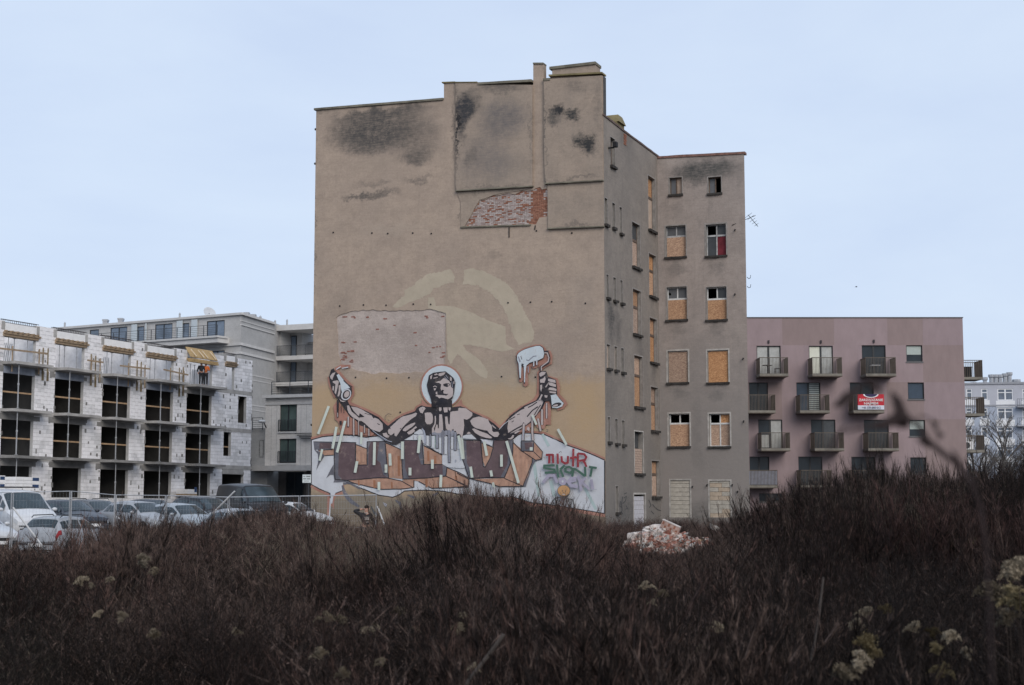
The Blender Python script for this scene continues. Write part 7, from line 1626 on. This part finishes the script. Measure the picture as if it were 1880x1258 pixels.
class Tw:
    """thin twigs as tapered blades and triangles, gathered in arrays"""
    def __init__(s): s.v = []; s.f = []
    def blade(s, pts, w0, w1, rg):
        b = len(s.v); n = len(pts); d = (pts[-1] - pts[0]); ax = d.cross(Vector((rg.uniform(-1, 1), rg.uniform(-1, 1), .1)))
        if ax.length < 1e-6: ax = Vector((1, 0, 0))
        ax.normalize()
        for i, p in enumerate(pts):
            w_ = (w0 + (w1 - w0) * i / (n - 1)) / 2; s.v.append(p + ax * w_); s.v.append(p - ax * w_)
        for i in range(n - 1): s.f.append((b + 2 * i, b + 2 * i + 1, b + 2 * i + 3, b + 2 * i + 2))
    def tri(s, p, q, w_, rg):
        b = len(s.v); d = q - p; ax = d.cross(Vector((rg.uniform(-1, 1), rg.uniform(-1, 1), rg.uniform(-.3, .3))))
        if ax.length < 1e-9: ax = Vector((1, 0, 0))
        ax.normalize(); s.v += [p + ax * w_ / 2, p - ax * w_ / 2, q]; s.f.append((b, b + 1, b + 2))
    def seed(s, p, r, rg):
        b = len(s.v); a = Vector((rg.uniform(-1, 1), rg.uniform(-1, 1), rg.uniform(-1, 1))).normalized() * r; c = a.orthogonal().normalized() * r * .8
        s.v += [p - a, p + c, p + a]; s.f.append((b, b + 1, b + 2))
    def tube(s, pts, r0, r1, n=4):
        mb = MB(); mb.tube(pts, [r0 + (r1 - r0) * i / (len(pts) - 1) for i in range(len(pts))], n, cap=False); b = len(s.v); s.v += [Vector(v) for v in mb.v]; s.f += [tuple(b + i for i in f) for f in mb.f]
    def mesh(s, name, m):
        me = bpy.data.meshes.new(name); me.from_pydata([tuple(v) for v in s.v], [], s.f); me.materials.append(m); me.update(); return me
def rdir(rg, up): 
    a = rg.uniform(0, 2 * math.pi); return Vector((math.cos(a), math.sin(a), up)).normalized()
def clump(seed, nst, k, bushy, seeds, m, name):
    rg = random.Random(seed); T = Tw(); k *= .74
    for i in range(nst):
        a = rg.uniform(0, 6.28); rr = rg.random() ** .5 * .34; b = Vector((math.cos(a) * rr, math.sin(a) * rr, 0)); ln = rg.uniform(.62, 1.0) * (1 - .25 * rr)
        lean = Vector((math.cos(a), math.sin(a), 0)) * rg.uniform(.0, .55) + Vector((rg.uniform(-.25, .25), rg.uniform(-.25, .25), 0))
        bw = Vector((rg.gauss(0, .035), rg.gauss(0, .035), 0)); pts = [b + Vector((lean.x * t * t, lean.y * t * t, t - .12 * lean.length * t * t)) * ln + bw * math.sin(t * 7 + a) for t in (0, .3, .55, .8, 1)]
        T.blade(pts, .0075 * k, .003 * k, rg); d = (pts[-1] - pts[0]).normalized()
        for q in range(bushy):
            t = rg.uniform(.22, 1.0); j = min(3, int(t * 4)); p = pts[0].lerp(pts[-1], t) if 0 else Vector((b.x + lean.x * t * t * ln, b.y + lean.y * t * t * ln, t * ln))
            dd = (d * rg.uniform(.35, 1.15) + rdir(rg, .2) * rg.uniform(.7, 1.35)).normalized(); l2 = rg.uniform(.06, .24) * (1.25 - .6 * t); e = p + dd * l2
            T.tri(p, e, .0042 * k, rg)
            for h in range(2):
                u = rg.uniform(.35, .9); p2 = p.lerp(e, u); d2 = (dd + rdir(rg, .4) * .8).normalized(); T.tri(p2, p2 + d2 * rg.uniform(.03, .10), .0034 * k, rg)
            for h in range(seeds): u = rg.uniform(.3, 1.0); T.seed(p.lerp(e, u) + Vector((rg.uniform(-1, 1), rg.uniform(-1, 1), rg.uniform(-1, 1))) * .012, rg.uniform(.004, .0085) * k, rg)
    o = bpy.data.objects.new(name, T.mesh(name, m)); return o
m_thick = veg_mat('dry_weed', (0.010, 0.0073, 0.0066), (0.215, 0.152, 0.130), True)
m_thick2 = veg_mat('dry_weed_maroon', (0.011, 0.007, 0.0062), (0.185, 0.117, 0.100), True)
m_grass = veg_mat('dead_grass', (0.012, 0.010, 0.009), (0.25, 0.205, 0.16), True)
src = bpy.data.collections.new('weed_kinds')
SRC = [clump(1, 26, 1.0, 22, 4, m_thick, 'weed_a'), clump(2, 28, 1.0, 20, 6, m_thick2, 'weed_b'), clump(3, 22, 1.0, 26, 4, m_thick, 'weed_c'), clump(4, 34, .9, 9, 2, m_grass, 'weed_d'),
       clump(5, 26, 2.0, 18, 3, m_thick, 'weed_e'), clump(6, 30, 2.0, 16, 4, m_thick2, 'weed_f'), clump(7, 24, 2.2, 20, 3, m_thick, 'weed_g')]
for i, o in enumerate(SRC): o.name = f'weed_kind_{i}'; src.objects.link(o)
# ---- single bare shrubs
m_shrub = [veg_mat('shrub_brown', (0.009, 0.0063, 0.0058), (0.085, 0.056, 0.049)), veg_mat('shrub_maroon', (0.010, 0.0065, 0.006), (0.085, 0.050, 0.045))]
def shrub(seed, stems, m, k=1.0, upright=.9, spread=.55):
    rg = random.Random(seed); T = Tw(); St = Tw()
    def grow(p, d, ln, lv, r):
        n = 3; pts = [p]; dd = d.copy()
        for i in range(n): dd = (dd + Vector((rg.uniform(-.16, .16), rg.uniform(-.16, .16), .10))).normalized(); pts.append(pts[-1] + dd * ln / n)
        if lv == 0: St.tube(pts, r, r * .45, 4)
        elif lv == 1: T.blade(pts, r * 1.7, r * .8, rg)
        else: T.tri(pts[0], pts[-1], r * 1.6, rg)
        if lv < 3:
            for c in range((9, 8, 5)[lv]):
                t = rg.uniform(.25 if lv else .3, 1.0); j = min(n - 1, int(t * n)); q = pts[j].lerp(pts[j + 1], t * n - j)
                nd = (dd * (.9 + .3 * rg.random()) + rdir(rg, .35) * rg.uniform(.45, .85)).normalized(); grow(q, nd, ln * rg.uniform(.32, .58) * (1.15 - .4 * t), lv + 1, r * .5)
    for i in range(stems):
        a = rg.uniform(0, 6.28); o = Vector((math.cos(a), math.sin(a), 0)); grow(o * rg.uniform(0, .16), (o * rg.uniform(.05, spread) + Vector((0, 0, upright))).normalized(), rg.uniform(.5, .8), 0, .013 * k)
    zmax = max(v.z for v in T.v)
    for S_ in (T, St): S_.v = [v / zmax for v in S_.v]
    return St.mesh('stem', m), T.mesh('branches', m)
SH = [shrub(i + 100, (11, 13, 10, 14)[i], m_shrub[i % 2], (1.0, 1.2, .9, 1.0)[i]) for i in range(4)]
for i in range(3):                                                    # the same shrub habit inside the thicket
    st_, br_ = shrub(140 + i, 11, m_thick if i != 1 else m_thick2, 1.0, .9, .95)
    bm = bmesh.new(); bm.from_mesh(st_); bm.from_mesh(br_); me = bpy.data.meshes.new('weed_shrub'); bm.to_mesh(me); bm.free(); me.materials.append(m_thick if i != 1 else m_thick2)
    o = bpy.data.objects.new(f'weed_kind_{7 + i}', me); src.objects.link(o)
ENV = [(-80, 1000), (0, 1000), (60, 1003), (110, 1012), (185, 1008), (205, 978), (255, 955), (300, 956), (335, 966), (400, 962), (430, 947), (470, 936), (530, 936), (560, 945), (600, 952), (640, 975), (690, 978), (720, 946), (760, 926), (800, 915), (850, 905), (900, 905), (960, 915), (1010, 930), (1060, 945), (1110, 968), (1130, 992), (1160, 1004), (1240, 1008), (1300, 1002), (1335, 985), (1375, 955), (1400, 935), (1440, 915), (1500, 890), (1540, 876), (1620, 868), (1700, 872), (1780, 875), (1840, 862), (1960, 855)]
def env(px):
    for (a, ya), (b, yb) in zip(ENV, ENV[1:]):
        if a <= px <= b: return ya + (yb - ya) * (px - a) / (b - a)
    return ENV[-1][1] if px > 0 else 1000
def inst_nodes():
    ng = bpy.data.node_groups.new('scatter', 'GeometryNodeTree'); ng.interface.new_socket('Geometry', in_out='INPUT', socket_type='NodeSocketGeometry'); ng.interface.new_socket('Geometry', in_out='OUTPUT', socket_type='NodeSocketGeometry')
    gi = ng.nodes.new('NodeGroupInput'); go = ng.nodes.new('NodeGroupOutput'); ip = ng.nodes.new('GeometryNodeInstanceOnPoints'); ci = ng.nodes.new('GeometryNodeCollectionInfo')
    ci.inputs['Collection'].default_value = src; ci.inputs['Separate Children'].default_value = True; ci.inputs['Reset Children'].default_value = True
    def na(nm, ty): n = ng.nodes.new('GeometryNodeInputNamedAttribute'); n.data_type = ty; n.inputs['Name'].default_value = nm; return n.outputs['Attribute']
    er = ng.nodes.new('FunctionNodeEulerToRotation'); ng.links.new(na('rot', 'FLOAT_VECTOR'), er.inputs[0])
    ng.links.new(gi.outputs[0], ip.inputs['Points']); ng.links.new(ci.outputs[0], ip.inputs['Instance']); ip.inputs['Pick Instance'].default_value = True
    ng.links.new(na('pick', 'INT'), ip.inputs['Instance Index']); ng.links.new(er.outputs[0], ip.inputs['Rotation']); ng.links.new(na('scl', 'FLOAT_VECTOR'), ip.inputs['Scale']); ng.links.new(ip.outputs[0], go.inputs[0])
    return ng
def thicket(name, P):
    me = bpy.data.meshes.new(name); me.from_pydata([p[0] for p in P], [], []); 
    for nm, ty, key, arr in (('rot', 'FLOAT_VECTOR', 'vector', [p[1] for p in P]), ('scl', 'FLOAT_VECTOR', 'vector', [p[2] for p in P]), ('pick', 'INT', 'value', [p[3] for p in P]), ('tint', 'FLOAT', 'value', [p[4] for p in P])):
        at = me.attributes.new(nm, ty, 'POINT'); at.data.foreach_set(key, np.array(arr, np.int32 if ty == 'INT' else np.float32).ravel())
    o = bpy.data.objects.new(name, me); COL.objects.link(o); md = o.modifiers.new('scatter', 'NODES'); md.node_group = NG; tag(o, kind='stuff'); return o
NG = inst_nodes()
rg = random.Random(77); P = []
GOLD = [(263, 1035, 13, 44, 'wide feathery plume cluster below the middle silver car'), (285, 1052, 13.2, 26, 'drooping plume at the right of the wide feathery cluster'), (152, 1070, 11, 30, 'pale plume below the silver hatchback, bent to the right'), (168, 1078, 11.2, 20, 'short plume beside the bent pale one at the left'), (203, 1066, 12, 18, 'small dim plume between the bent one and the wide cluster'), (182, 1130, 10, 22, 'faint flat plume left of the bushy cream one'), (224, 1136, 9, 32, 'bushy cream plume in the lower left'), (284, 1168, 8.5, 34, 'arched grey plume in the lower left'), (432, 1162, 9, 24, 'single rounded plume in the lower left centre'), (597, 1136, 9, 34, 'cream plume with two lobes left of bottom centre'), (625, 1140, 9.2, 26, 'umbrella-shaped plume beside the two-lobed cream one'), (672, 1160, 8.8, 24, 'small grey-pink plume left of bottom centre'), (688, 1156, 8.9, 32, 'fuzzy spreading plume left of bottom centre'), (731, 1125, 9.5, 28, 'upright twisted plume near bottom centre'), (763, 1158, 9.2, 18, 'tiny upright plume near bottom centre'), (842, 1158, 8.8, 36, 'loose yellowish plume cluster near bottom centre'), (852, 1132, 9.6, 20, 'thin fading plume above the loose yellowish cluster'), (588, 1204, 7.5, 38, 'yellow-tipped plume near the bottom edge, left of centre'), (628, 1240, 7, 36, 'star-shaped plume at the bottom edge, left of centre'), (700, 1218, 7.5, 26, 'narrow plume at the bottom edge near centre'), (870, 1228, 7, 24, 'faint plume by the slanting stick at the bottom'), (1186, 1078, 12, 28, 'hooked plume below the rubble heap'), (1216, 1094, 11.6, 28, 'umbrella plume right of the hooked one below the rubble'), (1198, 1108, 11.5, 18, 'small pale plume under the hooked one'), (1315, 1155, 9.5, 34, 'string of small pale plumes right of bottom centre'), (1290, 1195, 8.5, 28, 'dim plume below the string of small ones'), (1592, 1128, 8, 34, 'rounded grey plume in the lower right'), (1624, 1122, 8.2, 30, 'small yellow plume right of the rounded grey one'), (1572, 1152, 7.8, 40, 'loose yellow plume in the lower right'), (1600, 1195, 6.2, 66, 'big bright yellow plume at the lower right'), (1582, 1222, 6, 60, 'big drooping plume below the brightest yellow one'), (1548, 1240, 6, 50, 'pale plume at the bottom edge left of the big yellow ones'), (1680, 1155, 7.5, 36, 'arched white plume in the lower right'), (1710, 1165, 7.5, 32, 'small tuft between the two white arches at lower right'), (1745, 1172, 7.4, 38, 'second arched white plume in the lower right'), (1722, 1196, 7, 34, 'hook-shaped plume low at the right'), (1775, 1203, 7, 36, 'flat arched plume low at the right'), (1733, 1236, 6.5, 44, 'wide plume at the bottom edge on the right'), (1752, 1003, 24, 24, 'distant pale plume pair in the dark right thicket'), (1788, 998, 24, 28, 'distant feathery plume right of the pale pair'), (1822, 1092, 6.6, 60, 'large blurred tan plume near the right edge'), (1852, 1100, 6.4, 56, 'broad tan plume right beside the large blurred one'), (1870, 1052, 6, 70, 'tall tan plume at the right edge'), (1868, 1110, 6.2, 50, 'rounded plume below the tall one at the right edge'), (1848, 1140, 6.2, 54, 'lowest tan plume at the right edge')]
CLEAR = GOLD + [(668, 950, 56, 40, ''), (1212, 960, 57.2, 110, ''), (127, 968, 52, 90, ''), (1295, 965, 57.2, 70, '')]
MO = []                                                              # the plants stand in rounded stands with hollows between
for k in range(760):
    y = 3.4 + 52 * rg.random() ** .80; half = y * .372 + 4.0; x = rg.uniform(-half, half); r_ = rg.uniform(.55, 1.25) * (1 + y * .014)
    MO.append((x, y, r_, rg.uniform(.85, 1.85) * (1 + .006 * y), rg.random(), rg.choice((0, 0, 1, 1, 2, 2, 3, 3, 4, 4, 4)), rg.uniform(-.16, .16), rg.uniform(-.1, .3)))
def field(x, y):
    best = (0.28 + .1 * mnoise.noise((x, y, 2)), None)
    for m in MO:
        d2 = ((x - m[0]) / m[2]) ** 2 + ((y - m[1]) / m[2]) ** 2
        if d2 < 1.0:
            h = m[3] * (1 - d2) ** .42
            if h > best[0]: best = (h, m)
    return best
Y = 3.6
while Y < 55:
    step = .27 + Y * .0068; half = Y * 0.372 + 3.8; X = -half + rg.random() * step
    while X < half:
        x, y = X + rg.uniform(-.5, .5) * step, Y + rg.uniform(-.5, .5) * step
        px = CX + x / y * math.hypot(F, HZ - CY)
        ye = env(px) + 14 * mnoise.noise((px * .02, y * .12, 3)) + 9 * mnoise.noise((px * .09, y * .3, 5)) + 3
        hmax = CAMZ - (ye - HZ) / F * y
        h, m = field(x, y)
        if y > 24: h = min(max(h * hmax / 1.75, hmax * .45), hmax * 1.05)
        if y < 10: h = min(h * 1.2 + .12, 1.28 + (y - 3.6) * .11)
        h = min(h * rg.uniform(.80, 1.16), hmax + .013 * y * rg.random() ** 2.2)
        for (gx, gy, gY, gw, gl_) in CLEAR:                            # plumes stand clear of the weeds in front of them
            if y < gY + .15 and abs(px - gx) < gw * .55 + 12: h = min(h, CAMZ - (gy + gw * .35 - HZ) / 2764 * y)
        z0 = gz(x, y) - .02
        if h > .22 and not (44 < y and 1110 < px < 1335 and y > 53):
            far = y > 26; kind = m[5] if m else rg.choice((0, 3))
            pk = rg.choice((7, 8, 9)) if rg.random() < (.75 if px > 1330 and far else .6 if far else .4 if m and m[5] == 4 else .12 if y > 12 else 0) else (rg.choice((4, 5, 6)) if far and rg.random() < .3 else ((4, 5, 6, 4, 5)[kind] if far else kind))
            if pk == 4 and not far: pk = rg.choice((0, 1, 2))
            if pk > 6: h *= rg.uniform(1.0, 1.25)
            elif far: h *= .84
            if m and m[5] == 4 and pk < 7 and rg.random() < .5: X += step; continue
            wd = rg.uniform(.7, 1.1) * min(1.5, max(.55, h)) * (1.15 if pk > 6 else 1)
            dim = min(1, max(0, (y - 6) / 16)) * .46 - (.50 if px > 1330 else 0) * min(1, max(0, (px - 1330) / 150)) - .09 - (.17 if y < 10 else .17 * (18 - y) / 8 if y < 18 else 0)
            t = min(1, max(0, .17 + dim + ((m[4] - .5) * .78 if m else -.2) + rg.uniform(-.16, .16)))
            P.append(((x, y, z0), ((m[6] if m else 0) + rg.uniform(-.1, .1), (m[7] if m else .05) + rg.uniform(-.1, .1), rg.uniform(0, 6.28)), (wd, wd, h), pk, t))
        X += step
    Y += step * .92
thicket('weed_thicket', P)
NW = len(P)
P = []
for k in range(420):                                                  # low weeds at the foot of the tenement
    y = rg.uniform(64, 78.5); px = rg.uniform(560, 1420); x = xz(px, y)
    if (Vector((x, y, 0)) - FM.P).dot(FM.n) < .5 and px < 1112: continue
    if px > 1112 and (Vector((x, y, 0)) - Vector((CXY.x, CXY.y, 0))).dot(FQ.n) < .4: continue
    h = rg.uniform(.5, 1.25) if px > 1000 else rg.uniform(.3, .9)
    P.append(((x, y, -.02), (rg.uniform(-.1, .1), rg.uniform(-.1, .2), rg.uniform(0, 6)), (h * .9, h * .9, h), rg.choice((4, 5, 6)), rg.uniform(.2, .9)))
for k in range(160):                                                  # strip between courtyard and mauve block
    y = rg.uniform(80, 104); px = rg.uniform(1385, 1800); x = xz(px, y); h = rg.uniform(.8, 1.7); P.append(((x, y, -.02), (0, 0, rg.uniform(0, 6)), (h, h, h), rg.choice((4, 5, 6)), rg.uniform(.2, .8)))
thicket('weed_strip', P)

SHL = [(1425, 30, 915, 'narrow brown shrub whose top meets the bottom mauve balconies'), (1475, 25, 893, 'leafless shrub before the second bottom balcony of the mauve block'), (1530, 26, 872, 'tall leafless shrub before the third bottom balcony'), (1585, 23, 868, 'dense maroon shrub left of the lowest square window'), (1640, 27, 866, 'leafless shrub right below the third balcony column'), (1700, 24, 866, 'shrub whose twigs cross the lowest square window'), (1755, 27, 874, 'shrub in front of the right edge of the mauve block'), (1812, 23, 858, 'tall shrub before the grey bare trees'), (1868, 22, 850, 'shrub at the right edge of the view before the far block'), (1390, 34, 935, 'low shrub at the right foot of the tenement wing'),
       (700, 48, 952, 'thin shrub just right of the person in the weeds'), (750, 45, 928, 'brown shrub below the orange underside of the painted U'), (800, 46, 912, 'shrub standing before the painted L'), (845, 43, 902, 'tallest shrub in front of the mural'), (890, 44, 900, 'shrub before the painted V, twigs over its base'), (935, 46, 908, 'shrub below the right leg of the painted V'), (985, 45, 918, 'shrub left of the painted striped figure'), (1040, 47, 938, 'low shrub under the painted striped figure'), (1090, 50, 952, 'thin shrub at the corner of the mural wall'),
       (210, 45, 975, 'low shrub right of the silver hatchback'), (255, 44, 953, 'shrub in front of the middle silver car'), (310, 46, 956, 'shrub in front of the pale blue-silver car'), (440, 45, 943, 'shrub in front of the half buried silver car'), (495, 44, 932, 'round shrub below the nose of the long black van'), (540, 46, 937, 'shrub before the white car at the tenement corner'), (600, 49, 948, 'shrub left of the person in the weeds'), (1345, 49, 975, 'shrub right of the rubble heap'), (1500, 16, 960, 'dark shrub low in front of the mauve block'), (1660, 15, 965, 'large dark shrub in the right middle ground'), (1240, 66, 950, 'shrub behind the rubble heap before the blocked window'), (1150, 68, 948, 'thin shrub by the walled-up courtyard door')]
for i, (px, Y, yt, lab) in enumerate(SHL):
    z0 = gz(xz(px, Y), Y); h = CAMZ - (yt - HZ) / F * Y - z0; sm_, bm_ = SH[i % 4]
    r_ = thing('bare_shrub', lab, 'shrub', (xz(px, Y), Y, z0 - .02), rg.uniform(0, 6.28), 'leafless brown shrubs of the waste ground'); wd = h * rg.uniform(.95, 1.25) if h > 1.2 else 1.3 * h; r_.scale = (wd, wd, h)
    for nm, me in (('stem', sm_), ('branches', bm_)):
        o = bpy.data.objects.new(nm, me); COL.objects.link(o); o.parent = r_
# ---- pale goldenrod plumes
m_plume = [veg_mat('plume_cream', (0.12, 0.098, 0.072), (0.31, 0.26, 0.19)), veg_mat('plume_yellow', (0.10, 0.078, 0.042), (0.23, 0.185, 0.105))]; m_gstem = veg_mat('goldenrod_stem', (0.02, 0.014, 0.012), (0.04, 0.03, 0.025))
def plume(seed, nb, m):
    rg = random.Random(seed); T = Tw()
    for i in range(nb):
        t = i / nb; b = Vector((rg.gauss(0, .04), rg.gauss(0, .04), -t * .42)); a = rg.uniform(0, 6.28); ln = rg.uniform(.32, .62) * (.7 + .5 * t); o = Vector((math.cos(a), math.sin(a), 0)); prev = b; th = rg.uniform(.05, .075)
        for j in range(1, 13):
            s = j / 12; p = b + o * ln * s + Vector((0, 0, ln * (.95 * s - 1.05 * s * s))); T.tri(prev, p, .012, rg); f = math.sin(math.pi * min(1, .25 + .72 * s))
            for q in range(int(30 * f)): T.seed(p + Vector((rg.gauss(0, 1), rg.gauss(0, 1), rg.gauss(.25, .8))) * th * f, rg.uniform(.024, .05), rg)
            prev = p
    for q in range(120): T.seed(Vector((rg.gauss(0, .05), rg.gauss(0, .05), rg.uniform(-.4, .16))), .04, rg)
    return T.mesh('plume', m)
PL = [plume(i, (6, 8, 5)[i % 3], m_plume[i // 3]) for i in range(6)]
def gstem():
    T = Tw(); T.tube([Vector((0, 0, -1)), Vector((.01, 0, -.5)), Vector((0, 0, 0))], .003, .002, 4); return T.mesh('stem', m_gstem)
GS = gstem()
for i, (px, py, Y, wpx, lab) in enumerate(GOLD):
    tip = atY(px, py - wpx * .25, Y); z0 = gz(tip.x, Y)
    r_ = thing('goldenrod_plant', lab, 'goldenrod', (tip.x, tip.y, z0), 0, 'dried goldenrod plants with pale plumes'); s = wpx * Y / 2764 * (1.15 if wpx >= 50 else 1.1)
    o = bpy.data.objects.new('plume', PL[(i % 3) + (3 if 1560 < px and i % 2 else 0)]); COL.objects.link(o); o.parent = r_; o.location = (0, 0, tip.z - z0); o.scale = (s, s, s); o.rotation_euler = (rg.uniform(-.2, .2), rg.uniform(-.3, .3), rg.uniform(0, 6.28))
    o = bpy.data.objects.new('stem', GS); COL.objects.link(o); o.parent = r_; o.location = (0, 0, tip.z - z0 - .05); o.scale = (1, 1, max(.2, tip.z - z0 - .05))
# ---- saplings, stick, grey trees
m_bark = mat('grey_bark', (0.06, 0.05, 0.045), var=.4, scale=12)
def path(pts_px, Y): return [atY(x, y, Y) for x, y in pts_px]
pp = path([(1512, 1060), (1506, 1110), (1500, 1160), (1488, 1215), (1478, 1270)], 7.5); mb = MB(); mb.tube([Vector((pp[-1].x - .05, 7.5, 0))] + pp[::-1], [.008, .008, .0075, .007, .006, .004], 6); tag(mb.build('sapling_stem', m_bark, None, loc=(pp[-1].x, 7.5, 0)), 'thin pale sapling stem standing in the right foreground', 'sapling')
pp = path([(860, 1250), (885, 1218), (925, 1165)], 6.6); mb = MB(); mb.tube([Vector((pp[0].x - .45, 6.6, .45))] + pp, .009, 6); tag(mb.build('fallen_stick', m_bark, None, loc=pp[0]), 'slanting pale stick at the bottom centre', 'stick')
def tree(px, Y, yt, lab, seed, m):
    rg = random.Random(seed); X = xz(px, Y); H = CAMZ - (yt - HZ) / F * Y; r_ = thing('bare_tree', lab, 'tree', (X, Y, 0), 0, 'leafless grey trees beside the mauve block'); T = Tw(); S = Tw()
    def grow(p, d, ln, lv, r):
        pts = [p]; dd = d.copy()
        for i in range(4): dd = (dd + Vector((rg.uniform(-.2, .2), rg.uniform(-.2, .2), .05))).normalized(); pts.append(pts[-1] + dd * ln / 4)
        (S if lv == 0 else T).tube(pts, r, r * .5, 5) if lv < 2 else T.blade(pts, r * 2, r, rg) if lv == 2 else T.tri(pts[0], pts[-1], r * 2.4, rg)
        if lv < 4:
            for c in range((12, 9, 7, 5)[lv]):
                t = rg.uniform(.22 if lv else .28, 1); j = min(3, int(t * 4)); q = pts[j].lerp(pts[j + 1], t * 4 - j); grow(q, (dd * .8 + rdir(rg, .3) * .9).normalized(), ln * rg.uniform(.32, .55), lv + 1, r * .46)
    grow(Vector((0, 0, 0)), Vector((0, 0, 1)), H * .8, 0, .16)
    for nm, q in (('trunk', S), ('crown', T)): o = bpy.data.objects.new(nm, q.mesh(nm, m)); COL.objects.link(o); o.parent = r_
m_tree = mat('grey_twigs', (0.10, 0.09, 0.083), var=.3)
tree(1800, 136, 772, 'leafless grey tree right behind the edge of the mauve block', 3, m_tree); tree(1838, 142, 788, 'leafless grey tree in the middle before the far block', 5, m_tree); tree(1872, 150, 828, 'lower leafless tree at the right edge before the far block', 9, m_tree)
# ---- near twig, far out of focus
YN = 1.45; m_near = mat('near_twig', (0.028, 0.018, 0.018), var=.3, scale=20)
c0 = atY(1812, 1010, YN); nt_ = thing('near_twig', 'dark out-of-focus twig with curled dead leaves crossing the mauve block', 'twig', (c0.x, YN, 0))
mb = MB(); P_ = [Vector((c0.x + .02, YN, 0)), c0] + path([(1800, 930), (1783, 885), (1760, 856), (1722, 825), (1700, 806), (1686, 780), (1664, 762)], YN); mb.tube(P_, [.001, .0014] + [.002, .0026, .003, .0032, .0030, .0026, .002], 7)
mb.tube(path([(1666, 765), (1640, 776), (1608, 783), (1575, 787), (1553, 792)], YN), [.0018, .002, .0018, .0016, .0012], 6); mb.tube(path([(1698, 806), (1680, 776), (1690, 764), (1706, 768)], YN), [.0018, .0016, .0014, .001], 6); mb.build('stem', m_near, nt_)
for lf in ([(1640, 732), (1656, 742), (1664, 758), (1668, 774), (1655, 776), (1648, 760)], [(1536, 738), (1552, 722), (1574, 714), (1590, 700), (1574, 722), (1552, 738)], [(1552, 792), (1542, 802), (1528, 818), (1512, 836), (1528, 812), (1544, 794)], [(1590, 700), (1606, 704), (1618, 716), (1604, 712)], [(1644, 762), (1622, 772), (1600, 778), (1622, 784), (1650, 774)], [(1700, 800), (1712, 812), (1704, 818), (1688, 808)], [(1752, 835), (1766, 850), (1772, 868), (1756, 852)], [(1672, 778), (1650, 782), (1634, 780), (1652, 774)], [(1712, 772), (1722, 778), (1718, 786)], [(1722, 792), (1732, 798), (1726, 804)]):
    cx_ = sum(q[0] for q in lf) / len(lf); cy_ = sum(q[1] for q in lf) / len(lf); lf = [(cx_ + (a - cx_) * 1.25, cy_ + (b - cy_) * 1.6) for a, b in lf]; mb = MB(); Q = path(lf, YN); n = len(Q); B_ = [q + Vector((0, .006, .0)) for q in Q]; mb.add(Q + B_, [tuple(range(n)), tuple(range(2 * n - 1, n - 1, -1))] + [(i, (i + 1) % n, n + (i + 1) % n, n + i) for i in range(n)]); mb.build('dead_leaf', m_near, nt_)
